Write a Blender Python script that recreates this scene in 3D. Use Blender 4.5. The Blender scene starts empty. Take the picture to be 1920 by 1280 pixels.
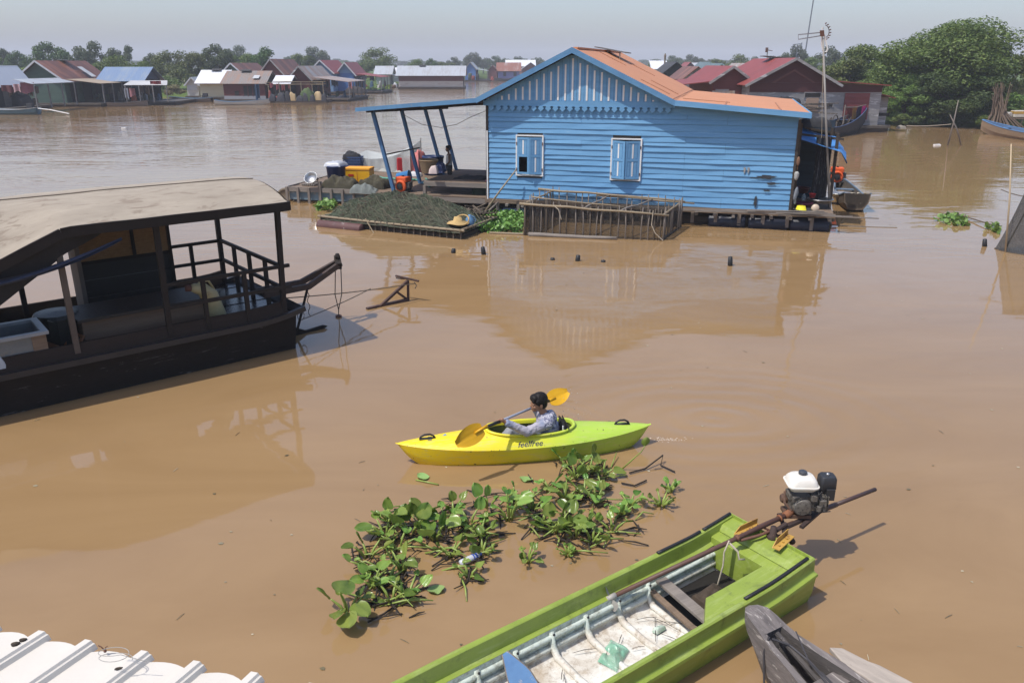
import bpy, bmesh, math, random
from mathutils import Vector, Matrix, noise as mnoise
from mathutils.bvhtree import BVHTree
R = math.radians
rnd = random.Random(7)
sc = bpy.context.scene
col = sc.collection
# ---------------------------------------------------------------- camera model, used to survey the place
CF, CH = 1493.3, 4.2
CP = math.atan(520/CF); _cp, _sp = math.cos(CP), math.sin(CP)
def ray(x, y):
    a = (x-960)/CF; b = (640-y)/CF
    return Vector((a, _cp+b*_sp, -_sp+b*_cp))
def P(x, y, z=0.0):
    d = ray(x, y); return Vector((0, 0, CH)) + d*((z-CH)/d.z)
def D(x, y, Y):
    d = ray(x, y); return Vector((0, 0, CH)) + d*(Y/d.y)
cam = bpy.data.cameras.new('camera'); cam.lens = 28; cam.sensor_width = 36; cam.clip_end = 6000; cam.clip_start = .05
co = bpy.data.objects.new('camera', cam); col.objects.link(co)
co.location = (0, 0, CH); co.rotation_euler = (math.pi/2-CP, 0, 0); sc.camera = co

# ---------------------------------------------------------------- materials
def lin(c):
    return tuple(((v/255/12.92) if v/255 <= .04045 else ((v/255+.055)/1.055)**2.4) for v in c)+(1,)
class NT:
    def __init__(s, name):
        s.m = bpy.data.materials.new(name); s.m.use_nodes = True
        s.t = s.m.node_tree; s.t.nodes.clear()
        s.out = s.n('ShaderNodeOutputMaterial')
    def n(s, ty, **kw):
        x = s.t.nodes.new(ty)
        for k, v in kw.items():
            if k in ('inp',):
                for a, b in v.items(): x.inputs[a].default_value = b
            else: setattr(x, k, v)
        return x
    def l(s, a, b): s.t.links.new(a, b)
    def coord(s, kind='Object', scale=(1,1,1), loc=(0,0,0), rot=(0,0,0)):
        tc = s.n('ShaderNodeTexCoord'); mp = s.n('ShaderNodeMapping')
        mp.inputs['Scale'].default_value = scale; mp.inputs['Location'].default_value = loc; mp.inputs['Rotation'].default_value = rot
        s.l(tc.outputs[kind], mp.inputs[0]); return mp.outputs[0]
    def noise(s, vec, scale, detail=4, rough=.6, dist=0):
        x = s.n('ShaderNodeTexNoise', inp={'Scale':scale,'Detail':detail,'Roughness':rough,'Distortion':dist}); s.l(vec, x.inputs['Vector']); return x.outputs['Fac']
    def ramp(s, fac, stops):
        x = s.n('ShaderNodeValToRGB'); e = x.color_ramp.elements
        while len(e) < len(stops): e.new(.5)
        for i, (p, c) in enumerate(stops):
            e[i].position = p; e[i].color = c if len(c) == 4 else tuple(c)+(1,)
        s.l(fac, x.inputs[0]); return x.outputs[0]
    def mix(s, fac, a, b, mode='MIX'):
        x = s.n('ShaderNodeMix', data_type='RGBA', blend_type=mode)
        for v, k in ((fac, 0), (a, 6), (b, 7)):
            if isinstance(v, (int, float)): x.inputs[k].default_value = v
            elif isinstance(v, tuple): x.inputs[k].default_value = v if len(v) == 4 else v+(1,)
            else: s.l(v, x.inputs[k])
        return x.outputs[2]
    def math(s, op, a, b=0.0, clamp=False):
        x = s.n('ShaderNodeMath', operation=op, use_clamp=clamp)
        for i, v in enumerate((a, b)):
            if isinstance(v, (int, float)): x.inputs[i].default_value = v
            else: s.l(v, x.inputs[i])
        return x.outputs[0]
    def bsdf(s, color, rough=.6, bump=None, bstr=.3, bdist=.01, **kw):
        b = s.n('ShaderNodeBsdfPrincipled')
        if isinstance(color, tuple): b.inputs['Base Color'].default_value = color if len(color) == 4 else color+(1,)
        else: s.l(color, b.inputs['Base Color'])
        if isinstance(rough, (int, float)): b.inputs['Roughness'].default_value = rough
        else: s.l(rough, b.inputs['Roughness'])
        for k, v in kw.items():
            k = k.replace('_', ' ')
            if isinstance(v, (int, float, tuple)): b.inputs[k].default_value = v
            else: s.l(v, b.inputs[k])
        if bump is not None:
            bp = s.n('ShaderNodeBump', inp={'Strength':bstr,'Distance':bdist}); s.l(bump, bp.inputs['Height']); s.l(bp.outputs[0], b.inputs['Normal'])
        s.l(b.outputs[0], s.out.inputs[0]); return b
MATS = {}
def worn(name, base, alt=None, wear=None, scale=3., stretch=(1,1,1), rough=.65, amt=.45, wearcut=.62, bstr=.25, metallic=0., spec=.4, fine=30.):
    """painted / weathered surface: large tone drift, fine grain, worn patches of another colour"""
    if name in MATS: return MATS[name]
    n = NT(name); v = n.coord('Object', stretch)
    a = n.noise(v, scale, 5, .62); f = n.noise(v, fine, 3, .6)
    alt = alt or tuple(x*.72 for x in base[:3])
    c = n.mix(n.ramp(a, [(.3, (0,0,0)), (.72, (1,1,1))]), base, alt)
    c = n.mix(n.math('MULTIPLY', f, amt*.5), c, tuple(x*.45 for x in base[:3]))
    if wear:
        w = n.noise(n.coord('Object', stretch, (7.3,2.1,4.4)), scale*1.9, 6, .7, .6)
        c = n.mix(n.ramp(w, [(wearcut, (0,0,0)), (wearcut+.07, (1,1,1))]), c, wear)
    rr = n.math('ADD', n.math('MULTIPLY', f, .25), rough-.1)
    n.bsdf(c, rr, f, bstr, .006, Metallic=metallic, Specular_IOR_Level=spec)
    MATS[name] = n.m; return n.m
def plain(name, base, rough=.5, **kw):
    return worn(name, base, tuple(x*.88 for x in base[:3]), None, 5, (1,1,1), rough, .2, bstr=.08, **kw)
def wood(name, base, alt, axis=0, rough=.8, wear=None, cut=.62, scale=2.2):
    st = [9, 9, 9]; st[axis] = .9
    return worn(name, base, alt, wear, scale, tuple(st), rough, .7, cut, .5, fine=14.)
def tin(name, base, rust, cut=.5, axis=1, pitch=13., rough=.5):
    """sheet metal roof: colour, rust running down the sheets, corrugation along one axis"""
    if name in MATS: return MATS[name]
    n = NT(name); st = [.5, .5, .5]; st[axis] = 4.
    v = n.coord('Object', tuple(st)); a = n.noise(v, 1.1, 6, .68, .3); b = n.noise(n.coord('Object'), .45, 4, .6)
    sh = [.02, .02, .02]; sh[axis] = 1.1
    wn = n.n('ShaderNodeTexWhiteNoise', noise_dimensions='1D')
    sx = n.n('ShaderNodeSeparateXYZ'); tc = n.n('ShaderNodeTexCoord'); n.l(tc.outputs['Object'], sx.inputs[0])
    n.l(n.math('FLOOR', n.math('MULTIPLY', sx.outputs[axis], 1.2)), wn.inputs['W'])
    m = n.math('ADD', n.math('MULTIPLY', a, .6), n.math('ADD', n.math('MULTIPLY', b, .35), n.math('MULTIPLY', wn.outputs['Value'], .14)))
    c = n.mix(n.ramp(m, [(cut-.07, (0,0,0)), (cut+.09, (1,1,1))]), base, rust)
    c = n.mix(n.math('MULTIPLY', a, .35), c, tuple(x*.5 for x in base[:3]))
    w = n.math('SINE', n.math('MULTIPLY', sx.outputs[axis], 2*math.pi*pitch))
    n.bsdf(c, rough, w, .5, .012, Specular_IOR_Level=.35)
    MATS[name] = n.m; return n.m
def netting(name, base, alpha, scale=40, rough=.9):
    if name in MATS: return MATS[name]
    n = NT(name); v = n.coord('Object'); f = n.noise(v, scale, 2, .6); g = n.noise(v, 2.2, 4, .6)
    c = n.mix(g, base, tuple(x*.55 for x in base[:3]))
    b = n.bsdf(c, rough)
    tr = n.n('ShaderNodeBsdfTransparent'); mx = n.n('ShaderNodeMixShader')
    al = n.math('ADD', n.math('MULTIPLY', n.math('SUBTRACT', f, .5), .9), n.math('ADD', alpha-.12, n.math('MULTIPLY', g, .24)), True)
    n.l(al, mx.inputs[0]); n.l(tr.outputs[0], mx.inputs[1]); n.l(b.outputs[0], mx.inputs[2]); n.l(mx.outputs[0], n.out.inputs[0])
    MATS[name] = n.m; return n.m
def leafmat(name, c1, c2, c3, rough=.5, trans=.25, varscale=.5):
    if name in MATS: return MATS[name]
    n = NT(name); g = n.n('ShaderNodeNewGeometry'); oi = n.n('ShaderNodeObjectInfo')
    c = n.ramp(g.outputs['Random Per Island'], [(0, c1), (.55, c2), (1, c3)])
    ns = n.noise(n.coord('Object'), varscale, 3, .6)
    c = n.mix(n.ramp(ns, [(.4, (0,0,0)), (.62, (1,1,1))]), c, n.mix(.5, c, c3))
    hs = n.n('ShaderNodeHueSaturation'); n.l(c, hs.inputs['Color'])
    n.l(n.math('ADD', .76, n.math('MULTIPLY', oi.outputs['Random'], .48)), hs.inputs['Value'])
    n.l(n.math('ADD', .475, n.math('MULTIPLY', oi.outputs['Random'], .05)), hs.inputs['Hue'])
    c = hs.outputs[0]
    b = n.bsdf(c, rough, Specular_IOR_Level=.35)
    t = n.n('ShaderNodeBsdfTranslucent'); n.l(n.mix(.4, c, (.12,.2,.02)), t.inputs[0])
    mx = n.n('ShaderNodeMixShader', inp={0:trans}); n.l(b.outputs[0], mx.inputs[1]); n.l(t.outputs[0], mx.inputs[2]); n.l(mx.outputs[0], n.out.inputs[0])
    MATS[name] = n.m; return n.m

# ---------------------------------------------------------------- mesh builder
class MB:
    def __init__(s): s.v = []; s.f = []
    def add(s, vs, fs):
        o = len(s.v); s.v += [Vector(v) for v in vs]; s.f += [tuple(i+o for i in f) for f in fs]; return s
    def box(s, c, d, rot=None, taper=1.):
        x, y, z = d[0]/2, d[1]/2, d[2]/2
        vs = [Vector(p) for p in ((-x,-y,-z),(x,-y,-z),(x,y,-z),(-x,y,-z),(-x*taper,-y*taper,z),(x*taper,-y*taper,z),(x*taper,y*taper,z),(-x*taper,y*taper,z))]
        if rot is not None:
            M = rot if isinstance(rot, Matrix) else Matrix.Rotation(rot, 3, 'Z'); vs = [M @ v for v in vs]
        c = Vector(c); return s.add([v+c for v in vs], [(3,2,1,0),(4,5,6,7),(0,1,5,4),(1,2,6,5),(2,3,7,6),(3,0,4,7)])
    def span(s, a, b):
        return s.box([(p+q)/2 for p, q in zip(a, b)], [abs(q-p) for p, q in zip(a, b)])
    def beam(s, p, q, w, h, up=(0,0,1), w2=None, h2=None):
        p, q = Vector(p), Vector(q); d = (q-p).normalized(); u = Vector(up)
        if abs(d.dot(u)) > .98: u = Vector((0,1,0))
        x = d.cross(u).normalized(); z = x.cross(d); w2 = w2 or w; h2 = h2 or h
        vs = [p-x*w/2-z*h/2, p+x*w/2-z*h/2, p+x*w/2+z*h/2, p-x*w/2+z*h/2, q-x*w2/2-z*h2/2, q+x*w2/2-z*h2/2, q+x*w2/2+z*h2/2, q-x*w2/2+z*h2/2]
        return s.add(vs, [(0,1,2,3),(7,6,5,4),(0,4,5,1),(1,5,6,2),(2,6,7,3),(3,7,4,0)])
    def tube(s, pts, r, n=8, caps=True, flat=1.):
        pts = [Vector(p) for p in pts]; rs = r if isinstance(r, (list, tuple)) else [r]*len(pts)
        u = None; rings = []
        for i, p in enumerate(pts):
            d = (pts[min(i+1, len(pts)-1)]-pts[max(i-1, 0)])
            if d.length < 1e-9: d = Vector((0,0,1))
            d.normalize()
            if u is None: u = Vector((0,0,1)) if abs(d.z) < .95 else Vector((1,0,0))
            x = d.cross(u); x = x.normalized() if x.length > 1e-6 else Vector((1,0,0)); y = x.cross(d); u = y
            rings.append([p+(x*math.cos(2*math.pi*k/n)+y*flat*math.sin(2*math.pi*k/n))*rs[i] for k in range(n)])
        fs = [(i*n+k, i*n+(k+1)%n, (i+1)*n+(k+1)%n, (i+1)*n+k) for i in range(len(pts)-1) for k in range(n)]
        if caps: fs += [tuple(range(n))[::-1], tuple((len(pts)-1)*n+k for k in range(n))]
        return s.add([v for rg in rings for v in rg], fs)
    def lathe(s, prof, c=(0,0,0), n=20, rot=None, close=True):
        c = Vector(c); vs = []
        for r, z in prof:
            for k in range(n):
                v = Vector((r*math.cos(2*math.pi*k/n), r*math.sin(2*math.pi*k/n), z))
                vs.append((rot @ v if rot is not None else v)+c)
        m = len(prof); fs = [(i*n+k, i*n+(k+1)%n, (i+1)*n+(k+1)%n, (i+1)*n+k) for i in range(m-1) for k in range(n)]
        if close: fs += [tuple(range(n))[::-1], tuple((m-1)*n+k for k in range(n))]
        return s.add(vs, fs)
    def grid(s, fn, nu, nv, wrap=False):
        vs = [fn(i/(nu), j/(nv)) for i in range(nu+1) for j in range(nv+1)]
        fs = [(i*(nv+1)+j, (i+1)*(nv+1)+j, (i+1)*(nv+1)+j+1, i*(nv+1)+j+1) for i in range(nu) for j in range(nv)]
        return s.add(vs, fs)
    def loft(s, rings, closed=True, caps=True):
        n = len(rings[0]); vs = [v for r_ in rings for v in r_]
        fs = [(i*n+k, i*n+(k+1)%n, (i+1)*n+(k+1)%n, (i+1)*n+k) for i in range(len(rings)-1) for k in range(n if closed else n-1)]
        if caps and closed: fs += [tuple(range(n))[::-1], tuple((len(rings)-1)*n+k for k in range(n))]
        return s.add(vs, fs)
    def slab(s, a, b, c, d, t):
        """four corners and a thickness downwards along the face normal"""
        a, b, c, d = map(Vector, (a, b, c, d)); nn = (b-a).cross(d-a).normalized()*t
        if nn.z < 0: nn = -nn
        return s.add([a,b,c,d,a-nn,b-nn,c-nn,d-nn], [(0,1,2,3),(7,6,5,4),(0,4,5,1),(1,5,6,2),(2,6,7,3),(3,7,4,0)])
    def prism(s, poly, ex):
        """closed outline (3D points) pushed along a vector"""
        n = len(poly); ex = Vector(ex); a = [Vector(p) for p in poly]
        return s.add(a+[p+ex for p in a], [tuple(range(n)), tuple(range(2*n-1, n-1, -1))]+[(i, i+n, (i+1)%n+n, (i+1)%n) for i in range(n)])
    def ell(s, c, r, nu=10, nv=8, M=None):
        c = Vector(c); vs = []; r = (r,r,r) if isinstance(r, (int, float)) else r
        for i in range(nv+1):
            t = math.pi*i/nv
            for k in range(nu):
                v = Vector((r[0]*math.sin(t)*math.cos(2*math.pi*k/nu), r[1]*math.sin(t)*math.sin(2*math.pi*k/nu), r[2]*math.cos(t)))
                vs.append((M @ v if M is not None else v)+c)
        return s.add(vs, [(i*nu+k, (i+1)*nu+k, (i+1)*nu+(k+1)%nu, i*nu+(k+1)%nu) for i in range(nv) for k in range(nu)])
    def xf(s, M): s.v = [M @ v for v in s.v]; return s
    def jitter(s, a, sc_=3.):
        s.v = [v+mnoise.noise_vector(v*sc_)*a for v in s.v]; return s
    def mesh(s, name):
        me = bpy.data.meshes.new(name); me.from_pydata([tuple(v) for v in s.v], [], s.f); 
        bm = bmesh.new(); bm.from_mesh(me); bmesh.ops.remove_doubles(bm, verts=bm.verts, dist=1e-6) if len(s.v) < 60000 else None
        bmesh.ops.recalc_face_normals(bm, faces=bm.faces) if len(s.v) < 30000 else None
        bm.to_mesh(me); bm.free(); return me
    def build(s, name, mat, parent=None, smooth=False, bevel=0., world=False, label=None, raw=False):
        if world and parent is not None: s.xf(MW[parent].inverted())
        if raw:
            me = bpy.data.meshes.new(name); me.from_pydata([tuple(v) for v in s.v], [], s.f)
        else: me = s.mesh(name)
        o = bpy.data.objects.new(name, me); col.objects.link(o); me.materials.append(mat)
        if smooth: me.polygons.foreach_set('use_smooth', [True]*len(me.polygons))
        if bevel:
            b = o.modifiers.new('bevel', 'BEVEL'); b.width = bevel; b.segments = 2; b.limit_method = 'ANGLE'; b.angle_limit = R(40)
        if parent is not None:
            o.parent = parent
            if parent in MW: MW[o] = MW[parent]
        if label: o['label'] = label
        return o
MW = {}
def smoothang(o, ang=40):
    me = o.data; me.polygons.foreach_set('use_smooth', [True]*len(me.polygons))
    bm = bmesh.new(); bm.from_mesh(me)
    for e in bm.edges:
        if len(e.link_faces) == 2 and e.calc_face_angle(0) > R(ang): e.smooth = False
    bm.to_mesh(me); bm.free(); return o
def tag(o, label, cat, group=None, kind=None):
    o['label'] = label; o['category'] = cat
    if group: o['group'] = group
    if kind: o['kind'] = kind
    return o
def thing(name, label, cat, loc=(0,0,0), rz=0., group=None):
    o = bpy.data.objects.new(name, None); col.objects.link(o); o.empty_display_size = .2
    o.location = loc; o.rotation_euler = (0,0,rz); MW[o] = Matrix.Translation(loc) @ Matrix.Rotation(rz, 4, 'Z')
    return tag(o, label, cat, group)
def solo(mb, name, mat, label, cat, loc=(0,0,0), rz=0., group=None, smooth=False, bevel=0., rx=None, kind=None, raw=False):
    """a thing that is one mesh, built round its own base point"""
    o = mb.build(name, mat, None, smooth, bevel, raw=raw); o.location = loc; o.rotation_euler = rx or (0,0,rz)
    return tag(o, label, cat, group, kind)
def struct(o): o['kind'] = 'structure'; return o
def dup(o, loc=None, rz=None, scale=None, label=None, group=None):
    c = o.copy(); col.objects.link(c)
    if loc is not None: c.location = loc
    if rz is not None: c.rotation_euler = (0,0,rz)
    if scale is not None: c.scale = scale
    if label: c['label'] = label
    if group: c['group'] = group
    for ch in list(o.children):
        d = ch.copy(); col.objects.link(d); d.parent = c
        for g in list(ch.children):
            e = g.copy(); col.objects.link(e); e.parent = d
    return c
def remeshed(mb, name, mat, parent, voxel, smooth_it=3, disp=None):
    """one continuous skin over overlapping volumes"""
    me = mb.mesh(name+'_src'); o = bpy.data.objects.new(name+'_src', me); col.objects.link(o)
    r = o.modifiers.new('r', 'REMESH'); r.mode = 'VOXEL'; r.voxel_size = voxel; r.use_smooth_shade = True
    if smooth_it:
        sm = o.modifiers.new('s', 'SMOOTH'); sm.iterations = smooth_it; sm.factor = .5
    dg = bpy.context.evaluated_depsgraph_get(); dg.update()
    m2 = bpy.data.meshes.new_from_object(o.evaluated_get(dg)); m2.name = name
    bpy.data.objects.remove(o); bpy.data.meshes.remove(me)
    if disp:
        for v in m2.vertices: v.co = disp(v.co.copy())
    m2.polygons.foreach_set('use_smooth', [True]*len(m2.polygons))
    p = bpy.data.objects.new(name, m2); col.objects.link(p); m2.materials.clear(); m2.materials.append(mat)
    if parent is not None: p.parent = parent
    return p
def cap_chain(mb, pts, rs, n=10):
    for i in range(len(pts)-1):
        mb.tube([pts[i], pts[i+1]], [rs[i], rs[i+1]], n)
    for p, r_ in zip(pts, rs): mb.ell(p, r_, n, 8)
    return mb
def sag(a, b, drop, n=10):
    a, b = Vector(a), Vector(b)
    return [a.lerp(b, i/n)-Vector((0,0,drop*4*(i/n)*(1-i/n))) for i in range(n+1)]

# ---------------------------------------------------------------- light, sky, air
SUN = Vector((-.88*math.cos(R(62)), -.475*math.cos(R(62)), math.sin(R(62)))).normalized()
sl = bpy.data.lights.new('sun', 'SUN'); sl.energy = 3.5; sl.angle = R(.55); sl.color = (1, .955, .88)
so = bpy.data.objects.new('sun', sl); col.objects.link(so); so.rotation_euler = SUN.to_track_quat('Z', 'Y').to_euler()
w = bpy.data.worlds.new('World'); sc.world = w; w.use_nodes = True
nt = w.node_tree; nt.nodes.clear()
sky = nt.nodes.new('ShaderNodeTexSky'); sky.sky_type = 'NISHITA'; sky.sun_disc = False
sky.sun_elevation = R(62); sky.sun_rotation = math.atan2(SUN.x, SUN.y); sky.air_density = 1.; sky.dust_density = 2.2; sky.ozone_density = 2.2; sky.altitude = 10
bg = nt.nodes.new('ShaderNodeBackground'); bg.inputs[1].default_value = SKYSTR = .15
wo = nt.nodes.new('ShaderNodeOutputWorld')
tint = nt.nodes.new('ShaderNodeMix'); tint.data_type = 'RGBA'; tint.blend_type = 'MULTIPLY'; tint.inputs[0].default_value = 1; tint.inputs[7].default_value = (1.0, .985, 1.035, 1)
nt.links.new(sky.outputs[0], tint.inputs[6]); nt.links.new(tint.outputs[2], bg.inputs[0]); nt.links.new(bg.outputs[0], wo.inputs[0])
sc.view_settings.view_transform = 'Standard'; sc.view_settings.look = 'None'; sc.view_settings.exposure = .28; sc.view_settings.gamma = 1
sc.cycles.use_denoising = True
sc.cycles.max_bounces = 6; sc.cycles.transparent_max_bounces = 12; sc.cycles.volume_bounces = 0
sc.cycles.caustics_reflective = False; sc.cycles.caustics_refractive = False
hz = MB(); hz.span((-1500, -120, -1.2), (1500, 2100, 36))
n = NT('haze_air'); pv = n.n('ShaderNodeVolumePrincipled'); pv.inputs['Color'].default_value = (.89, .92, 1.0, 1); pv.inputs['Density'].default_value = .0008; pv.inputs['Anisotropy'].default_value = -.05
n.l(pv.outputs[0], n.out.inputs['Volume'])
hz = hz.build('haze', n.m); tag(hz, 'thin pale haze hanging over the river and far trees', 'haze', kind='stuff'); hz.display_type = 'WIRE'

# ---------------------------------------------------------------- water
def water_mat():
    n = NT('muddy_water')
    g = n.n('ShaderNodeNewGeometry'); sx = n.n('ShaderNodeSeparateXYZ'); n.l(g.outputs['Position'], sx.inputs[0])
    far = n.n('ShaderNodeMapRange', inp={1:12, 2:40, 3:.16, 4:2.6}); n.l(sx.outputs[1], far.inputs[0])
    lft = n.n('ShaderNodeMapRange', inp={1:6, 2:-14, 3:.5, 4:1.}); n.l(sx.outputs[0], lft.inputs[0])
    amp = n.math('MULTIPLY', far.outputs[0], lft.outputs[0])
    v1 = n.coord('Object', (.55, 1.5, 1), rot=(0,0,R(12)))
    w1 = n.noise(v1, 1.15, 1, .4, .5)
    v2 = n.coord('Object', (1.0, 2.6, 1), rot=(0,0,R(-9)))
    w2 = n.noise(v2, 3.0, 0, .5, .3)
    patch = n.ramp(n.noise(n.coord('Object', (.10, .22, 1)), 1., 3, .55), [(.36, (.25,.25,.25)), (.64, (1,1,1))])
    h = n.math('ADD', n.math('MULTIPLY', w1, 1.), n.math('MULTIPLY', w2, .26))
    h = n.math('MULTIPLY', n.math('MULTIPLY', h, amp), patch)
    calm = n.noise(n.coord('Object', (.5,.8,1)), .55, 0, .45, .4)
    near = n.n('ShaderNodeMapRange', inp={1:7, 2:15, 3:.35, 4:1.}); n.l(sx.outputs[1], near.inputs[0])
    mid = n.noise(n.coord('Object', (.8,1.7,1), rot=(0,0,R(14))), 1.25, 1, .35, .35)
    h = n.math('ADD', h, n.math('MULTIPLY', calm, 1.0))
    h = n.math('ADD', h, n.math('MULTIPLY', n.math('MULTIPLY', mid, near.outputs[0]), .40))
    fine = n.noise(n.coord('Object', (1.,2.2,1)), 7., 2, .5)
    h = n.math('ADD', h, n.math('MULTIPLY', n.math('MULTIPLY', fine, near.outputs[0]), .02))
    # rings and wake spreading behind the kayak
    def rings(c, k, amp_, fall, sq=1.):
        px = n.math('SUBTRACT', sx.outputs[0], c[0]); py = n.math('MULTIPLY', n.math('SUBTRACT', sx.outputs[1], c[1]), sq)
        r_ = n.math('SQRT', n.math('ADD', n.math('MULTIPLY', px, px), n.math('MULTIPLY', py, py)))
        wob = n.math('MULTIPLY', n.noise(n.coord('Object'), 1.3, 2, .5), 6.)
        s_ = n.math('SINE', n.math('ADD', n.math('MULTIPLY', r_, k), wob))
        dec = n.math('MAXIMUM', n.math('SUBTRACT', 1., n.math('DIVIDE', r_, fall)), 0.)
        return n.math('MULTIPLY', n.math('MULTIPLY', s_, dec), amp_)
    h = n.math('ADD', h, rings((2.5, 9.1), 13., .26, 3.6, 1.6))
    h = n.math('ADD', h, rings((.55, 8.95), 34., .16, 1.0))
    h = n.math('ADD', h, rings((2.05, 7.1), 22., .07, 1.0))
    mud = n.noise(n.coord('Object', (.22,.5,1), rot=(0,0,R(25))), .9, 6, .62, 1.6)
    c = n.mix(n.ramp(mud, [(.3,(0,0,0)),(.7,(1,1,1))]), (.286,.183,.088), (.244,.152,.070))
    bp = n.n('ShaderNodeBump', inp={'Strength':.34, 'Distance':.045}); n.l(h, bp.inputs['Height'])
    b = n.bsdf(c, .035, IOR=1.333, Specular_IOR_Level=.85)
    n.l(bp.outputs[0], b.inputs['Normal'])
    return n.m
wm = MB()
wm.grid(lambda a, b: Vector((-1400+2800*a, -100+1400*b, 0)), 8, 8)
wt = struct(wm.build('river_water', water_mat()))
# ================================================================ materials in use
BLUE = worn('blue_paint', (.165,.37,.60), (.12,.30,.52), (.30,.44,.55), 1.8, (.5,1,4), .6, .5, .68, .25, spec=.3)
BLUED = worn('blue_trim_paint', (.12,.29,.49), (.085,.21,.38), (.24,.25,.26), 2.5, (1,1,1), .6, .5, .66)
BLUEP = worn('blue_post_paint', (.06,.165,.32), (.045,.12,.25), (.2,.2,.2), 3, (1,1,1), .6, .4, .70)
WHITE = worn('white_paint', (.78,.78,.76), (.66,.67,.67), None, 4, (1,1,1), .55, .2)
ORANGE = worn('orange_roof_sheet', (.56,.25,.12), (.50,.22,.105), (.40,.18,.10), 1.4, (1,1,1), .55, .25, .70, .15, fine=22, spec=.3)
DARKW = wood('dark_wet_wood', (.075,.058,.045), (.035,.028,.024), 0)
GREYW = wood('grey_weathered_wood', (.27,.235,.20), (.15,.13,.115), 0)
GREYWZ = wood('grey_weathered_post', (.25,.215,.18), (.13,.11,.10), 2)
BROWNW = wood('brown_plank_wood', (.24,.17,.115), (.13,.095,.07), 0)
BAMBOO = wood('bamboo_pole', (.33,.26,.165), (.2,.155,.10), 0, .55)
STICK = wood('dark_stick', (.145,.115,.085), (.08,.065,.05), 2)
DARK = plain('dark_interior', (.02,.019,.018), .9)
RUST = worn('rusty_steel', (.16,.07,.045), (.09,.045,.035), (.27,.12,.055), 8, (1,1,1), .75, .5, .6)
BLACK = plain('black_rubber', (.018,.018,.02), .55)
STEEL = worn('bare_aluminium', (.55,.55,.54), (.42,.42,.42), None, 8, (1,1,1), .35, .25, metallic=.8)
NAVY = plain('navy_plastic', (.02,.04,.13), .38)
YELLOW = plain('yellow_plastic', (.78,.42,.012), .4)
REDP = plain('red_plastic', (.5,.025,.03), .4)
ROPE = worn('rope_fibre', (.16,.13,.10), (.09,.075,.06), None, 20, (1,1,1), .95, .5)
ROPEL = worn('pale_cord', (.5,.44,.34), (.36,.31,.24), None, 20, (1,1,1), .95, .4)

# ================================================================ blue floating house
HY = R(-15.5)
house = thing('floating_house', 'bright blue clapboard floating house with orange roof and white striped gable', 'house', (-.67,23.51,0), HY)
HM = MW[house]
def HL(x, y, z=0): return HM @ Vector((x, y, z))
def HP(px, py, z):   # pixel on level z -> house frame
    return HM.inverted() @ P(px, py, z)
DK = .5
HW, HD = 8.37, 8.4
wins = [(.86,1.20,1.60,2.27), (3.58,1.17,4.36,2.24)]
def topz(x):
    if x < 2.45: return 3.22+(4.5-3.22)*(x+.15)/2.6
    if x < 5.2: return 4.5-(4.5-3.22)*(x-2.45)/2.75
    return 3.22-(x-5.2)*.079
# clapboard wall: every board a tilted strip, cut round the windows
mb = MB(); r2 = random.Random(3)
nb = 19; z0 = .50; z1 = 3.22; bh = (z1-z0)/nb
for i in range(nb):
    za = z0+i*bh+r2.uniform(-.022,.022); zb = z0+(i+1)*bh+.03
    spans = [(0., HW)]
    for a, b, c, d in wins:
        if za < d and zb > b:
            ns = []
            for p, q in spans:
                if q <= a or p >= c: ns.append((p, q))
                else:
                    if p < a: ns.append((p, a))
                    if q > c: ns.append((c, q))
            spans = ns
    cuts = [r2.choice([2.7, 5.55, 5.55, 2.7]), 6.6] if i % 5 < 2 else [5.55] if i < 13 else []
    for p, q in spans:
        pts = [p]+[c for c in cuts if p+.2 < c < q-.2]+[q]
        for u0, u1 in zip(pts, pts[1:]):
            k = max(2, int((u1-u0)/.45)); prev = None
            jit = r2.uniform(-.006,.006)
            g0 = .004 if u0 > p else 0
            for j in range(k):
                xa = u0+g0+(u1-u0-g0)*j/k; xb = u0+g0+(u1-u0-g0)*(j+1)/k
                def prof(x):
                    t = min(zb, topz(x)-.02) if x > 5.2 else zb
                    wv = mnoise.noise(Vector((x*1.1, i*3.7, 0)))*.020
                    wz = mnoise.noise(Vector((x*.8, i*5.1, 4)))*.017
                    return [Vector((x, -.040-wv+jit, za+wz)), Vector((x, -.012, max(t, za+.01))), Vector((x, .0, max(t, za+.01))), Vector((x, .0, za+wz))]
                if za < (topz(xa)-.04): mb.add(prof(xa)+prof(xb), [(0,4,5,1),(0,3,7,4),(1,5,6,2),(0,1,2,3),(4,7,6,5)])
wall = mb.build('front_wall', BLUE, house, raw=True)
mb = MB(); mb.prism([(x, .012, z) for x, z in ((0,.5),(HW,.5),(HW,topz(HW)-.04),(5.2,3.18),(2.45,4.44),(.0,3.2))], (0,.03,0))
for a, b, c, d in wins: pass
# inner lining is built as strips so that the windows stay open
mb = MB()
for x0, x1, za, zb in [(0,.86,.5,3.2),(.86,1.60,.5,1.20),(.86,1.60,2.27,3.2),(1.60,3.58,.5,3.2),(3.58,4.36,.5,1.17),(3.58,4.36,2.24,3.2),(4.36,HW,.5,2.9)]:
    mb.span((x0,.002,za),(x1,.04,zb))
mb.build('wall_lining', DARKW, house)
mb = MB(); mb.span((.045,.06,.5),(.01,HD,3.1)); mb.build('left_wall', BLUE, house)
mb = MB(); mb.span((HW-.05,.05,.5),(HW-.01,HD,2.82))
mb.build('right_wall', DARKW, house)
mb = MB(); mb.span((.05,HD-.05,.5),(HW-.06,HD,2.9)); mb.prism([(0,HD-.05,2.9),(5.2,HD-.05,2.9),(5.2,HD-.05,3.2),(2.45,HD-.05,4.4),(0,HD-.05,3.2)],(0,.05,0)); mb.build('back_wall', BLUED, house)
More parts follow.
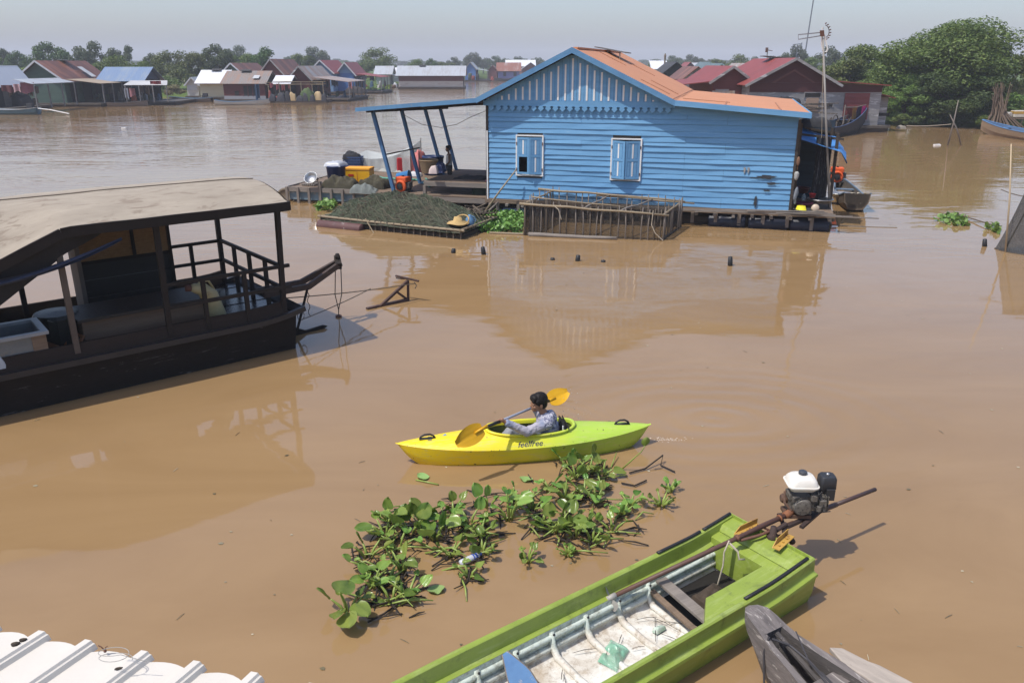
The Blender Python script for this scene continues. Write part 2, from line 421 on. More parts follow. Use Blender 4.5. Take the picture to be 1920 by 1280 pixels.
for x, zt in ((-.03,3.2),(HW+.03,2.83)):
    mb = MB(); mb.span((x-.035,-.05,.42),(x+.035,.03,zt)); mb.build('corner_board', DARKW, house)
mb = MB(); mb.span((-.05,-.055,.46),(-.012,-.051,2.4)); mb.build('pale_edge_strip', WHITE, house)
# gable: vertical boards, white battens, cut lower edge
GZ = 3.20
mb = MB(); nbd = 26
for i in range(nbd):
    xa = -.1+5.3*i/nbd; xb = xa+5.3/nbd-.006
    ya = -.075-r2.uniform(0,.006)
    mb.prism([(xa,ya,GZ),(xb,ya,GZ),(xb,ya,max(GZ+.01,topz(xb)-.03)),(xa,ya,max(GZ+.01,topz(xa)-.03))],(0,.03,0))
gp = mb.build('gable_boards', BLUED if False else BLUE, house)
mb = MB()
for i in range(26):
    x = .03+i*.2
    zt = topz(x)-.15-(.05 if i % 2 else 0)
    if zt > GZ+.08: mb = MB(); mb.span((x-.024,-.094,GZ+.05),(x+.024,-.082,zt)); mb.build('white_batten', WHITE, house)
mb = MB()
mb.span((-.12,-.094,GZ-.11),(5.22,-.084,GZ+.03))
for i in range(25):
    x = .02+i*.205+.1
    if x > 5.15: break
    o = [(x-.07,GZ-.10),(x-.098,GZ-.16),(x-.02,GZ-.20),(x,GZ-.245),(x+.02,GZ-.20),(x+.098,GZ-.16),(x+.07,GZ-.10)]
    o = [(x-.098,GZ-.10),(x-.05,GZ-.125),(x-.085,GZ-.17),(x,GZ-.25),(x+.085,GZ-.17),(x+.05,GZ-.125),(x+.098,GZ-.10)]
    mb.prism([(a,-.103,b) for a, b in o],(0,.014,0))
mb.build('scalloped_valance', BLUE, house)
# roofs
OH = -.35
def roof(name, a, b, c, d, mat, t=.035, parent=house):
    m = MB(); nu = 14; nv = 8
    a, b, c, d = map(Vector, (a, b, c, d)); nn = (b-a).cross(d-a).normalized(); nn = nn if nn.z > 0 else -nn
    m.grid(lambda u, v: a.lerp(b, u).lerp(d.lerp(c, u), v)+nn*(mnoise.noise(Vector((u*6, v*5, a.x)))*.012), nu, nv)
    m.slab(a-nn*.012, b-nn*.012, c-nn*.012, d-nn*.012, t)
    return m.build(name, mat, parent, raw=True)
PK = 4.60
rf = roof('roof_slope', (2.45,OH,PK),(5.2,OH,3.29),(5.2,HD+.3,3.29),(2.45,HD+.3,PK), ORANGE)
rl = roof('roof_slope', (2.45,OH,PK),(-.2,OH,3.30),(-.2,HD+.3,3.30),(2.45,HD+.3,PK), ORANGE)
l2 = roof('lean_to_roof', (5.17,OH-.003,3.285),(8.62,OH-.003,3.02),(8.62,HD+.3,3.02),(5.17,HD+.3,3.285), ORANGE)
# joints of the sheets, proud of the roof
def seams(parent, pts):
    m = MB()
    for a, b in pts: m.beam(a, b, .035, .014)
    m.build('sheet_seam', worn('seam_grey', (.42,.19,.10), (.3,.14,.08), None, 6), parent)
seams(rf, [((2.45+2.75*t,y,PK-1.31*t+.012),(2.45+2.75*(t+.3),y+.01,PK-1.31*(t+.3)+.012)) for t, y in ((.62,.9),(.05,3.2),(.66,2.5),(.3,5.2))]+[((5.14,OH,3.318),(5.14,HD+.3,3.318))])
seams(l2, [((5.3,1.4,3.285),(6.6,1.42,3.185)),((7.9,OH+.1,3.088),(7.9,4,3.088)),((6.5,OH,3.196),(6.5,1.8,3.196))])
mb = MB(); 
for y in [OH+.45+i*.92 for i in range(9)]: mb.span((2.38,y,PK-.01),(2.52,y+.9,PK+.03))
mb.build('ridge_cap', ORANGE, house)
hs = MB(); hs.slab((2.18,4.6,PK+.13),(3.2,4.6,PK-.10+.05),(3.2,5.9,PK-.10+.05),(2.18,5.9,PK+.13),.03)
hs.beam((2.6,4.7,PK-.1),(2.6,4.7,PK+.03),.04,.04); hs.beam((3.0,4.65,PK-.3),(3.0,4.65,PK-.03),.04,.04)
hs.build('roof_hatch', worn('grey_tin_patch', (.2,.19,.18), (.1,.1,.1), RUST and (.2,.1,.06), 4), house)
def board(name, a, b, h, t=.03, mat=BLUED):
    m = MB(); a, b = Vector(a), Vector(b); k = 8
    for i in range(k):
        p, q = a.lerp(b, i/k), a.lerp(b, (i+1)/k)
        m.add([p, q, q-Vector((0,0,h)), p-Vector((0,0,h)), p+Vector((0,t,0)), q+Vector((0,t,0)), q+Vector((0,t,-h)), p+Vector((0,t,-h))], [(0,1,2,3),(7,6,5,4),(0,4,5,1),(2,6,7,3)]+([(0,3,7,4)] if i == 0 else [])+([(1,5,6,2)] if i == k-1 else []))
    return m.build(name, mat, house)
board('bargeboard', (-.24,OH-.033,3.31), (2.45,OH-.033,PK+.02), .15)
board('bargeboard', (2.45,OH-.034,PK+.02), (5.23,OH-.034,3.30), .15)
board('fascia', (5.23,OH-.036,3.30), (8.64,OH-.036,3.035), .14, mat=BLUE)
mb = MB(); mb.slab((8.62,OH-.03,3.03),(8.65,OH-.03,3.03),(8.65,HD+.3,3.03),(8.62,HD+.3,3.03),.12); mb.build('fascia', BLUE, house)
# windows with folding shutters
def shutter(parent, hinge, w, ang, z0, z1, hole=False, side=1):
    m = MB(); s = MB(); h = z1-z0; t = .025
    fr = .055
    pans = [(z0+fr, z0+h*.5-fr/2), (z0+h*.5+fr/2, z1-fr)]
    for a, b in ((0,fr),(w-fr,w)): m.span((a,-t,z0),(b,0,z1))
    for za, zb in ((z0,pans[0][0]),(pans[0][1],pans[1][0]),(pans[1][1],z1)): m.span((fr,-t,za),(w-fr,0,zb))
    for i, (za, zb) in enumerate(pans):
        if hole and i == 0: 
            continue
        m.span((fr,-t+.010,za),(w-fr,-.006,zb))
        for k in range(3):
            xx = fr+(w-2*fr)*(k+.5)/3
            (s if k == 1 else m).span((xx-.020,-t+.002,za+.02),(xx+.020,-t+.0099,zb-.02))
    M = Matrix.Translation(hinge) @ Matrix.Rotation(ang, 4, 'Z') @ Matrix.Scale(side, 4, (1,0,0))
    m.xf(M); s.xf(M)
    o = m.build('shutter', BLUE, parent)
    return o, s
for wi, (a, b, c, d) in enumerate(wins):
    m = MB(); f = .035
    for x0, x1, za, zb in ((a-f,a+.005,b-f,d+f),(c-.005,c+f,b-f,d+f),(a+.005,c-.005,d,d+f),(a+.005,c-.005,b-f,b)): m.span((x0,-.075,za),(x1,.05,zb))
    wn_ = m.build('window', WHITE, house)
    hw = (c-a)/2+(.0 if wi == 0 else .022); wb = MB()
    for hx, ang, side, hole in ((a+.01, R(-9 if wi == 0 else -24), 1, wi == 0), (c-.01, R(16 if wi == 0 else 20), -1, False)):
        _, s = shutter(wn_, Vector((hx,-.05,0)), hw, ang, b+.02, d-.03, hole, side)
        s.build('shutter_slat', WHITE, wn_)
    m = MB()
    for hx in (a-.005, c+.005):
        for hz_ in (b+.15, d-.2): m.span((hx-.012,-.088,hz_-.04),(hx+.012,-.076,hz_+.04))
    m.build('hinge', RUST, wn_)
# wall bracket, burnt patches
m = MB()
for x in (7.14,7.24): m.prism([(x-.025,-.062,1.60),(x+.025,-.062,1.60),(x+.03,-.062,1.52),(x,-.062,1.42),(x-.02,-.062,1.50)],(0,.02,0))
m.build('wall_bracket', STEEL, house)
def blotch(cx, cz, w, h, sd, drip=0):
    q = random.Random(sd); pts = []
    for i in range(22):
        t = 2*math.pi*i/22; rr = 1+q.uniform(-.35,.2)
        pts.append((cx+w*rr*math.cos(t), -.066, cz+h*rr*math.sin(t)))
    m.prism(pts, (0,.003,0))
m = MB(); blotch(7.72,1.37,.26,.05,1); blotch(7.88,1.20,.16,.035,2); blotch(7.76,1.01,.09,.03,5); blotch(7.42,1.33,.14,.012,9); blotch(7.5,.72,.05,.17,7)
m.build('soot_stain', plain('soot', (.045,.05,.06), .95), house)
# floating base under the house
m = MB()
m.span((-.1,-.12,.36),(9.55,-.04,.46)); m.span((-.1,HD-.1,.36),(9.55,HD,.46))
m.span((-.1,-.04,.44),(9.5,HD-.1,.485))
m.build('platform_floor', BROWNW, house)
m = MB()
for i in range(20):
    x = .1+i*.49; m.beam((x,-.22-r2.uniform(0,.12),.33),(x,HD,.33),.08,.07)
m.build('joist', GREYW, house)
m = MB()
for i in range(26):
    x = 3.3+i*.24; m.beam((x,-.28-r2.uniform(0,.1),.435+r2.uniform(-.02,.02)),(x+r2.uniform(.5,1.6),-.2-r2.uniform(-.04,.14),.43+r2.uniform(0,.05)),.035,.025)
m.build('loose_edge_slat', GREYW, house)
m = MB()
for y in (.25,2.8,5.4): m.tube([(-.1,y,.12),(9.4,y,.12)], .19, 12)
m.build('float_log', DARKW, house)
m = MB()
for i in range(3):
    x0 = 6.3+i*1.07; m.lathe([(.001,0),(.24,0),(.255,.04),(.25,.3),(.262,.34),(.25,.38),(.25,.6),(.262,.64),(.25,.68),(.255,.95),(.24,.99),(.001,.99)],(x0,.10,.10),16,Matrix.Rotation(R(90),3,'Y'), close=False)
m.build('float_drum', worn('black_blue_drum', (.010,.014,.032), (.007,.009,.02), (.03,.03,.04), 4, rough=.45), house, smooth=True)
m = MB()
for x, y in [(i*.62+.3, -.13) for i in range(15)]: m.span((x-.045,y-.02,.06+r2.uniform(-.1,.12)),(x+.045,y+.01,.36))
m.build('hanging_stake', GREYWZ, house)
# right hand porch
m = MB()
for i in range(11): m.span((HW+.02,2.3+.006*(i%2),.5+i*.2),(9.5,2.33+.006*(i%2),.5+i*.2+.2))
m.build('porch_wall', worn('porch_dark_paint', (.035,.06,.09), (.02,.03,.045), (.09,.09,.09), 2, (.4,1,2), .8, .5, .62), house)
for x, y, zt in ((9.48,.9,2.45),(9.46,2.28,2.5),(8.47,.06,2.75)):
    m = MB(); m.beam((x,y,.44),(x-.02,y,zt),.075,.075); m.build('porch_post', DARKW, house)
for a_, b_ in (((8.4,.9,2.42),(9.62,.9,2.30)),((8.4,2.3,2.52),(9.62,2.3,2.35))): m = MB(); m.beam(a_, b_, .05, .06); m.build('porch_beam', DARKW, house)
# left veranda: roof, leaning posts, deck
VM = worn('veranda_roof_tin', (.35,.17,.11), (.28,.13,.09), (.2,.1,.07), 2.5)
vr = roof('veranda_roof', (-.12,OH+.05,3.285),(-3.95,OH+.05,2.965),(-3.95,6.7,2.72),(-.12,6.7,3.04), VM, .03)
board('fascia', (-3.98,OH+.02,2.985), (-1.9,OH+.02,3.16), .11); board('fascia', (-1.9,OH+.018,3.16), (-.22,OH+.018,3.30), .12)
m = MB(); m.beam((-3.62,OH+.05,2.90),(-3.62,6.6,2.66),.06,.09); m.beam((-1.9,OH+.08,3.06),(-1.9,6.6,2.82),.06,.08); m.beam((-.15,OH+.08,3.2),(-.15,6.6,2.95),.06,.08)
for y in (.9,2.2,3.6,5): m.beam((-.1,y,3.20-y*.035),(-3.9,y,2.88-y*.035),.05,.05)
m.build('veranda_rafter', DARKW, house)
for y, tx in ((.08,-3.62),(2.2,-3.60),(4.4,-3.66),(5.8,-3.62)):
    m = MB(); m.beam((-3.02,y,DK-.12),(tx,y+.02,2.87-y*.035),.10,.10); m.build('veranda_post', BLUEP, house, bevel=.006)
m = MB(); m.beam((-3.30,.10,1.62),(-3.17,2.55,1.60),.035,.035); m.build('cross_stick', STICK, house)
m = MB()
for j in range(30):
    y = .02+j*.2; x0 = -3.7 if y < .35 else -6.85
    m.span((x0+r2.uniform(0,.12),y,DK-.05),(-.06,y+.188,DK-.004-r2.uniform(0,.012)))
m.build('deck_planks', BROWNW, house)
m = MB(); m.span((-3.7,-.03,.3),(-.08,.015,.44)); m.span((-6.9,.30,.36),(-3.7,.345,.5)); m.span((-6.93,.35,.36),(-6.885,6.,.5)); m.span((-6.9,6.0,.36),(-.08,6.05,.5)); m.build('deck_edge_beam', GREYW, house)
m = MB(); m.span((-6.82,.375,.10),(-3.75,.40,.355)); m.build('deck_skirt', worn('pale_blue_planks', (.16,.24,.29), (.11,.17,.21), (.25,.23,.2), 3, (.5,1,2), .7, .5, .55), house)
m = MB()
for i in range(9):
    x = -6.85+i*.39; m.span((x-.04,.26,-.15),(x+.04,.296,.50+(.22 if i in (3,) else 0)))
m.build('deck_stake', GREYWZ, house)
m = MB()
for y in (.8,2.6,4.6): m.tube([(-7.25,y,.0),(-.2,y,.0)], .20, 12)
m.build('float_log', DARKW, house)
m = MB(); m.tube([(-.0,.5,3.0),(-.7,.4,2.72),(-1.1,.4,2.52),(-1.6,.4,2.42),(-2.2,.4,2.50),(-2.8,.4,2.78)], .008, 5); m.build('hanging_wire', ROPE, house)

# float drum end showing by the corner of the deck
m = MB(); m.lathe([(.001,-.45),(.27,-.45),(.29,-.4),(.29,.4),(.27,.45),(.2,.45),(.19,.43),(.001,.43)],(0,0,0),20,Matrix.Rotation(R(75),3,'X'), close=False)
solo(m, 'float_barrel', worn('old_brown_barrel', (.16,.12,.075), (.09,.07,.05), None, 4), 'rusty brown barrel float half sunk at the outer corner of the deck', 'float', HL(-7.15,1.0,.02), HY, smooth=True)
# ================================================================ things on the veranda deck
def on(px, py, z=DK): 
    v = P(px, py, z); return (v.x, v.y, z)
CLOTH_D = worn('dark_cloth', (.035,.037,.04), (.02,.02,.025), (.07,.07,.075), 6, (1,1,1), .95, .5)
SACK = worn('olive_sack', (.075,.068,.042), (.045,.04,.028), (.12,.11,.075), 5, (1,1,1), .95, .6)
def heap(w, d, h, sd, n=26, k=3.2, rough=.35):
    m = MB()
    def fn(u, v):
        x = (u-.5)*w; y = (v-.5)*d; e = max(0, 1-max(abs(2*u-1)**2.6, abs(2*v-1)**2.6))
        z = h*e**.5*(1+rough*mnoise.noise(Vector((x*k+sd, y*k, sd)))+.12*mnoise.noise(Vector((x*k*3, y*k*3, sd))))
        return Vector((x+.06*mnoise.noise(Vector((y*2, sd, 0))), y+.06*mnoise.noise(Vector((x*2, sd, 5))), max(0, z)))
    m.grid(fn, n, n); return m
# bowl on a stove stand
b = thing('stove_stand', 'dark iron stove stand with firewood at the left corner of the deck', 'stove', on(588,347,DK), HY)
m = MB()
for a in range(4): m.beam((.17*math.cos(a*1.57+.5),.17*math.sin(a*1.57+.5),0),(.12*math.cos(a*1.57+.5),.12*math.sin(a*1.57+.5),.22),.03,.03)
m.build('leg', DARKW, b); m = MB(); m.lathe([(.15,.18),(.18,.18),(.18,.22),(.15,.22),(.15,.18)], n=14, close=False); m.build('ring', DARKW, b)
m = MB()
for i in range(7): m.beam((-.3+i*.07,-.22,.03),(-.25+i*.08,.25,.05+.02*(i%2)),.045,.04)
m.build('firewood', GREYW, b)
m = MB(); m.lathe([(.001,0),(.10,.005),(.17,.06),(.205,.13),(.215,.13),(.18,.055),(.105,-.008),(.001,-.012)], n=24, close=False)
bw = solo(m, 'metal_bowl', STEEL, 'shiny round aluminium bowl tipped towards the river at the deck corner', 'bowl', on(585,337,DK+.25), 0, smooth=True, rx=(R(48),R(-12),0))
t = thing('storage_tub', 'blue plastic tub with pale lid standing near the deck corner', 'tub', on(632,345,DK), HY)
m = MB(); m.lathe([(.001,0),(.27,0),(.31,.55),(.33,.56),(.33,.60),(.30,.60),(.30,.56),(.26,.03),(.001,.03)], n=24, close=False); m.build('body', NAVY, t, smooth=True)
m = heap(.56,.56,.16,3,18); m.xf(Matrix.Translation((0,0,.58))); m.build('cover', worn('pale_plastic_sheet', (.5,.52,.55), (.34,.36,.4), None, 7, rough=.35), t, smooth=True)
t = thing('cool_box', 'yellow and orange cool box between blue tub and net tent', 'cool box', on(675,340,DK), HY+R(8))
m = MB(); m.box((0,0,.19),(.84,.5,.38),taper=1.03); m.build('body', YELLOW, t, bevel=.02)
m = MB(); m.box((0,0,.425),(.88,.54,.085)); m.build('lid', worn('orange_yellow_lid', (.8,.36,.02), (.7,.3,.02)), t, bevel=.02)
m = MB(); m.span((-.005,-.262,.02),(.005,-.256,.36)); m.span((-.3,-.264,.2),(-.12,-.258,.26)); m.build('label_strip', REDP, t)
t = thing('blue_crate', 'dark blue slatted crate full of black bags behind the yellow box', 'crate', on(664,322,DK), HY+R(10))
m = MB(); 
for s_ in (-1,1):
    for k in range(3): m.box((0,s_*.22,.35+k*.085),(.62,.02,.05)); m.box((s_*.31,0,.35+k*.085),(.02,.44,.05))
    for k in range(7): m.box((-.3+k*.1,s_*.22,.43),(.022,.024,.24))
m.box((0,0,.31),(.62,.44,.02)); m.box((0,0,.15),(.6,.42,.3)); m.build('body', worn('crate_blue', (.04,.08,.19), (.03,.055,.14)), t)
m = heap(.62,.46,.24,8,20,5,.5); m.xf(Matrix.Translation((-.06,0,.46))); solo(m, 'black_bag', CLOTH_D, 'crumpled black bags piled in the dark blue crate', 'bag', on(664,322,DK), HY+R(10), smooth=True)
m = heap(1.15,.62,.34,11,34,5,.55); solo(m, 'sack', SACK, 'olive green sack lying in front of the yellow cool box', 'sack', on(640,352,DK-.02), HY+R(5), smooth=True)
m = heap(.95,.5,.36,12,34,5,.4); solo(m, 'sack', SACK, 'rounded olive bundle lying beside the first blue veranda post', 'sack', on(703,353,DK-.02), HY, smooth=True)
# mosquito net tent
nt_ = thing('mosquito_net', 'white mosquito net hung as a tent over mats on the deck', 'mosquito net', on(730,318,DK), HY+R(4))
NETW = netting('white_mosquito_net', (.66,.70,.68), .55, 60)
m = MB(); pk = {0:(-1.05,.66),1:(-.1,.62),2:(1.0,1.02)}
def ridge(u): return .66+(-.16*4*u*(1-u))+.42*u**2.2
m.grid(lambda u,v: Vector((-1.1+2.15*u, -.62+.05*math.sin(u*17)+.02*math.sin(u*41), ridge(u)*.80*v+.0)), 30, 8)
m.grid(lambda u,v: Vector((-1.1+2.15*u, .65+.05*math.sin(u*15), ridge(u)*.95*v)), 30, 8)
m.grid(lambda u,v: Vector((-1.1+2.15*u, -.62+1.27*v, ridge(u)*(.80+.15*v)-.10*math.sin(math.pi*v)*math.sin(math.pi*u))), 24, 12)
for xx in (-1.1,1.05): m.grid(lambda u,v: Vector((xx, -.62+1.27*u, ridge(0 if xx < 0 else 1)*(.8+.15*u)*v)), 8, 8)
m.build('net', NETW, nt_, smooth=True, raw=True)
m = MB(); m.tube([(-1.1,-.62,0),(-1.1,-.62,.56)],.012,6); m.tube([(1.05,.65,0),(1.05,.65,1.1)],.014,6); m.tube([(1.05,-.62,0),(1.05,-.62,.9)],.012,6); m.tube([(-1.1,.65,0),(-1.1,.65,.66)],.012,6); m.tube([(.1,-.62,0),(.1,-.62,.52)],.012,6); m.build('tent_pole', GREYWZ, nt_)
m = heap(1.7,.9,.14,21,20,3); solo(m, 'sleeping_mat', worn('faded_blanket', (.42,.40,.36), (.3,.34,.33), (.4,.25,.2), 3, wearcut=.55, rough=.95), 'rumpled pale bedding inside the white mosquito net', 'bedding', on(722,319,DK), HY, smooth=True)
for px, py, h, lab in ((752,322,.5,'red fuel can under the net beside second blue post'),(766,321,.46,'red fuel can right of another red can behind the post'),(786,322,.55,'pale red plastic bag sack just left of the big blue tub')):
    t = thing('fuel_can' if h < .55 else 'plastic_sack', lab, 'can' if h < .55 else 'bag', on(px,py,DK), HY+R(px))
    if h < .55:
        m = MB(); m.box((0,0,h/2),(.30,.2,h),taper=.92); m.build('body', REDP, t, bevel=.03)
        m = MB(); m.tube([(-.1,0,h),(-.08,0,h+.06),(.08,0,h+.06),(.1,0,h)],.014,6); m.build('handle', REDP, t); m = MB(); m.lathe([(.03,0),(.03,.05)],(.1,0,h),10); m.build('spout_cap', BLACK, t)
    else:
        m = heap(.5,.4,h+.2,31,18,4); m.build('body', worn('red_white_plastic', (.55,.12,.12), (.5,.25,.24), (.6,.5,.48), 4), t, smooth=True)
t = thing('blue_bucket', 'light blue bucket lying on its side under the veranda roof', 'bucket', on(757,331,DK+.16), HY)
Mb = Matrix.Rotation(R(80),3,'Y')
m = MB(); m.lathe([(.001,-.22),(.14,-.22),(.17,.2),(.185,.2),(.185,.22),(.16,.22),(.13,-.19),(.001,-.19)],(0,0,0),20,Mb,close=False); m.build('body', worn('bucket_blue', (.05,.22,.5), (.04,.18,.42), rough=.4), t, smooth=True)
m = MB(); m.tube([Vector((.2,.17*math.cos(a),-.17+.2*math.sin(a)*-.6)) for a in [i*math.pi/10 for i in range(11)]],.006,5); m.build('handle', STEEL, t)
m = heap(.5,.3,.14,41,14,5); solo(m, 'crumpled_cloth', worn('white_rag', (.6,.6,.6), (.45,.46,.5), rough=.9), 'crumpled white cloth lying beside the light blue bucket', 'cloth', on(779,330,DK), HY, smooth=True)
m = MB(); m.lathe([(.001,0),(.1,0),(.19,.05),(.2,.05),(.11,-.01),(.001,-.012)],(0,0,.02),20,close=False); solo(m, 'metal_plate', STEEL, 'flat shiny metal plate on the planks near the green hose', 'plate', on(752,336,DK), smooth=True)
# big blue tub with clothes and a wicker basket
t = thing('water_tub', 'big dark blue water tub under the wicker basket', 'tub', on(813,327,DK), HY)
m = MB(); m.lathe([(.001,0),(.40,0),(.43,.1),(.45,.58),(.475,.58),(.475,.64),(.43,.64),(.4,.03),(.001,.03)],n=28,close=False); m.xf(Matrix.Diagonal((.82,.82,1,1))); m.build('body', NAVY, t, smooth=True)
t = thing('wicker_basket', 'round wicker basket resting on the rim of the big blue tub', 'basket', on(804,323,DK+.60), HY)
m = MB()
for i in range(14):
    z = .0+i*.026; rr = .20+.08*(i/13)
    m.tube([(rr*math.cos(a)*(1+.012*(-1)**(k+i)), rr*math.sin(a)*(1+.012*(-1)**(k+i)), z) for k, a in enumerate([j*2*math.pi/28 for j in range(29)])], .016, 5, False)
m.lathe([(.001,0),(.20,0)],n=20,close=False); m.build('weave', worn('wicker', (.26,.18,.10), (.17,.115,.065), None, 12), t)
m = MB(); m.tube([(.285*math.cos(a),.285*math.sin(a),.36) for a in [j*2*math.pi/24 for j in range(25)]],.024,6,False); m.build('rim', worn('wicker', None or (.26,.18,.10)), t)
m = heap(.36,.4,.3,51,20,4,.5); solo(m, 'laundry', worn('navy_white_laundry', (.03,.05,.14), (.02,.03,.08), (.45,.45,.5), 5, wearcut=.56, rough=.95), 'dark blue and white laundry heaped at right in the big blue tub', 'laundry', on(823,323,DK+.60), HY, smooth=True)
m = heap(.26,.26,.22,53,14,5); solo(m, 'laundry', worn('pinkish_cloth', (.6,.5,.47), (.5,.4,.38), rough=.95), 'pale pink cloth in the middle of the big blue tub', 'laundry', on(813,325,DK+.64), HY, smooth=True)
# hose
m = MB()
pts = [P(px,py,DK+.03) for px,py in ((702,329),(718,334),(735,335),(752,336),(770,336),(785,338),(795,343),(806,350),(813,346),(808,340),(798,335))]
ctr = pts[0].copy(); m.tube([p-ctr for p in pts], .030, 7); solo(m, 'garden_hose', worn('green_hose', (.10,.38,.27), (.08,.3,.22), rough=.4), 'pale green hose snaking across the deck planks', 'hose', ctr, smooth=True)
m = heap(.7,.5,.10,61,16,3); solo(m, 'tarp', worn('teal_tarp', (.02,.12,.2), (.015,.08,.15), rough=.5), 'small teal tarp crumpled on the deck beside the hose end', 'tarp', on(812,343,DK), HY, smooth=True)
# orange pump engine
def pump(name, lab, loc, rz, colr, sc_=1.):
    t = thing(name, lab, 'engine', loc, rz)
    m = MB(); m.box((0,0,.30*sc_),(.30*sc_,.26*sc_,.13*sc_)); m.build('fuel_tank', colr, t, bevel=.025*sc_)
    m = MB(); m.lathe([(.03*sc_,0),(.03*sc_,.025*sc_)],(0,0,.365*sc_),10); m.build('cap', BLACK, t)
    m = MB(); m.lathe([(.001,0),(.15*sc_,0),(.15*sc_,.03*sc_),(.13*sc_,.05*sc_),(.10*sc_,.06*sc_),(.10*sc_,.05*sc_),(.001,.05*sc_)],(0,-.10*sc_,.14*sc_),20,Matrix.Rotation(R(90),3,'X'),close=False); m.build('fan_shroud', colr, t, smooth=True)
    m = MB(); m.lathe([(.001,0),(.075*sc_,0),(.075*sc_,.03*sc_),(.02*sc_,.04*sc_),(.001,.04*sc_)],(0,-.16*sc_,.14*sc_),16,Matrix.Rotation(R(90),3,'X'),close=False); m.build('starter_hub', BLACK, t)
    m = MB(); m.box((0,.03*sc_,.13*sc_),(.3*sc_,.22*sc_,.2*sc_)); m.box((.17*sc_,0,.17*sc_),(.1*sc_,.16*sc_,.13*sc_)); m.box((0,0,.015*sc_),(.36*sc_,.3*sc_,.03*sc_)); m.build('engine_block', plain('engine_grey', (.06,.06,.06), .6), t, bevel=.01)
    return t
pump('pump_engine', 'orange petrol pump engine on the deck between first two posts', on(757,359,DK), HY+R(-10), worn('engine_orange', (.75,.11,.02), (.6,.09,.02), (.2,.08,.05), 6), 1.25)
m = MB()
for i in range(4): m.beam((-.9+.2*i,-.1+.1*i,.03),(.5-.2*i,.25+.1*i,.06),.06,.04)
solo(m, 'scrap_timber', DARKW, 'loose dark timber offcuts lying behind the olive bundle', 'timber', on(728,352,DK), HY)
# plank table
t = thing('plank_table', 'low broad plank table against the blue house wall', 'table', HL(-1.1,.95,DK), HY)
TW, TD, TH = 2.0, 1.5, .36
m = MB()
for i in range(9): m.span((-TW/2,-TD/2+i*TD/9,TH-.035),(TW/2,-TD/2+(i+1)*TD/9-.012,TH-.002*(i%3)))
m.build('tabletop', BROWNW, t)
m = MB(); m.span((-TW/2,-TD/2-.03,TH-.13),(TW/2,-TD/2,TH+.004)); m.span((-TW/2,TD/2,TH-.12),(TW/2,TD/2+.03,TH)); m.span((-TW/2-.03,-TD/2,TH-.12),(-TW/2,TD/2,TH)); m.build('apron', GREYW, t)
for x in (-1,1):
    for y in (-1,1):
        m = MB(); m.span((x*TW/2-.045,y*TD/2-.045,0),(x*TW/2+.045,y*TD/2+.045,TH-.13 if y < 0 else TH-.04)); m.build('leg', GREYWZ, t)
m = heap(1.0,.45,.10,71,24,4,.6); solo(m, 'dark_clothes', CLOTH_D, 'dark clothes spread out on the low plank table', 'clothes', HL(-.9,1.1,DK+TH), HY, smooth=True)
m = heap(.25,.18,.1,73,12,6); solo(m, 'pink_cloth', worn('pink_cloth', (.5,.12,.25), (.4,.1,.2), rough=.9), 'small pink cloth on the table end next to the wall', 'cloth', HL(-.2,.75,DK+TH), HY, smooth=True)
m = heap(.42,.4,.30,77,14,4); solo(m, 'green_sack', worn('dark_green_sack', (.03,.05,.03), (.02,.03,.02), rough=.9), 'dark green sack stored underneath the low plank table', 'sack', HL(-.45,.55,DK), HY, smooth=True)

# ================================================================ net raft
A = P(602,407,.22); B_ = P(864,433,.22)
ax = (B_-A); RL = ax.length; ryaw = math.atan2(ax.y, ax.x)
raft = thing('net_raft', 'low bamboo raft frame carrying the heaped fishing net', 'raft', (A.x,A.y,0), ryaw)
m = MB()
m.tube([(-.1,0,.24),(RL*.5,.02,.22),(RL+.1,0,.23)], .035, 8); m.tube([(0,1.9,.22),(RL,2.0,.22)], .035, 8); m.tube([(0,-.05,.24),(0,2,.24)],.03,8); m.tube([(RL,-.05,.24),(RL,2,.24)],.03,8); m.build('rail', BAMBOO, raft)
m = MB()
for i in range(23):
    x = i*RL/22; m.beam((x,.0,-.3),(x+r2.uniform(-.03,.03),0,.25+r2.uniform(0,.03)),.03,.03)
for i in range(10): m.beam((0,i*.2,-.3),(0,i*.2,.24),.03,.03)
m.build('stake', STICK, raft)
m = MB(); m.span((0.03,.05,-.05),(RL-.03,1.95,.10)); m.build('floor', DARKW, raft)
m = MB(); m.lathe([(.14,-.72),(.15,-.7),(.15,.7),(.14,.72)],(.72,-.10,.015),14,Matrix.Rotation(R(90),3,'Y')); m.build('float_drum', worn('rusty_red_drum', (.12,.05,.045), (.08,.04,.04), (.3,.28,.26), 4), raft, smooth=True)
m = MB(); m.beam((1.5,-.02,.3),(2.0,-.32,-.05),.02,.02); m.build('loose_stick', BAMBOO, raft)
# the net itself: folded sheets of dark mesh
def netheap():
    m = MB(); L, Wd = RL, 2.0
    def fn(u, v):
        x = u*L; y = v*Wd-.05
        e = max(0, 1-abs(2*u-.92)**2.1)**.8*max(0, 1-abs(2*v-1.05)**3)**.55*(1-.25*max(0,u-.45))
        h = .60*e*(1+.25*mnoise.noise(Vector((x*1.1, y*1.6, 2))))
        s__ = x*.75-y*2.2+1.9*mnoise.noise(Vector((x*.7, y*.8, 7)))+.5*mnoise.noise(Vector((x*2.4, y*2.6, 3))); fold = .085*math.sin(s__*4.2)+.045*math.sin(s__*11.+x*2)+.07*mnoise.noise(Vector((x*3, y*4, 1)))+.05*mnoise.noise(Vector((x*9, y*13, 1)))+.03*mnoise.noise(Vector((x*25, y*30, 1)))
        return Vector((x, y, .16+max(0, h+fold*e)))
    m.grid(fn, 220, 120); return m
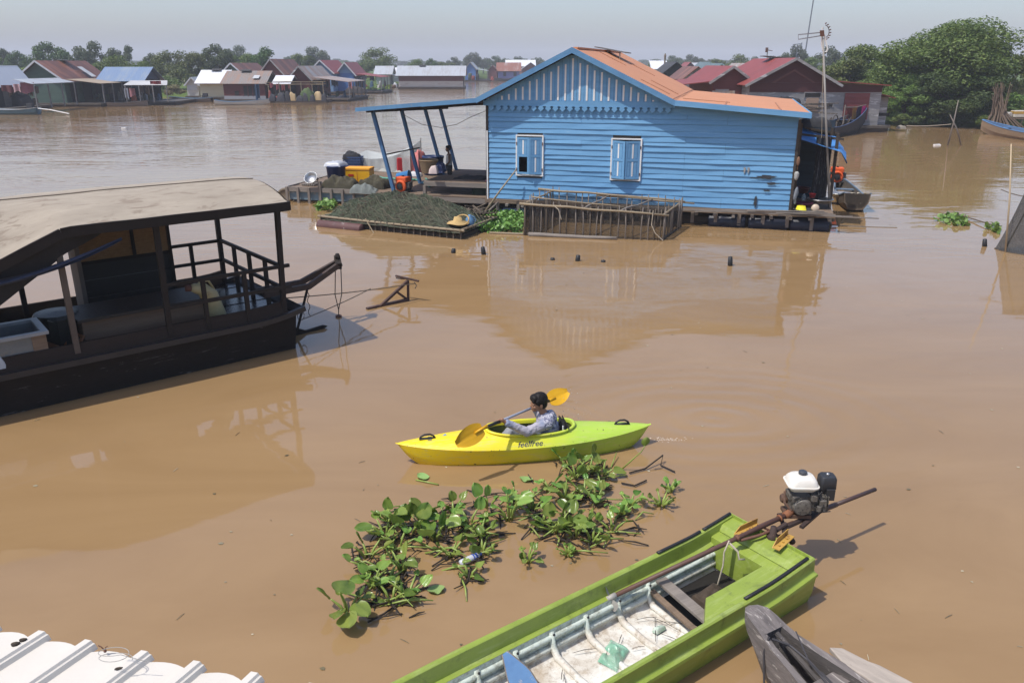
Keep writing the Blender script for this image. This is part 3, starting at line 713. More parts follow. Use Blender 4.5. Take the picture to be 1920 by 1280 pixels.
def net_mat():
    n = NT('fishing_net'); v = n.coord('Object', (1.6,1.,2.4), rot=(0,0,R(-24)))
    a = n.noise(v, 1.4, 5, .62, .6); s_ = n.noise(n.coord('Object', (3.,22.,8.), rot=(0,0,R(-28))), 2., 4, .7, 1.2); f = n.noise(n.coord('Object'), 60, 2, .6)
    c = n.ramp(a, [(.36,(.075,.05,.035)),(.45,(.026,.026,.019)),(.52,(.085,.11,.066)),(.59,(.032,.036,.024)),(.66,(.10,.07,.05))])
    c = n.mix(n.ramp(s_, [(.42,(0,0,0)),(.66,(1,1,1))]), c, (.13,.14,.095)); c = n.mix(n.math('MULTIPLY', f, .7), c, (.03,.03,.025))
    n.bsdf(c, .95, n.math('ADD', n.math('MULTIPLY', s_, .8), f), .8, .04, Specular_IOR_Level=.15); return n.m
FNET = net_mat()
m = netheap(); m.xf(Matrix.Rotation(0,4,'Z')); o = m.build('fishing_net', FNET, None, True, raw=True); netsurf = m; o.location = (A.x,A.y,0); o.rotation_euler = (0,0,ryaw); tag(o, 'heap of dark green fishing net on the bamboo raft', 'fishing net')
sb_ = MB(); q_ = random.Random(31); NU_, NV_ = 220, 120
for k_ in range(520):
    u0, v0 = q_.uniform(.0,.97), q_.uniform(.02,.98); L_ = q_.uniform(.05,.22); sl_ = q_.gauss(-.55,.35); pts_ = []
    for t_ in range(8):
        uu = min(1,max(0,u0+L_*t_/7)); vv = min(1,max(0,v0+sl_*L_*t_/7+.012*math.sin(t_*1.3+k_))); pts_.append(netsurf.v[int(uu*NU_)*(NV_+1)+int(vv*NV_)]+Vector((0,0,.008+.012*math.sin(t_*.9))))
    sb_.tube(pts_, q_.uniform(.005,.013), 4, False)
sb_.build('net_strand', leafmat('net_strand_mat', (.032,.038,.026), (.062,.078,.048), (.095,.08,.06), .95, .0), o, True, raw=True)
m = heap(.9,.35,.24,82,30,7,.7); solo(m, 'grey_net', worn('grey_net_cord', (.2,.22,.21), (.13,.15,.14), None, 9, rough=.95), 'small grey net bundle behind the top left of the net heap', 'fishing net', (lambda v:(v.x,v.y,.42))(P(683,362,.42)), HY, smooth=True)
t = thing('straw_hat', 'yellow straw hat lying on the right end of the net raft', 'hat', (lambda v:(v.x,v.y,.36))(P(858,416,.36)), ryaw)
STRAW = worn('straw', (.52,.36,.15), (.4,.27,.11), None, 14, rough=.9)
m = MB(); m.lathe([(.001,.13),(.08,.12),(.11,.02),(.30,-.02),(.305,-.03),(.11,.005),(.001,.1)],n=22,close=False); m.jitter(.03,4); m.build('body', STRAW, t, smooth=True)
m = MB(); m.tube([(.2*math.cos(a)+.12,.13*math.sin(a),.05+.12*math.sin(a)) for a in [i*2*math.pi/18 for i in range(19)]],.018,6); m.build('rolled_edge', STRAW, t, smooth=True)
t = thing('water_jug', 'small blue plastic jug beside the straw hat', 'jug', (lambda v:(v.x,v.y,.2))(P(881,424,.2)), 0)
m = MB(); m.lathe([(.001,0),(.10,0),(.11,.05),(.11,.2),(.04,.27),(.04,.3),(.001,.3)],n=14,close=False); m.build('body', worn('jug_blue', (.12,.25,.42), (.09,.2,.35), rough=.4), t, smooth=True)
m = MB(); m.tube([(.1,0,.1),(.16,0,.15),(.12,0,.24),(.04,0,.27)],.015,6); m.build('handle', MATS['jug_blue'], t)
m = MB(); 
for i in range(16): m.beam(P(r2.uniform(862,925),r2.uniform(386,404),.16)-HL(0,0), P(r2.uniform(862,915),r2.uniform(380,404),.30)-HL(0,0),.05,.03)
for i in range(7): m.beam(P(884+i*7,401,.1)-HL(0,0), P(890+i*7,398,.45)-HL(0,0),.035,.035)
o = m.build('brushwood', STICK); o.location = HL(0,0); tag(o, 'tangle of dark sticks between net heap and blue house', 'sticks')
a_, b_ = P(905,403,.1), D(968,318,23.05)
m = MB(); m.tube([(0,0,0),(b_-a_)*.5+Vector((0,0,.02)),b_-a_],[.03,.026,.018],8); solo(m, 'bamboo_pole', BAMBOO, 'slanting bamboo pole leaning on the house wall by the left window', 'pole', a_, smooth=True)
a2 = P(903,408,.05); m = MB(); m.tube([(0,0,0),P(935,378,.4)-a2],[.035,.025],8); solo(m, 'driftwood_branch', GREYWZ, 'short thick branch standing beside the slanting bamboo pole', 'branch', a2, smooth=True)
m = MB(); c0 = P(960,398,.1); m.span((-.45,-.12,0),(.45,.12,.05)); m.span((-.3,.1,.05),(.35,.2,.09)); solo(m, 'floating_board', worn('pale_blue_board', (.25,.36,.5), (.18,.25,.35), (.3,.28,.25), 3), 'pale blue boards floating in front of the house base', 'board', c0, HY)

# ================================================================ fish cage
cf = [P(985,441,0), P(1240,451,0), Vector((4.55,21.45,0)), Vector((1.13,22.35,0))]
cage = thing('fish_cage', 'net covered stick fish cage standing in front of the blue house', 'fish cage', (cf[0].x,cf[0].y,0), math.atan2(cf[1].y-cf[0].y, cf[1].x-cf[0].x))
CI = MW[cage].inverted(); q = [CI @ Vector((p.x,p.y,0)) for p in cf]
CHT = .84
def edge(a, b, n, hgt, hb=None, jit=.04):
    hb = hgt if hb is None else hb
    for i in range(n+1):
        p = a.lerp(b, i/n)+Vector((r2.uniform(-jit,jit),r2.uniform(-.02,.02),0))
        h = hgt+(hb-hgt)*i/n+r2.uniform(-.02,.15); m = MB(); dx = r2.uniform(-.04,.04)
        m.tube([p+Vector((0,0,-.5)), p+Vector((dx*.6+.02*math.sin(i),0,h*.5)), p+Vector((dx,0,h))],[.022,.019,.014],6); m.build('stake', GREYWZ if i % 3 else STICK, cage, smooth=True)
edge(q[0],q[1],19,.84,.68); edge(q[1],q[2],9,.68,.72); edge(q[3],q[2],17,.88,.72); edge(q[0],q[3],9,.84,.88)
def rail(a, b, r_, mat=BAMBOO, w=.04):
    m = MB(); n = 6; m.tube([a.lerp(b,i/n)+Vector((0,r2.uniform(-w,w)*.5,r2.uniform(-w,w)*.4)) for i in range(n+1)], [r_*(1-.3*i/n) for i in range(n+1)], 8); return m.build('rail', mat, cage, smooth=True)
up = Vector((0,0,1))
rail(q[0]+up*.83+Vector((-.15,-.03,0)), q[1]+up*.64+Vector((.15,-.04,0)), .034, GREYW if False else BAMBOO)
rail(q[0]+up*.92+Vector((.15,.10,.05)), q[0].lerp(q[1],.72)+up*.80+Vector((0,.15,0)), .02)
rail(q[3]+up*.88+Vector((-.4,0,.02)), q[2]+up*.70+Vector((.1,0,.02)), .032)
rail(q[3].lerp(q[2],.35)+up*.80, q[2]+up*.66+Vector((.35,0,0)), .03)
rail(q[0]+up*.82, q[3]+up*.86, .028); rail(q[1]+up*.64, q[2]+up*.70, .028)
rail(q[0].lerp(q[1],.42)+up*.72, q[3].lerp(q[2],.45)+up*.78, .03, GREYW); rail(q[0].lerp(q[1],.7)+up*.72, q[3].lerp(q[2],.78)+up*.72, .03, GREYW)
rail(q[0]+up*.04+Vector((.1,-.08,0)), q[0].lerp(q[1],.68)+up*.03+Vector((0,-.12,0)), .062, GREYW, .02); rail(q[0]+up*.03+Vector((-.05,.03,0)), q[0].lerp(q[1],.45)+up*.02+Vector((0,-.03,0)), .05, DARKW, .02)
rail(q[1]+up*.03, q[2]+up*.02, .04, DARKW)
CNET = netting('cage_net', (.036,.033,.030), .66, 70)
m = MB()
for a, b in ((0,1),(1,2),(2,3),(3,0)):
    m.grid(lambda u,v: q[a].lerp(q[b],u)+Vector((0,.02*math.sin(u*60)+.03,-.2+v*(.80-.14*(((q[a].lerp(q[b],u)).x)/q[1].x)+.2)+.03*math.sin(u*31)*v)), 40, 6)
m.build('net', CNET, cage, True, raw=True)
m = MB()
m.tube([q[0].lerp(q[1],.22)+Vector((0,-.05,.78)),q[0].lerp(q[1],.25)+Vector((0,-.07,.7)),q[0].lerp(q[1],.27)+Vector((0,-.05,.45))],.012,6)
p_ = q[0].lerp(q[1],.93); m.tube([p_+Vector((0,-.06,.76)),p_+Vector((-.02,-.08,.4)),p_+Vector((.08,-.1,.2)),p_+Vector((.28,-.08,.02))],.012,6); m.build('rope', ROPEL, cage)
m = MB(); m.tube([(0,0,0),P(840,404,0)*0+Vector((1.55,-.12,-.0))],[.035,.025],8); solo(m, 'bamboo_pole', BAMBOO, 'thin bamboo pole floating left of the fish cage', 'pole', P(918,438,.0)+Vector((0,0,.02)), R(-6), smooth=True)

# ================================================================ distant water hyacinth
HYA = leafmat('hyacinth_leaf', (.075,.155,.025), (.13,.235,.045), (.21,.32,.085), .38, .22, 3.)
def pad_patch(name, lab, cx, cy, pts, n, s, sd, h=.12):
    q_ = random.Random(sd); m = MB(); k = len(pts)
    from mathutils.geometry import intersect_point_tri_2d
    c = Vector((sum(p.x for p in pts)/k, sum(p.y for p in pts)/k, 0))
    for i in range(n):
        a = q_.randrange(k); b = (a+1) % k; u, v = q_.random(), q_.random()
        if u+v > 1: u, v = 1-u, 1-v
        p = c+(pts[a]-c)*u+(pts[b]-c)*v; z = q_.uniform(.01,h)
        d = Vector((q_.uniform(-1,1),q_.uniform(-1,1),q_.uniform(.3,1.6))).normalized(); x = d.cross(Vector((q_.uniform(-1,1),q_.uniform(-1,1),.1))).normalized(); y = d.cross(x)
        ss = s*q_.uniform(.6,1.25); o_ = Vector((p.x-c.x,p.y-c.y,z))
        m.add([o_+(x*math.cos(t)+y*math.sin(t)*.85)*ss+d*(.12*ss*math.cos(2*t)) for t in [j*math.pi/3 for j in range(6)]], [(0,1,2,3,4,5)])
    o = m.build(name, HYA, raw=True); o.location = (c.x,c.y,0); return tag(o, lab, 'water plants', kind='stuff')
pad_patch('water_hyacinth_bed', 'dense bed of bright green water hyacinth left of the fish cage', 0,0,[P(x,y) for x,y in ((866,433),(915,437),(978,437),(984,408),(950,404),(900,408))],1300,.062,1,.20)
pad_patch('water_hyacinth_bed', 'few bright hyacinth leaves at the left end of the net raft', 0,0,[P(x,y) for x,y in ((585,394),(612,398),(634,388),(625,380))],70,.10,2,.2)
pad_patch('water_hyacinth_bed', 'small clump of hyacinth drifting left of the dark net trap', 0,0,[P(x,y) for x,y in ((1752,414),(1786,424),(1814,424),(1812,408),(1780,406))],110,.075,3,.16)
pad_patch('water_hyacinth_bed', 'little green weeds caught at the foot of the dark net trap', 0,0,[P(x,y) for x,y in ((1848,430),(1872,440),(1874,428),(1855,424))],50,.07,4,.14)
pad_patch('water_hyacinth_bed', 'green floating plants before the red roofed blue houses', 0,0,[P(x,y) for x,y in ((675,175),(720,174),(735,165),(700,165))],260,.34,5,.5)

# ================================================================ right end of the house: tarp, net curtain, pots, mast
def TL(x, y, z): return HL(x, y, z)
o_ = HL(8.4,.6,0)
m = MB()
def tarpf(u, v):
    x = 8.42+1.32*u; y = .55+1.55*v; z = 2.60-.34*u-.27*(1-v)-.05*math.sin(math.pi*u)+.035*math.sin(v*9+u*4)-(.22*max(0,u-.86)/.14)*(1+.3*math.sin(v*14))
    return HM @ Vector((x,y,z)) - o_
m.grid(tarpf, 24, 20); m.grid(lambda u,v: tarpf(u,v)-Vector((0,0,.006)), 24, 20)
solo(m, 'blue_tarp', worn('tarp_blue', (.07,.24,.55), (.05,.18,.45), (.03,.09,.25), 1.6, rough=.4, wearcut=.66), 'bright blue tarp stretched as awning over the side porch', 'tarp', o_, smooth=True)
o_ = HL(9.0,.9,0); m = MB()
m.grid(lambda u,v: HM @ Vector((8.92+.40*u+.05*math.sin(v*3)*(1-u), .86+.05*math.sin(u*16+v*2), 2.36-1.72*v+.12*u*v))-o_, 26, 16)
solo(m, 'hanging_net', worn('black_grey_net', (.035,.038,.042), (.02,.02,.024), (.13,.14,.15), 5, (3,3,.4), .9, .6, .56), 'long black and grey net hanging from the porch beam', 'net', o_, smooth=True)
m = heap(.9,.6,.25,88,16,3,.4); solo(m, 'net_bundle', CLOTH_D, 'black net bundle lying at the porch corner under the tarp', 'net', HL(8.9,1.8,2.56), HY, smooth=True)
t = thing('hanging_bag', 'white bag hung with straw hat on the corner of the blue wall', 'bag', HL(8.47,-.02,1.42), HY)
m = MB(); m.ell((0,-.03,0),(.055,.045,.12),12,10); m.jitter(.04,8); m.build('body', worn('bag_white', (.42,.42,.39), (.28,.28,.28), rough=.8), t, smooth=True)
m = MB(); m.beam((0,0,.15),(0,0,.42),.012,.01); m.ell((0,-.03,.38),(.045,.035,.12),10,8); m.build('strap', worn('brown_strap', (.22,.12,.07), (.15,.08,.05)), t)
m = MB(); m.ell((0,-.0,0),(.06,.05,.24),12,10); m.jitter(.05,6); solo(m, 'hanging_cloth', worn('grey_striped_cloth', (.28,.31,.34), (.12,.14,.17), None, 9, (4,1,.5), .9), 'grey striped cloth hanging below the white bag', 'cloth', HL(8.5,.02,.90), HY, smooth=True)
def basin(lab, x, y, z, r_, h, mat, name='wash_basin', cat='basin', rx=None):
    m = MB(); m.lathe([(.001,0),(r_*.75,0),(r_*.97,h),(r_*1.05,h),(r_*1.05,h+.015),(r_*.93,h+.012),(r_*.7,.02),(.001,.02)],n=22,close=False); return solo(m, name, mat, lab, cat, HL(x,y,z), HY, smooth=True, rx=rx)
PZ = .49
basin('purple plastic basin on the porch floor by the wall corner', 8.72,.42,PZ,.28,.16, worn('purple_plastic', (.10,.02,.05), (.07,.015,.035), rough=.4))
basin('red plastic bowl on the big silver tray', 8.98,.62,PZ+.28,.09,.10, REDP, 'plastic_bowl', 'bowl')
basin('wide silver tray on the porch floor under the hanging net', 9.2,.7,PZ+.14,.33,.10, STEEL, 'metal_tray', 'tray')
basin('maroon plastic basin behind the purple one', 8.75,1.4,PZ+.3,.22,.13, worn('maroon_plastic', (.12,.02,.025), (.08,.015,.02), rough=.4))
basin('bright yellow bowl upside down at the porch edge', 8.68,-.02,PZ+.13,.15,-.12, worn('lemon_plastic', (.75,.68,.03), (.65,.58,.03), rough=.4), 'plastic_bowl', 'bowl')
basin('dark shallow pan under the yellow bowl', 8.75,-.05,PZ,.26,.06, CLOTH_D, 'pan', 'pan')
m = MB(); m.lathe([(.001,0),(.09,0),(.10,.03),(.10,.15),(.09,.17),(.001,.17)],(0,0,0),16,Matrix.Rotation(R(75),3,'X'),close=False); solo(m, 'enamel_pot', worn('cream_enamel', (.55,.45,.33), (.4,.32,.24), (.2,.12,.08), 6, rough=.4), 'cream pot lying on its side beside the yellow bowl', 'pot', HL(9.02,-.05,PZ+.1), HY, smooth=True)
m = MB(); m.lathe([(.001,0),(.055,0),(.06,.03),(.055,.16),(.02,.2),(.02,.22),(.001,.22)],n=12,close=False); solo(m, 'plastic_jar', netting('clear_plastic', (.5,.6,.62), .5, 5, .2), 'clear plastic jar between silver tray and wall', 'jar', HL(8.78,.8,PZ+.14), HY, smooth=True)
m = MB()
for i in range(14): m.beam((-1.2+r2.uniform(0,.9),r2.uniform(-.1,.1),.02+.02*i%.06),(.3+r2.uniform(0,.9),r2.uniform(-.12,.12),.03+.018*(i%4)),.03,.02)
solo(m, 'stick_bundle', GREYW, 'bundle of thin grey sticks along the porch edge', 'sticks', HL(8.35,-.30,.47), HY)
# antenna mast
mast = thing('antenna_mast', 'tall thin pole with television aerial and guy rope beside the porch', 'aerial', HL(9.56,.75,0), HY)
SHM = Matrix.Identity(4); SHM[0][2] = -.165; SHM[1][2] = -.045
m = MB(); m.tube([(0,0,-.4),(-.01,0,2.5),(.0,0,4.82)],[.034,.030,.022],8); m.xf(SHM); m.build('pole', worn('pole_grey', (.3,.29,.27), (.22,.2,.18), None, 5, (1,1,.4), .7), mast, smooth=True)
m = MB(); bz = 4.95
for dz in (0,-.075): m.beam((-.05,0,bz+dz*1.),(-.60,-.05,bz-.05+dz*1.5),.026,.026)
m.beam((-.60,-.05,bz-.05),(-.60,-.05,bz-.17),.012,.012)
for i in range(8):
    x = -.1-.065*i; m.tube([(x,-.05,bz-.005*i),(x,.05,bz-.005*i)],.008,5); m.tube([(x,-.05,bz-.08-.009*i),(x,.05,bz-.08-.009*i)],.008,5)
m.xf(SHM); m.build('aerial_boom', worn('aerial_grey', (.30,.30,.32), (.2,.2,.22), rough=.5), mast)
m = MB()
for a in range(8):
    t0 = R(-70+a*20); m.tube([(.03+.15*math.cos(t0),-.14,bz+.03+.2*math.sin(t0)),(.03+.15*math.cos(t0),.16,bz+.03+.2*math.sin(t0))],.014,5)
m.tube([(.02+.13*math.cos(R(t)),0,bz+.03+.16*math.sin(R(t))) for t in range(-80,85,15)],.009,5)
m.box((-.02,0,bz-.02),(.1,.08,.14)); m.xf(SHM); m.build('reflector', RUST, mast)
m = MB(); m.tube([(0,.0,bz+.12),(-.04,.03,bz-.28),(.0,.03,bz-.46),(.07,.0,bz-.46),(.10,0,bz-.4),(.03,0,bz-.05)],.022,5); m.xf(SHM); m.build('feed_cable', WHITE, mast)
m = MB(); m.tube(sag((0,0,4.75),(-.14,-.05,2.35),.02),.006,5); m.xf(SHM); m.build('guy_rope', ROPEL, mast)
pr = P(1550,425,0); m = MB(); m.tube([Vector((0,0,.06)),P(1600,424.5,.0)-pr,P(1640,426,.0)-pr,P(1682,427,.0)-pr],.016,6); m.tube([P(1590,424.5,0)-pr,P(1622,426,0)-pr],.03,6); solo(m, 'mooring_rope', ROPE, 'dark mooring rope lying on the water right of the porch', 'rope', pr)
# small floats on the water
for px, py, h, lab in ((850,474,.10,'tiny dark float left of the thicker float before the cage'),(907,477,.18,'upright black float stub near the left house reflection'),(1083,489,.13,'black float in front of the middle of the fish cage'),(1369,498,.20,'slim dark float standing right of the fish cage'),(1846,462,.18,'thin dark float near the dark net trap'),(1036,487,.04,'low flat dark float between two taller ones'),(1131,491,.04,'flat dark weed float right of the middle float')):
    m = MB(); m.lathe([(.001,-.1),(.05,-.1),(.055,h*.3),(.045,h),(.001,h+.01)],n=10,close=False); solo(m, 'net_float', BLACK, lab, 'float', P(px,py,0), smooth=True, rx=(R(px%13-6),R(py%17-8),0))

# ================================================================ boat with the orange engine
def skiff(name, lab, bow, stern, wid, dep, mats, rise=.35, endrise=.15, flat=.35, n=14, parent_kind='boat', thw=(.3,.62), transom=.7, seatmat=None, group=None):
    """open boat from bow point to stern point on the water"""
    bow, stern = Vector(bow), Vector(stern); d = stern-bow; L = d.length; yaw = math.atan2(d.y, d.x)
    t = thing(name, lab, parent_kind, (bow.x,bow.y,0), yaw, group)
    hull = MB(); inn = MB(); gun = MB(); ro = []; ri = []; gl = {-1:[],1:[]}
    for i in range(n+1):
        u = i/n; w_ = wid/2*min(1, (math.sin(min(u*1.25+.03,1)*math.pi/2))**.8)*(1 if u < .7 else 1-(1-transom)*((u-.7)/.3)**2)
        sh = dep+rise*(1-u)**2.6*1.0+endrise*max(0,(u-.6)/.4)**2; kb = -.12+rise*.75*max(0,1-u/.35)**2+endrise*.6*max(0,(u-.75)/.25)**2
        x = u*L
        ro.append([Vector((x,-w_,sh)),Vector((x,-w_*.9,kb+(sh-kb)*.45)),Vector((x,-w_*flat*1.6,kb+.02)),Vector((x,0,kb)),Vector((x,w_*flat*1.6,kb+.02)),Vector((x,w_*.9,kb+(sh-kb)*.45)),Vector((x,w_,sh))])
        wi = max(.004,w_-.03); kk = kb+.05
        ri.append([Vector((x,-wi,sh)),Vector((x,-wi*.88,kk+(sh-kk)*.45)),Vector((x,-wi*flat*1.5,kk+.02)),Vector((x,0,kk)),Vector((x,wi*flat*1.5,kk+.02)),Vector((x,wi*.88,kk+(sh-kk)*.45)),Vector((x,wi,sh))])
        for s_ in (-1,1): gl[s_].append(Vector((x,s_*(w_-.01),sh+.012)))
    hull.loft(ro, False, False); hull.add(ro[-1]+[], [(0,1,2,3,4,5,6)]); hull.add(ro[0], [(6,5,4,3,2,1,0)])
    hull.build('hull', mats[0], t, raw=True)
    inn.loft(ri, False, False); inn.add(ri[-1], [(0,1,2,3,4,5,6)]); inn.build('inner_hull', mats[1], t, raw=True)
    for s_ in (-1,1):
        m = MB()
        for a, b in zip(gl[s_], gl[s_][1:]): m.beam(a, b, .05, .035)
        m.build('gunwale', mats[2], t)
    for u in thw:
        i = int(u*n); w_ = ro[i][6].y*.98; m = MB(); m.span((u*L-.12,-w_,ro[i][6].z-.10),(u*L+.12,w_,ro[i][6].z-.07)); m.build('seat', seatmat or mats[2], t)
    return t
BGW = worn('old_boat_wood', (.17,.125,.085), (.085,.068,.052), (.27,.22,.17), 3, (1,3,3), .8, .5, .6)
bb = P(1603,398,0); bs = P(1575,350,0)
sk = skiff('small_skiff', 'small weathered wooden skiff with pale blue stern moored by the porch', (bs.x,bs.y+.3,0), (bb.x,bb.y,0), .82, .26, (BGW, worn('boat_inner', (.12,.10,.08), (.07,.06,.05), (.3,.27,.22), 4), worn('faded_blue_rim', (.14,.2,.27), (.09,.12,.16), (.2,.19,.17), 4)), .10, .30, transom=.92, thw=(.12,.42,.66), seatmat=worn('faded_blue_rim', (1,1,1)))
m = MB(); m.lathe([(.001,0),(.26,0),(.33,.10),(.35,.10),(.35,.115),(.32,.11),(.25,.02),(.001,.02)],n=22,close=False); solo(m, 'metal_basin', STEEL, 'round metal basin standing in the small skiff', 'basin', (P(1572,368,.25)), smooth=True)
pump('boat_engine', 'orange boat engine with black fan on the stern of the small skiff', P(1567,341,.52), R(-15), MATS['engine_orange'], 1.3)
m = MB()
for i in range(8): m.tube(sag(Vector((r2.uniform(-.3,.3),r2.uniform(-.4,.4),.05)),Vector((r2.uniform(-.3,.3),r2.uniform(-.4,.4),.1)),-.06,6),.022,6)
solo(m, 'rope_coil', ROPEL, 'pale rope coiled in the middle of the small skiff', 'rope', P(1607,372,.16), smooth=True)
# net trap at the right edge
tr = thing('net_trap', 'dark conical net trap standing in the water at the right edge', 'net trap', P(1925,476,0))
m = MB()
def trapf(u, v):
    a = R(180+200*u-10); rr = .82*(1-.62*v)*(1-.06*math.sin(math.pi*v))
    return Vector((.35+rr*math.cos(a)*1.0, .45+rr*.9*math.sin(a), -.12+1.75*v-.10*math.sin(u*math.pi*3)*v*(1-v)))
m.grid(trapf, 30, 14); m.build('net', netting('trap_net', (.04,.035,.028), .86, 60), tr, True, raw=True)
m = MB(); m.tube([trapf(i/20,.07) for i in range(21)],.025,6); m.build('hoop', DARKW, tr)
m = MB(); m.tube([(-.42,.3,-.2),(.3,.45,1.65)],.02,6); m.tube([(1.0,.2,-.2),(.35,.4,1.7)],.02,6); m.build('frame_stick', STICK, tr)
pb = P(1888,473,0); pt = D(1896,270,pb.y+.25); m = MB(); m.tube([(0,0,-.3),(pt-pb)*.5+Vector((.015,0,0)),pt-pb],[.022,.020,.013],8); solo(m, 'bamboo_pole', worn('pale_bamboo', (.5,.4,.26), (.38,.3,.2), None, 4, (1,1,.5)), 'upright pale bamboo pole in front of the dark net trap', 'pole', pb, smooth=True)
ra = P(1790,400,.02); rb = P(1868,424,.1); m = MB(); m.tube([(0,0,0),(rb-ra)*.5,rb-ra],.018,6); solo(m, 'stick', STICK, 'thin stick drifting between small hyacinth clump and net trap', 'stick', ra)
m = MB(); ra = D(1877,355,19.2); m.tube(sag((0,0,0),D(1919,368,18.6)-ra,.02),.012,5); solo(m, 'tie_rope', ROPE, 'dark tie rope from the bamboo pole to the net trap', 'rope', ra)
# ================================================================ dark houseboat on the left
BOATD = worn('black_brown_hull', (.016,.012,.010), (.010,.008,.008), (.075,.07,.067), 2.6, (.5,.5,2.6), .65, .6, .60, .4, spec=.22)
BOATB = worn('dark_brown_plank', (.036,.024,.018), (.022,.016,.013), (.08,.07,.06), 2, (.5,.5,4), .7, .6, .68, .3, spec=.2)
BOATR = worn('dark_frame_wood', (.028,.022,.019), (.02,.016,.014), (.06,.05,.045), 4, (1,1,1), .65, .4, .7, spec=.2)
hb = thing('houseboat', 'dark brown covered houseboat with beige roof and stern railing', 'boat', (-3.4,11.63,0), R(39.9))
HBW = 2.5
def uplift(u): return .10*max(0,(u+.6)/.8)**2
def hbw(u): return 0.0
N = 26; L0, L1 = -6.5, .24
m = MB(); rings = []
for i in range(N+1):
    u = L0+(L1-L0)*i/N; e = uplift(u); tx = max(0,(u+.2)/.44)*.12
    rings.append([Vector((u,-.02,.56+e)),Vector((u-.01,-.06,.54+e)),Vector((u-tx,0.02,.50+e)),Vector((u-tx*1.5,.10,-.3)),Vector((u-tx*1.5,HBW-.10,-.3)),Vector((u-tx,HBW-.02,.50+e)),Vector((u,HBW+.04,.54+e)),Vector((u,HBW,.56+e))])
m.loft(rings, False, False); m.add(rings[-1], [(7,6,5,4,3,2,1,0)]); m.add(rings[0], [(0,1,2,3,4,5,6,7)]); m.jitter(.006, 6)
m.build('hull', BOATD, hb, raw=True)
for s_, nm in ((-.035,'rub_rail'),(HBW+.035,'rub_rail')):
    m = MB()
    for a, b in zip(rings, rings[1:]): m.beam((a[0].x,s_,a[0].z-.02),(b[0].x+.001,s_,b[0].z-.02),.07,.075)
    m.build(nm, worn('scuffed_rail', (.035,.03,.03), (.022,.02,.02), (.20,.21,.25), 5, (1,1,2), .45, .6, .66, .4), hb)
for y in (.03, HBW-.03):
    m = MB()
    for i in range(N-1): 
        a, b = rings[i], rings[i+1]; m.add([Vector((a[0].x,y-.02,a[0].z)),Vector((b[0].x,y-.02,b[0].z)),Vector((b[0].x,y+.02,b[0].z+.20)),Vector((a[0].x,y+.02,a[0].z+.20)),Vector((a[0].x,y+.04,a[0].z)),Vector((b[0].x,y+.04,b[0].z)),Vector((b[0].x,y+.06,b[0].z+.20)),Vector((a[0].x,y+.06,a[0].z+.20))],[(0,1,2,3),(5,4,7,6),(3,2,6,7)]+([(1,5,6,2)] if i == N-2 else []))
    m.build('bulwark', BOATB, hb)
m = MB()
for i in range(14):
    y = .09+i*.168; m.span((-1.0,y,.56),(.2,y+.155,.585-.004*(i%3)))
m.build('stern_deck', worn('wet_dark_deck', (.03,.026,.024), (.02,.018,.017), (.09,.085,.08), 3, (1,3,1), .22, .4, .66), hb)
m = MB(); m.span((-6.4,.1,.14),(-1.0,HBW-.1,.18)); m.span((-1.0,.1,.16),(-.97,HBW-.1,.56)); m.build('cabin_floor', BOATB, hb)
# posts
for u, v, z0_, tu, tv in ((-.06,.05,.6,-.03,.02),(-.06,HBW-.05,.6,-.05,HBW-.02),(-1.75,.05,.6,-1.74,.03),(-2.93,.06,.5,-2.93,.05),(-3.1,HBW-.08,.3,-3.1,HBW-.05),(-4.6,.06,.5,-4.6,.05),(-4.6,HBW-.08,.3,-4.6,HBW-.05),(-.95,HBW-.06,.6,-.95,HBW-.03)):
    m = MB(); m.beam((u,v,z0_),(tu,tv,2.2),.07,.07); m.build('post', BOATR if u != -2.93 else worn('grey_brown_post', (.12,.095,.075), (.08,.06,.05), None, 5), hb)
def rails(pts, zs, r_=.045):
    for z in zs:
        m = MB()
        for a, b in zip(pts, pts[1:]):
            a, b = Vector(a), Vector(b); m.beam((a.x,a.y,z),(b.x,b.y,z),r_,.05)
        m.build('railing_bar', BOATR, hb)
rails([(-1.75,.03),(.08,.03)], (1.02,1.34)); rails([(-.05,.07),(-.05,HBW-.05)], (1.01,1.345)); rails([(-.03,HBW-.03),(-.95,HBW-.03)], (1.0,1.335))
for u, v in ((-1.22,.04),(-.62,.04),(-.05,.62),(-.05,1.24),(-.05,1.86),(-.55,HBW-.03)):
    m = MB(); m.beam((u,v,.56),(u,v,1.33),.055,.055); m.build('baluster', BOATR, hb)
# roof: low arch with a turned down front half, fabric skin over ply
RFM = worn('beige_roof_skin', (.39,.335,.262), (.29,.245,.19), (.23,.185,.14), 2.2, (.5,1.6,1), .8, .8, .54, .25, fine=9)
def roofz(u, v):
    t = (v/HBW-.5)*2; arch = .24*(1-abs(t)**2.2)
    drop = max(0,(-2.85-u))*.42*min(1,abs(t)**1.0*1.0+.0) if u < -2.85 else 0
    return 2.29+arch-drop*(.35+.65*abs(t)**1.5)+.012*mnoise.noise(Vector((u*1.3,v*2,3)))-.03*max(0,(u+.4)/.5)**2*(1-abs(t))
m = MB(); us = [-6.6+.12*i for i in range(56)]; us = [u for u in us if u < .1]+[.12]
def rg(u, dz): return [Vector((u+(.10*(1-(2*v/HBW-1)**2) if u > 0 else 0)*0, v, roofz(u,max(0,min(HBW,v)))+dz)) for v in [-.06+(HBW+.12)*k/20 for k in range(21)]]
top = [rg(u,0) for u in us]; bot = [rg(u,-.03) for u in us]
m.loft(top, False, False); 
o_ = m.build('roof', RFM, hb, True, raw=True)
m = MB(); m.loft(bot, False, False); m.build('roof_ceiling', BOATR, hb, True, raw=True)
m = MB()
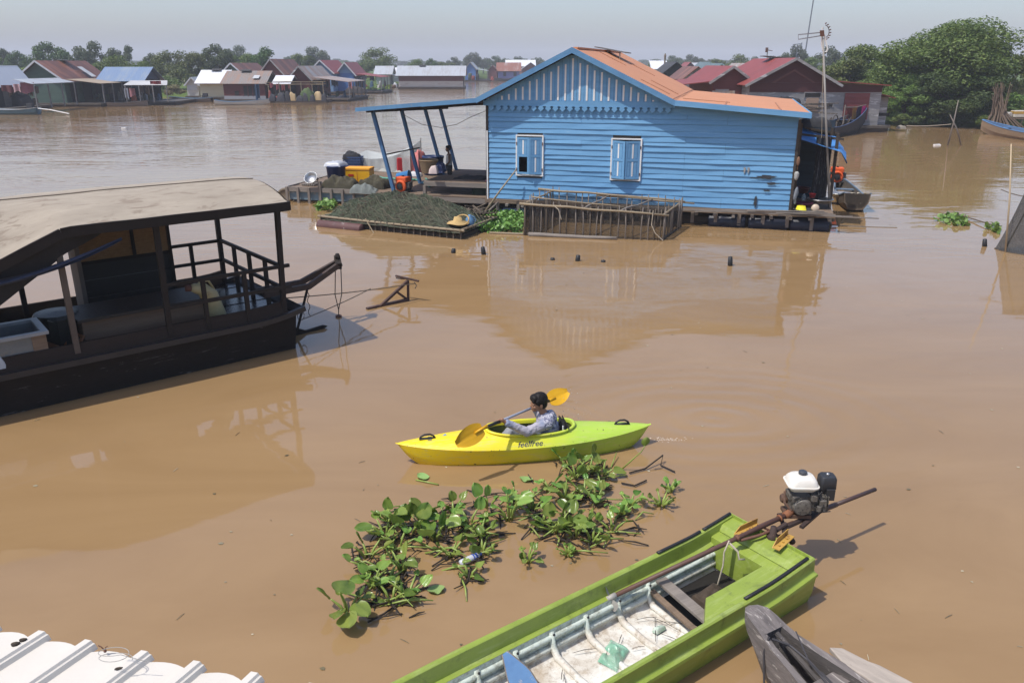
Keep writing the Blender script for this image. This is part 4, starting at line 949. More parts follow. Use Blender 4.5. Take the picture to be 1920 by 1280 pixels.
for k, vv in ((0,-.07),(20,HBW+.07)):
    for a, b in zip(top, top[1:]): m.beam((a[k].x,vv,a[k].z-.055),(b[k].x+.001,vv,b[k].z-.055),.035,.13)
m.beam((.135,-.06,2.29-.055),(.135,HBW+.06,2.29-.055),.035,.13)
m.add([Vector((.15,v,roofz(.12,max(0,min(HBW,v)))-.01)) for v in [-.06+(HBW+.12)*k/20 for k in range(21)]]+[Vector((.15,HBW+.06,2.24)),Vector((.15,-.06,2.24))],[tuple(range(23))])
m.build('roof_edge_board', BOATR, hb)
m = MB(); 
for a, b in zip(us, us[1:]):
    if a > -5.5: m.beam((a,1.15+.04*math.sin(a*3),roofz(a,1.15)+.008),(b,1.15+.04*math.sin(b*3),roofz(b,1.15)+.008),.012,.012)
m.build('roof_seam', worn('roof_seam', (.22,.17,.12), (.16,.12,.09)), hb)
# hanging front cloth
m = MB()
m.grid(lambda u,v: Vector((-5.6+3.3*u, -.02+.02*math.sin(u*21)+.06*v, (roofz(-5.6+3.3*u,0)-.10)-(.43*math.sin(math.pi*min(1,u*1.02))**.7*1.0+.02)*v*(1-.25*max(0,u-.55)/.45))), 40, 8)
m.build('roof_valance', worn('dark_canvas', (.022,.021,.022), (.016,.015,.016), None, 3, rough=.8), hb, True, raw=True)
m = MB()
m.grid(lambda u,v: Vector((-4.3+2.1*u, -.05-.03*math.sin(v*9+u*6), 1.78+.30*u**1.8-.06*math.sin(math.pi*u)-.13*v*(1-.75*u))), 30, 8)
m.build('rolled_blind', worn('navy_cloth', (.05,.06,.10), (.03,.035,.06), (.09,.1,.15), 6, (1,1,5), .8, .5), hb, True, raw=True)
# cabin side wall with woven window, door post
m = MB()
for i in range(5): m.span((-2.3,HBW-.14-.004*(i%2),.18+i*.28),(-.9,HBW-.10,.18+i*.28+.272))
m.build('cabin_wall', worn('blackish_boards', (.03,.028,.025), (.02,.018,.016), (.05,.045,.04), 2, (.5,1,4), .6, .5), hb)
m = MB(); m.span((-2.28,HBW-.16,1.32),(-.92,HBW-.145,2.28)); m.build('woven_screen', worn('woven_reed', (.34,.20,.09), (.2,.12,.055), (.45,.3,.15), 9, (1,1,5), .9, .8, .6, .8), hb)
m = MB(); m.span((-1.5,HBW-.185,1.32),(-1.45,HBW-.161,2.28)); m.span((-.95,HBW-.16,.56),(-.89,HBW-.09,2.3)); m.span((-2.3,HBW-.18,1.27),(-.9,HBW-.10,1.32)); m.build('window_bar', BOATR, hb)
m = MB(); m.span((-2.42,HBW-.70,.18),(-2.36,HBW-.2,1.95)); m.build('door', worn('grey_boards', (.17,.145,.125), (.12,.10,.09), None, 5, (1,6,.5), .7, .5), hb)
m = MB()
for z in (.95,1.5): m.beam((-2.34,HBW-.22,z),(-2.34,HBW-.22,z+.16),.02,.03)
m.build('hinge', BLACK, hb)
m = MB(); m.span((-2.75,.45,.18),(-1.05,1.15,.92)); m.build('storage_bench', worn('bench_brown', (.19,.125,.08), (.13,.085,.055), None, 2, (.5,1,5), .6, .6), hb, bevel=.01)
m = MB(); m.span((-2.8,.40,.92),(-1.0,1.2,.96)); m.build('bench_top', worn('bench_dark_top', (.04,.032,.027), (.026,.022,.02), None, 3, rough=.5), hb)
m = MB(); m.lathe([(.001,0),(.30,0),(.30,.75),(.27,.80),(.001,.82)],(-2.95,.95,.18),18); m.build('drum_cover', worn('dark_green_drum', (.022,.024,.02), (.015,.016,.014), (.12,.12,.11), 5, rough=.4), hb, smooth=False)
# loose things aboard
t = thing('jerry_can', 'yellowed plastic jerry can leaning by the houseboat stern rail', 'can', MW[hb] @ Vector((-.92,.45,.58)), R(39.9))
JM = worn('yellowed_plastic', (.50,.44,.24), (.38,.32,.16), (.25,.18,.08), 4, rough=.45)
Mj = Matrix.Rotation(R(-14),4,'Y')
m = MB(); m.tube([(0,0,0),(0,0,.05),(0,0,.42),(-.06,0,.54),(-.16,0,.60),(-.2,0,.62)],[.12,.135,.13,.10,.07,.05],14); m.xf(Mj); m.build('body', JM, t, smooth=True)
m = MB(); m.tube([(-.2,0,.62),(-.27,0,.645)],[.05,.05],12); m.xf(Mj); m.build('spout_cap', RUST, t, smooth=True)
m = MB(); m.tube([(.10,0,.46),(.07,0,.62),(-.06,0,.66),(-.10,0,.58)],.018,7); m.xf(Mj); m.build('handle', JM, t, smooth=True)
m = MB(); m.lathe([(.001,0),(.07,0),(.07,.22),(.065,.22),(.06,.01),(.001,.01)],n=16,close=False); solo(m, 'plastic_tub', netting('milky_plastic', (.5,.5,.45), .55, 5, .3), 'milky see-through plastic tub standing behind the yellowed jerry can', 'tub', MW[hb] @ Vector((-.55,1.3,.585)), smooth=True)
t = thing('metal_bin', 'grey metal lined box at the near side of the houseboat bow', 'box', MW[hb] @ Vector((-3.75,.42,.18)), R(39.9))
TINB = worn('tin_grey', (.20,.22,.23), (.14,.155,.165), (.25,.22,.18), 3, rough=.4, metallic=.3)
m = MB()
for a, b in (((-.5,-.34,0),(.5,-.31,.78)),((-.5,.31,0),(.5,.34,.78)),((.47,-.31,0),(.5,.31,.78)),((-.5,-.31,0),(-.47,.31,.78)),((-.47,-.31,.6),(.47,.31,.62))): m.span(a, b)
m.build('body', TINB, t)
m = MB(); m.span((-.54,-.38,.78),(.54,-.30,.82)); m.span((-.54,.30,.78),(.54,.38,.82)); m.span((.46,-.30,.78),(.54,.30,.82)); m.build('rim', worn('tin_light', (.3,.32,.34), (.22,.24,.26), None, 5, rough=.35), t)
m = MB(); m.span((.34,-.352,0),(.505,-.342,.78)); m.build('corner_plate', BROWNW, t)
m = heap(.4,.2,.26,91,18,5,.4); solo(m, 'white_sack', worn('white_sack', (.55,.57,.58), (.42,.44,.46), None, 5, rough=.8), 'white plastic sack in front of the grey metal box', 'sack', MW[hb] @ Vector((-3.93,.12,.60)), R(39.9), smooth=True)
t = thing('folding_stool', 'small wooden folding stool inside the dark houseboat', 'stool', MW[hb] @ Vector((-3.0,.5,.18)), R(55))
OW = worn('orange_wood', (.24,.10,.04), (.17,.07,.03), None, 6)
for a, b in (((-.25,-.15,.0),(.2,-.15,.55)),((.2,-.12,.0),(-.22,-.12,.5)),((-.25,.15,.0),(.2,.15,.55)),((.2,.12,.0),(-.22,.12,.5))):
    m = MB(); m.beam(a, b, .035, .035); m.build('leg', OW, t)
m = MB(); m.beam((.2,-.17,.55),(.2,.17,.55),.03,.03); m.span((-.32,-.14,.47),(-.12,.14,.51)); m.build('seat', OW, t)
# stern arm, rudder, ropes
for y in (.55,.86):
    m = MB(); m.beam((-.15,y,.80),(.66,y+.1,.78),.07,.09); m.beam((.64,y+.1,.77),(1.36,.96 if y > .7 else .84,1.02),.06,.09); m.build('stern_arm', worn('arm_brown', (.065,.04,.03), (.04,.028,.022), (.12,.09,.07), 4), hb)
m = MB(); m.beam((1.30,.80,.98),(1.38,1.0,1.08),.10,.12); m.lathe([(.03,0),(.05,.05),(.03,.1)],(1.34,.9,1.08),8); m.build('arm_block', BOATR, hb)
m = MB(); m.beam((.35,.6,.05),(.62,.62,.76),.03,.03); m.beam((.16,.62,.55),(.16,.62,.8),.03,.03); m.beam((.3,.9,.4),(.3,.9,.8),.03,.03); m.build('arm_strut', BOATR, hb)
m = MB(); m.prism([(.05,.62,-.2),(.62,.66,-.12),(.95,.68,.03),(.88,.68,.06),(.55,.66,.04),(.05,.62,.30)],(0,.04,0)); m.build('rudder', BOATD, hb)
RI = MW[hb].inverted()
def rope(name, lab, pts, r_=.008, mat=ROPE, parent=None):
    m = MB(); 
    if parent is not None: m.tube([RI @ Vector(p) for p in pts], r_, 5); return m.build(name, mat, parent)
    o_ = Vector(pts[0]); m.tube([Vector(p)-o_ for p in pts], r_, 5); return solo(m, name, mat, lab, 'rope', o_)
ring = P(635,594,.0); tip = MW[hb] @ Vector((1.34,.9,.98))
m = MB(); 
for off in (-.05,.05): m.tube([RI @ tip+Vector((off,0,0)), RI @ tip.lerp(ring,.55)+Vector((off*1.3,0,0)), RI @ tip.lerp(ring,.86), RI @ ring+Vector((0,0,.02))],.009,5)
m.build('hanging_rope', ROPE, hb)
m = MB(); m.lathe([(.03,-.02),(.055,-.02),(.055,.03),(.03,.03),(.03,-.02)],(0,0,0),12,close=False); solo(m, 'mooring_ring', RUST, 'rusty ring at the end of the ropes from the stern arm', 'ring', ring)
tp = D(764,527,14.45)
rope('mooring_rope', 'straight rope from the houseboat stern to the steel tripod', sag(MW[hb] @ Vector((.25,.8,.62)), D(779,531,14.4), .03), .009)
rope('mooring_rope', 'slanting rope joining houseboat hull and the other rope', sag(MW[hb] @ Vector((.22,.05,.45)), D(695,541,14.0), .02), .008)
m = MB(); m.tube([RI @ D(577,548,12.1)]+[RI @ (D(577,548,12.1)+Vector((.02*math.sin(i*1.7),0,-.05*i))) for i in range(1,9)],.007,5); m.tube([Vector((.5,.7,.30))+Vector((.06*math.cos(a),0,.08*math.sin(a))) for a in [i*.6 for i in range(11)]],.007,5); m.build('rope_end', ROPE, hb)
# steel tripod frame standing in the water
tb = P(766,563,0); t = thing('steel_frame', 'rusty steel A frame sticking out of the water by the houseboat', 'steel frame', tb, 0)
def rel(px, py, Y): return D(px,py,Y)-tb
RS = worn('dark_rust', (.085,.045,.035), (.05,.03,.026), (.14,.065,.035), 8, rough=.75)
a0, a1, a2_, a3 = rel(765,562,14.40), rel(765,526,14.40), P(688,580,.0)-tb, rel(718,570,14.15)
for nm, p_, q_, w_ in (('base_bar',a0,a2_,.07),('upright',a0-Vector((0,0,.15)),a1,.045),('brace',a1,P(712,575,0)-tb,.05),('short_brace',a0+Vector((-.03,0,.02)),(a1).lerp(P(712,575,0)-tb,.42),.04)):
    m = MB(); m.beam(p_, q_, w_, w_*.9); m.build(nm, RS, t)
m = MB(); m.beam(rel(742,517,14.5), rel(785,527,14.3), .035,.03); m.tube([rel(742,517,14.5)+Vector((0,0,-.04)),rel(748,522,14.5),rel(760,523,14.4)],.012,5); m.build('cross_bar', RS, t)
m = MB(); m.tube([rel(777,529,14.33),rel(781,535,14.33),rel(778,541,14.33)],.01,5); m.build('rope_end', ROPE, t)

# ================================================================ kayak
KO = Vector((.165,8.185,0)); KY = math.atan2(.49,2.87)
kay = thing('kayak', 'yellow to lime green sit-in kayak floating in front of the plants', 'kayak', KO, KY)
KL = 1.475
def kmat():
    n = NT('kayak_plastic'); sx = n.n('ShaderNodeSeparateXYZ'); tc = n.n('ShaderNodeTexCoord'); n.l(tc.outputs['Object'], sx.inputs[0])
    ns = n.noise(n.coord('Object'), 3., 4, .6)
    f = n.math('ADD', sx.outputs[0], n.math('MULTIPLY', ns, .3))
    mr = n.n('ShaderNodeMapRange', inp={1:-.55,2:.75}); n.l(f, mr.inputs[0])
    c = n.ramp(mr.outputs[0], [(0,(.75,.56,.012)),(.45,(.62,.58,.018)),(1,(.36,.52,.06))])
    sc_ = n.noise(n.coord('Object', (1,9,9)), 5., 5, .7); c = n.mix(n.ramp(sc_, [(.52,(0,0,0)),(.66,(.5,.5,.5))]), c, (.50,.47,.20))
    d = n.noise(n.coord('Object', loc=(3,1,2)), 26., 2, .5); c = n.mix(n.ramp(d, [(.70,(0,0,0)),(.73,(1,1,1))]), c, (.10,.08,.03))
    n.bsdf(c, .42, ns, .1, .01, Specular_IOR_Level=.4); return n.m
KM = kmat()
def kw(x): 
    t = abs(x/KL); return .30*(max(0,1-t**2.1))**.85
def ksheer(x):
    t = abs(x/KL); return .205+.04*t**2.6
def kdeck(x, y):
    w_ = max(kw(x),1e-4); s_ = min(1,abs(y)/w_); t = abs(x/KL)
    return ksheer(x)+(.135*(1-t**1.5)+.004)*(1-s_**2.7)
K = 96
m = MB(); rings = []
for j, fr in enumerate((0,.5,1.)):
    ring_ = []
    for i in range(K+1):
        x = -KL+2*KL*i/K; xx = x*(1-.05*fr)
        ring_.append((x,xx))
    rings.append(ring_)
hull_r = []
for i in range(K+1):
    x = -KL+2*KL*i/K; w_ = kw(x); zs = ksheer(x); t = abs(x/KL); zk = -.10+ (zs+.10-.012)*t**7
    hull_r.append([Vector((x*(1-.04*(1-k)),s_*w_*[1,.87,.60,.0][j],[zs,zs*.45+zk*.55+.02,zk+.02*(1-t),zk][j])) for s_, seq in ((-1,(0,1,2,3)),(1,(2,1,0))) for j in seq for k in [(1,.9,.5,.3)[j]]])
m.loft(hull_r, False, False); m.build('hull', KM, kay, True, raw=True)
CX, CA, CB = .04, .50, .205
def cock(th): 
    c, s_ = math.cos(th), math.sin(th); e = 2/2.6
    wid_ = CB*(1-.10*(1 if c < 0 else 0)*abs(c)); return (CX+CA*math.copysign(abs(c)**e,c), wid_*math.copysign(abs(s_)**e,s_))
def outl(th):
    c, s_ = math.cos(th), math.sin(th); x = KL*math.copysign(1-(1-abs(c))**1.0, c); return (x, math.copysign(kw(x),s_) if abs(s_) > 1e-6 else 0)
M_ = 120; dr = []
for k, f in enumerate((0,.12,.3,.5,.7,.85,.95,1.)):
    rr = []
    for i in range(M_):
        th = 2*math.pi*i/M_; a, b = cock(th), outl(th); x = a[0]+(b[0]-a[0])*f; y = a[1]+(b[1]-a[1])*f
        z = kdeck(x,y)+.012*max(0,1-f/.12); rr.append(Vector((x,y,z if f < 1 else ksheer(x))))
    dr.append(rr)
m = MB(); m.loft(dr, True, False); dk = m.build('deck', KM, kay, True, raw=True)
cr = []
for dx, dz in ((.0,.0),(.018,.0),(.026,.014),(.012,.026),(-.010,.025),(-.016,.012),(-.02,-.02)):
    rr = []
    for i in range(M_):
        th = 2*math.pi*i/M_; a = cock(th); l_ = math.hypot(a[0]-CX,a[1]); k_ = (l_+dx)/l_; rr.append(Vector((CX+(a[0]-CX)*k_,a[1]*k_,kdeck(*a)+.012+dz)))
    cr.append(rr)
m = MB(); m.loft(cr, True, False); m.build('cockpit_rim', KM, kay, True, raw=True)
br = []
for f, z in ((.985,None),(.95,.12),(.85,.03),(.5,.015),(.001,.015)):
    br.append([Vector((CX+(cock(2*math.pi*i/M_)[0]-CX)*f, cock(2*math.pi*i/M_)[1]*f, (kdeck(*cock(2*math.pi*i/M_)) if z is None else z))) for i in range(M_)])
m = MB(); m.loft(br, True, False); m.build('cockpit_well', worn('kayak_inner', (.10,.12,.02), (.06,.075,.015), None, 4), kay, True, raw=True)
m = MB(); m.grid(lambda u,v: Vector((.36+.05*v+.02*math.sin(math.pi*u), -.17+.34*u, .10+.27*v)), 8, 6); m.grid(lambda u,v: Vector((.40+.05*v, -.17+.34*u, .10+.27*v)), 8, 6); m.build('seat_back', plain('black_foam', (.02,.02,.022), .7), kay, True)
m = MB(); m.box((.17,0,.05),(.36,.32,.05)); m.build('seat', MATS['black_foam'], kay, bevel=.015)
m = MB(); m.tube([(.385,-.15,.38),(.39,-.155,.25),(.38,-.15,.15)],.008,5); m.build('seat_strap', WHITE, kay)
for x, s_ in ((-1.12,1),(1.12,-1)):
    m = MB(); z0_ = kdeck(x,0); 
    m.tube([(x-.085,0,z0_),(x-.07,0,z0_+.028),(x-.03,0,z0_+.052),(x+.03,0,z0_+.052),(x+.07,0,z0_+.028),(x+.085,0,z0_)],.011,8); m.tube([(x-.09,0,z0_+.004),(x+.09,0,z0_+.004)],.022,8,flat=.4); m.build('carry_handle', BLACK, kay, smooth=True)
# writing and stickers laid on the deck
def deck_bvh():
    me = dk.data; return BVHTree.FromPolygons([v.co.copy() for v in me.vertices], [tuple(p.vertices) for p in me.polygons])
BV = deck_bvh()
def lay(o, lift):
    for v in o.data.vertices:
        h = BV.ray_cast(Vector((v.co.x,v.co.y,1)), Vector((0,0,-1)))
        v.co.z = (h[0].z if h[0] is not None else ksheer(v.co.x))+lift
    return o
def lettering(txt, size, shear, where, rot, mat, parent, name, xs=1., ys=1., off=.0, lift=.002, layfn=lay):
    cu = bpy.data.curves.new(name, 'FONT'); cu.body = txt; cu.size = size; cu.shear = shear; cu.align_x = 'CENTER'; cu.offset = off; cu.resolution_u = 3
    o = bpy.data.objects.new(name+'_src', cu); col.objects.link(o)
    dg = bpy.context.evaluated_depsgraph_get(); me = bpy.data.meshes.new_from_object(o.evaluated_get(dg)); bpy.data.objects.remove(o)
    bm = bmesh.new(); bm.from_mesh(me); bmesh.ops.triangulate(bm, faces=bm.faces); bmesh.ops.subdivide_edges(bm, edges=[e for e in bm.edges if e.calc_length() > size*.12], cuts=1); bmesh.ops.triangulate(bm, faces=bm.faces); bm.to_mesh(me); bm.free()
    M0 = Matrix.Translation(where) @ Matrix.Rotation(rot,4,'Z') @ Matrix.Diagonal((xs,ys,1,1)); me.transform(M0); me.name = name
    p_ = bpy.data.objects.new(name, me); col.objects.link(p_); me.materials.clear(); me.materials.append(mat); p_.parent = parent; MW[p_] = MW.get(parent, Matrix())
    return layfn(p_, lift)
KI = MW[kay].inverted()
wc = KI @ P(996,836,.255)
lettering('feelfree', .10, .35, (wc.x,-.284,0), R(0), plain('kayak_print', (.035,.03,.07), .6), dk, 'lettering', .92, .66, .0012)
def decal(pts, mat, nm):
    m = MB(); m.prism([KI @ P(x,y,.24)*1 for x,y in pts], (0,0,.0)); m = MB(); m.add([Vector(((KI @ P(x,y,.24)).x,(KI @ P(x,y,.24)).y,0)) for x,y in pts],[tuple(range(len(pts)))]); o = m.build(nm, mat, dk, raw=True); lay(o, .0025)
decal(((820,812),(828,811),(835,820),(838,823),(830,824)), plain('sticker_blue', (.12,.3,.55), .5), 'sticker'); decal(((819,811),(826,809),(826,814),(821,815)), plain('sticker_red', (.5,.12,.06), .5), 'sticker')
decal(((800,827),(803,823),(809,823),(812,827),(809,831),(803,831)), plain('sticker_grey', (.22,.2,.08), .6), 'sticker')
# paddle
pad = thing('paddle', 'double bladed paddle with yellow blades and grey shaft', 'paddle', KO, KY)
pn, pf = KI @ D(905,803,7.62), KI @ D(1029,751,8.66)
dirp = (pf-pn).normalized()
gn, gf = pn+dirp*.30, pf-dirp*.16
m = MB(); m.tube([gn,gf],.0145,10); m.build('shaft', worn('paddle_grey', (.28,.30,.36), (.24,.26,.31), None, 8, rough=.35), pad, smooth=True)
for a, b in ((pn,gn),(gf,pf)): m = MB(); m.tube([a,b],.018,10); m.build('grip', BLACK, pad, smooth=True)
BY = worn('paddle_yellow', (.66,.36,.008), (.58,.31,.008), None, 5, rough=.4)
def blade(root, tipdir, wdir, L=.40, Wd=.20):
    m = MB(); tipdir = tipdir.normalized(); nn_ = tipdir.cross(wdir).normalized(); wdir = nn_.cross(tipdir).normalized()
    def f(u, v, t_):
        w_ = Wd/2*(.16+.84*math.sin(math.pi*min(1,(u*.93+.07))**.85)**.6 if u < .985 else .35); s_ = 2*v-1
        return root+tipdir*(L*u-.0)+wdir*(w_*s_)+nn_*(.035*(1-s_*s_)*u*(1-u*.5)-.02*u*u+t_+.006*max(0,1-abs(s_)*6))
    m.grid(lambda u,v: f(u,v,.003), 16, 10); m.grid(lambda u,v: f(u,v,-.003), 16, 10); m.tube([root-tipdir*.06,root+tipdir*.10],[.02,.013],10)
    return m.build('blade', BY, pad, True)
bn_d = (KI @ D(855,838,7.50))-(KI @ D(905,806,7.62)); bf_d = (KI @ D(1064,735,8.80))-(KI @ D(1029,752,8.66))
camk = (KI @ Vector((0,0,CH)))
def wd(root, d): v = (camk-root).normalized(); return d.normalized().cross(v).normalized()
blade(pn, (bn_d.normalized()*.8-dirp*.35), wd(pn, bn_d)*.85+(camk-pn).normalized()*.2, .34, .21); blade(pf, (bf_d.normalized()*.8+dirp*.3), wd(pf, bf_d)*.9+(camk-pf).normalized()*.3, .30, .21)
# boy in the kayak
SKIN = worn('tan_skin', (.30,.155,.09), (.25,.125,.072), None, 6, rough=.55, amt=.15, bstr=.05)
HAIR = worn('black_hair', (.012,.010,.010), (.02,.017,.016), None, 14, (1,1,.3), .5, .3, bstr=.3, spec=.12)
def hoodie_mat():
    n = NT('printed_hoodie'); v = n.coord('Object'); a = n.noise(v, 34, 4, .75, .8); b_2 = n.noise(n.coord('Object', loc=(2,5,1)), 6, 2, .5); sx = n.n('ShaderNodeSeparateXYZ'); tc = n.n('ShaderNodeTexCoord'); n.l(tc.outputs['Object'], sx.inputs[0])
    grey = n.mix(n.ramp(b_2, [(.42,(0,0,0)),(.6,(1,1,1))]), (.20,.23,.32), (.36,.34,.38))
    pr_ = n.mix(n.ramp(a, [(.47,(0,0,0)),(.52,(1,1,1))]), (.10,.105,.17), (.40,.40,.45))
    zz = n.math('GREATER_THAN', sx.outputs[2], .33); xx = n.math('GREATER_THAN', sx.outputs[0], .16)
    c = n.mix(n.math('MULTIPLY', zz, xx), grey, pr_)
    c = n.mix(n.ramp(a, [(.6,(0,0,0)),(.66,(.8,.8,.8))]), c, (.45,.44,.48))
    n.bsdf(c, .9, a, .3, .005, Specular_IOR_Level=.2); return n.m
boy = thing('person', 'boy in grey blue printed hoodie sitting in the kayak and paddling', 'person', KO, KY)
HC = KI @ D(1006,757,8.10); SH = Vector((.225,0,.425)); hn = pn.lerp(pf,.33); hf = pn.lerp(pf,.70)
hn = pn+dirp*((KI @ D(943,795,7.85)-pn).dot(dirp)); hf = pn+dirp*((KI @ D(992,769,8.42)-pn).dot(dirp))
HC = Vector((.13,.0,.618))
fw = Vector((-1,-.16,-.03)).normalized(); sd_ = Vector((.12,-1,0)).normalized(); upv = fw.cross(sd_).normalized(); upv = upv if upv.z > 0 else -upv
def hd(a, b, c): return HC+fw*a+sd_*b+upv*c
MH = Matrix((fw, sd_, upv)).transposed()
b = MB()
b.ell(hd(-.008,0,.022),(.088,.070,.085),16,12,MH); b.ell(hd(.022,0,-.035),(.062,.056,.062),14,10,MH); b.ell(hd(.045,0,-.075),(.034,.034,.026),10,8,MH)
b.ell(hd(.084,0,-.026),(.016,.011,.013),8,6,MH); b.ell(hd(.078,0,-.008),(.012,.009,.022),8,6,MH); b.ell(hd(.074,0,-.056),(.013,.022,.007),8,6,MH); b.ell(hd(.072,0,-.066),(.011,.019,.007),8,6,MH)
for s_ in (-1,1):
    b.ell(hd(-.015,s_*.072,-.020),(.018,.009,.028),8,8,MH); b.ell(hd(.062,s_*.030,-.004),(.018,.018,.012),8,6,MH); b.ell(hd(.045,s_*.038,-.034),(.026,.02,.02),8,6,MH)
cap_chain(b, [HC+Vector((.03,0,-.07)), SH+Vector((-.01,0,.03))], [.043,.046])
cap_chain(b, [SH+Vector((0,0,-.04)), Vector((.24,0,.28)), Vector((.24,0,.12))], [.085,.09,.10])
sh_n, sh_f = SH+Vector((-.005,-.12,-.015)), SH+Vector((-.015,.12,-.015))
el_n = (sh_n+hn)*.5+Vector((.02,-.035,-.10)); el_f = (sh_f+hf)*.5+Vector((.03,.09,-.09))
wr_n = hn+(el_n-hn).normalized()*.055+Vector((0,0,.012)); wr_f = hf+(el_f-hf).normalized()*.05
cap_chain(b, [SH,sh_n,el_n,wr_n],[.05,.042,.034,.022]); cap_chain(b, [SH,sh_f,el_f,wr_f],[.05,.042,.034,.022])
def hand(wr, grip, axis, flip=1):
    """palm over the shaft, four fingers curled round it, thumb beneath"""
    to = (grip-wr).normalized(); nrm = axis.cross(to).normalized()*flip
    if nrm.z < 0 and flip > 0: nrm = -nrm
    pc = grip+nrm*.020-to*.012
    b.ell((wr+pc)*.5,(.020,.020,.020),10,8); cap_chain(b, [wr, pc], [.020,.021])
    for k, (o_, L_) in enumerate(((-.027,.92),(-.009,1.),(.009,.97),(.026,.80))):
        base = pc+axis*o_; p1 = base+to*.020*L_+nrm*.004; p2 = grip+axis*o_+to*.026; p3 = grip+axis*o_*.95-nrm*.020*L_+to*.010; p4 = grip+axis*o_*.9-nrm*.020-to*.010*L_
        cap_chain(b, [base,p1,p2,p3,p4],[.0095,.0088,.008,.0072,.0062],7)
    tb_ = wr+(pc-wr)*.55+axis*-.020; cap_chain(b, [tb_, tb_+axis*-.016-nrm*.016+to*.004, grip-axis*.020-nrm*.022-to*.004, grip-axis*.004-nrm*.024+to*.006],[.0105,.0092,.008,.007],7)
hand(wr_n, hn, dirp); hand(wr_f, hf, dirp)
for s_ in (-1,1):
    hp = Vector((.20,s_*.07,.12)); kn = Vector((-.13,s_*.145,.235)); an = Vector((-.36,s_*.08,.07)); cap_chain(b, [hp,kn,an],[.075,.055,.036]); cap_chain(b, [an, an+Vector((-.07,s_*.01,.035))],[.035,.024])
remeshed(b, 'body', SKIN, boy, .0045, 2)
h = MB()
h.ell(hd(-.020,0,.034),(.098,.081,.090),16,12,MH); h.ell(hd(-.052,0,-.018),(.058,.071,.062),14,10,MH); h.ell(hd(.038,0,.064),(.058,.066,.045),12,9,MH)
for k in range(9): h.ell(hd(.068+.004*(k%2),-.052+.013*k,.050-.006*(k%3)),(.015,.011,.022),8,6,MH)
for s_ in (-1,1): h.ell(hd(.008,s_*.066,.030),(.040,.017,.034),10,8,MH); h.ell(hd(-.040,s_*.064,-.030),(.026,.014,.030),8,8,MH)
remeshed(h, 'hair', HAIR, boy, .006, 2, lambda p: p+mnoise.noise_vector(p*60)*.002)
g = MB()
cap_chain(g, [SH+Vector((.0,0,-.03)), Vector((.245,0,.30)), Vector((.245,0,.13))], [.115,.132,.136], 14)
cap_chain(g, [SH+Vector((.01,0,-.005)),sh_n,el_n,wr_n.lerp(el_n,.12)],[.072,.068,.054,.038],12); cap_chain(g, [SH+Vector((.01,0,-.005)),sh_f,el_f,wr_f.lerp(el_f,.12)],[.064,.060,.046,.033],12)
g.ell(SH+Vector((.055,0,.035)),(.05,.085,.05),12,10); g.ell(SH+Vector((.085,-.01,.0)),(.035,.07,.06),12,10); g.ell(SH+Vector((.0,-.06,.035)),(.055,.03,.035)); g.ell(SH+Vector((.0,.06,.035)),(.055,.03,.035))
remeshed(g, 'hoodie', hoodie_mat(), boy, .006, 3, lambda p: p+mnoise.noise_vector(p*22)*.007+mnoise.noise_vector(p*50)*.003)
g = MB()
for s_ in (-1,1): cap_chain(g, [Vector((.22,s_*.06,.12)),Vector((-.13,s_*.145,.235)),Vector((-.33,s_*.085,.085))],[.095,.072,.052],12)
remeshed(g, 'trousers', worn('grey_trousers', (.28,.29,.31), (.18,.19,.22), (.36,.36,.37), 8, rough=.9), boy, .007, 3, lambda p: p+mnoise.noise_vector(p*20)*.008)
g = MB()
for s_ in (-1,1): g.ell(hd(.0775,s_*.030,-.003),(.0035,.009,.004),8,6,MH)
g.build('eyes', plain('eye_dark', (.012,.01,.01), .2), boy, True)
# splash of drops behind the paddle and bow wave
m = MB(); q_ = random.Random(5)
for i in range(60):
    p_ = D(1050+q_.gauss(22,18),770+q_.gauss(5,20),8.75+q_.uniform(-.15,.2)); m.ell(p_-KO,q_.uniform(.002,.006),6,4)
wsp = NT('water_drop'); wsp.bsdf((.5,.42,.35), .08, Specular_IOR_Level=.8)
o = m.build('splash', wsp.m, None, True, raw=True); o.location = KO; tag(o, 'drops of water flying off the raised paddle blade', 'splash', kind='stuff')
m = MB()
for i in range(170):
    u_ = q_.random(); px = 790+75*u_+q_.gauss(0,5); py = 859+8*u_+q_.gauss(0,1.6)
    p_ = P(px,py,0); m.ell(p_-KO,(q_.uniform(.004,.014),q_.uniform(.003,.007),.004),6,4)
for i in range(60):
    p_ = P(1225+q_.gauss(25,22),824+q_.gauss(0,2.5),0); m.ell(p_-KO,(q_.uniform(.004,.014),q_.uniform(.003,.006),.003),6,4)
fo = NT('foam'); fo.bsdf((.55,.46,.37), .5); o = m.build('foam', fo.m, None, True, raw=True); o.location = KO; tag(o, 'line of foam along the kayak bow and stern', 'foam', kind='stuff')
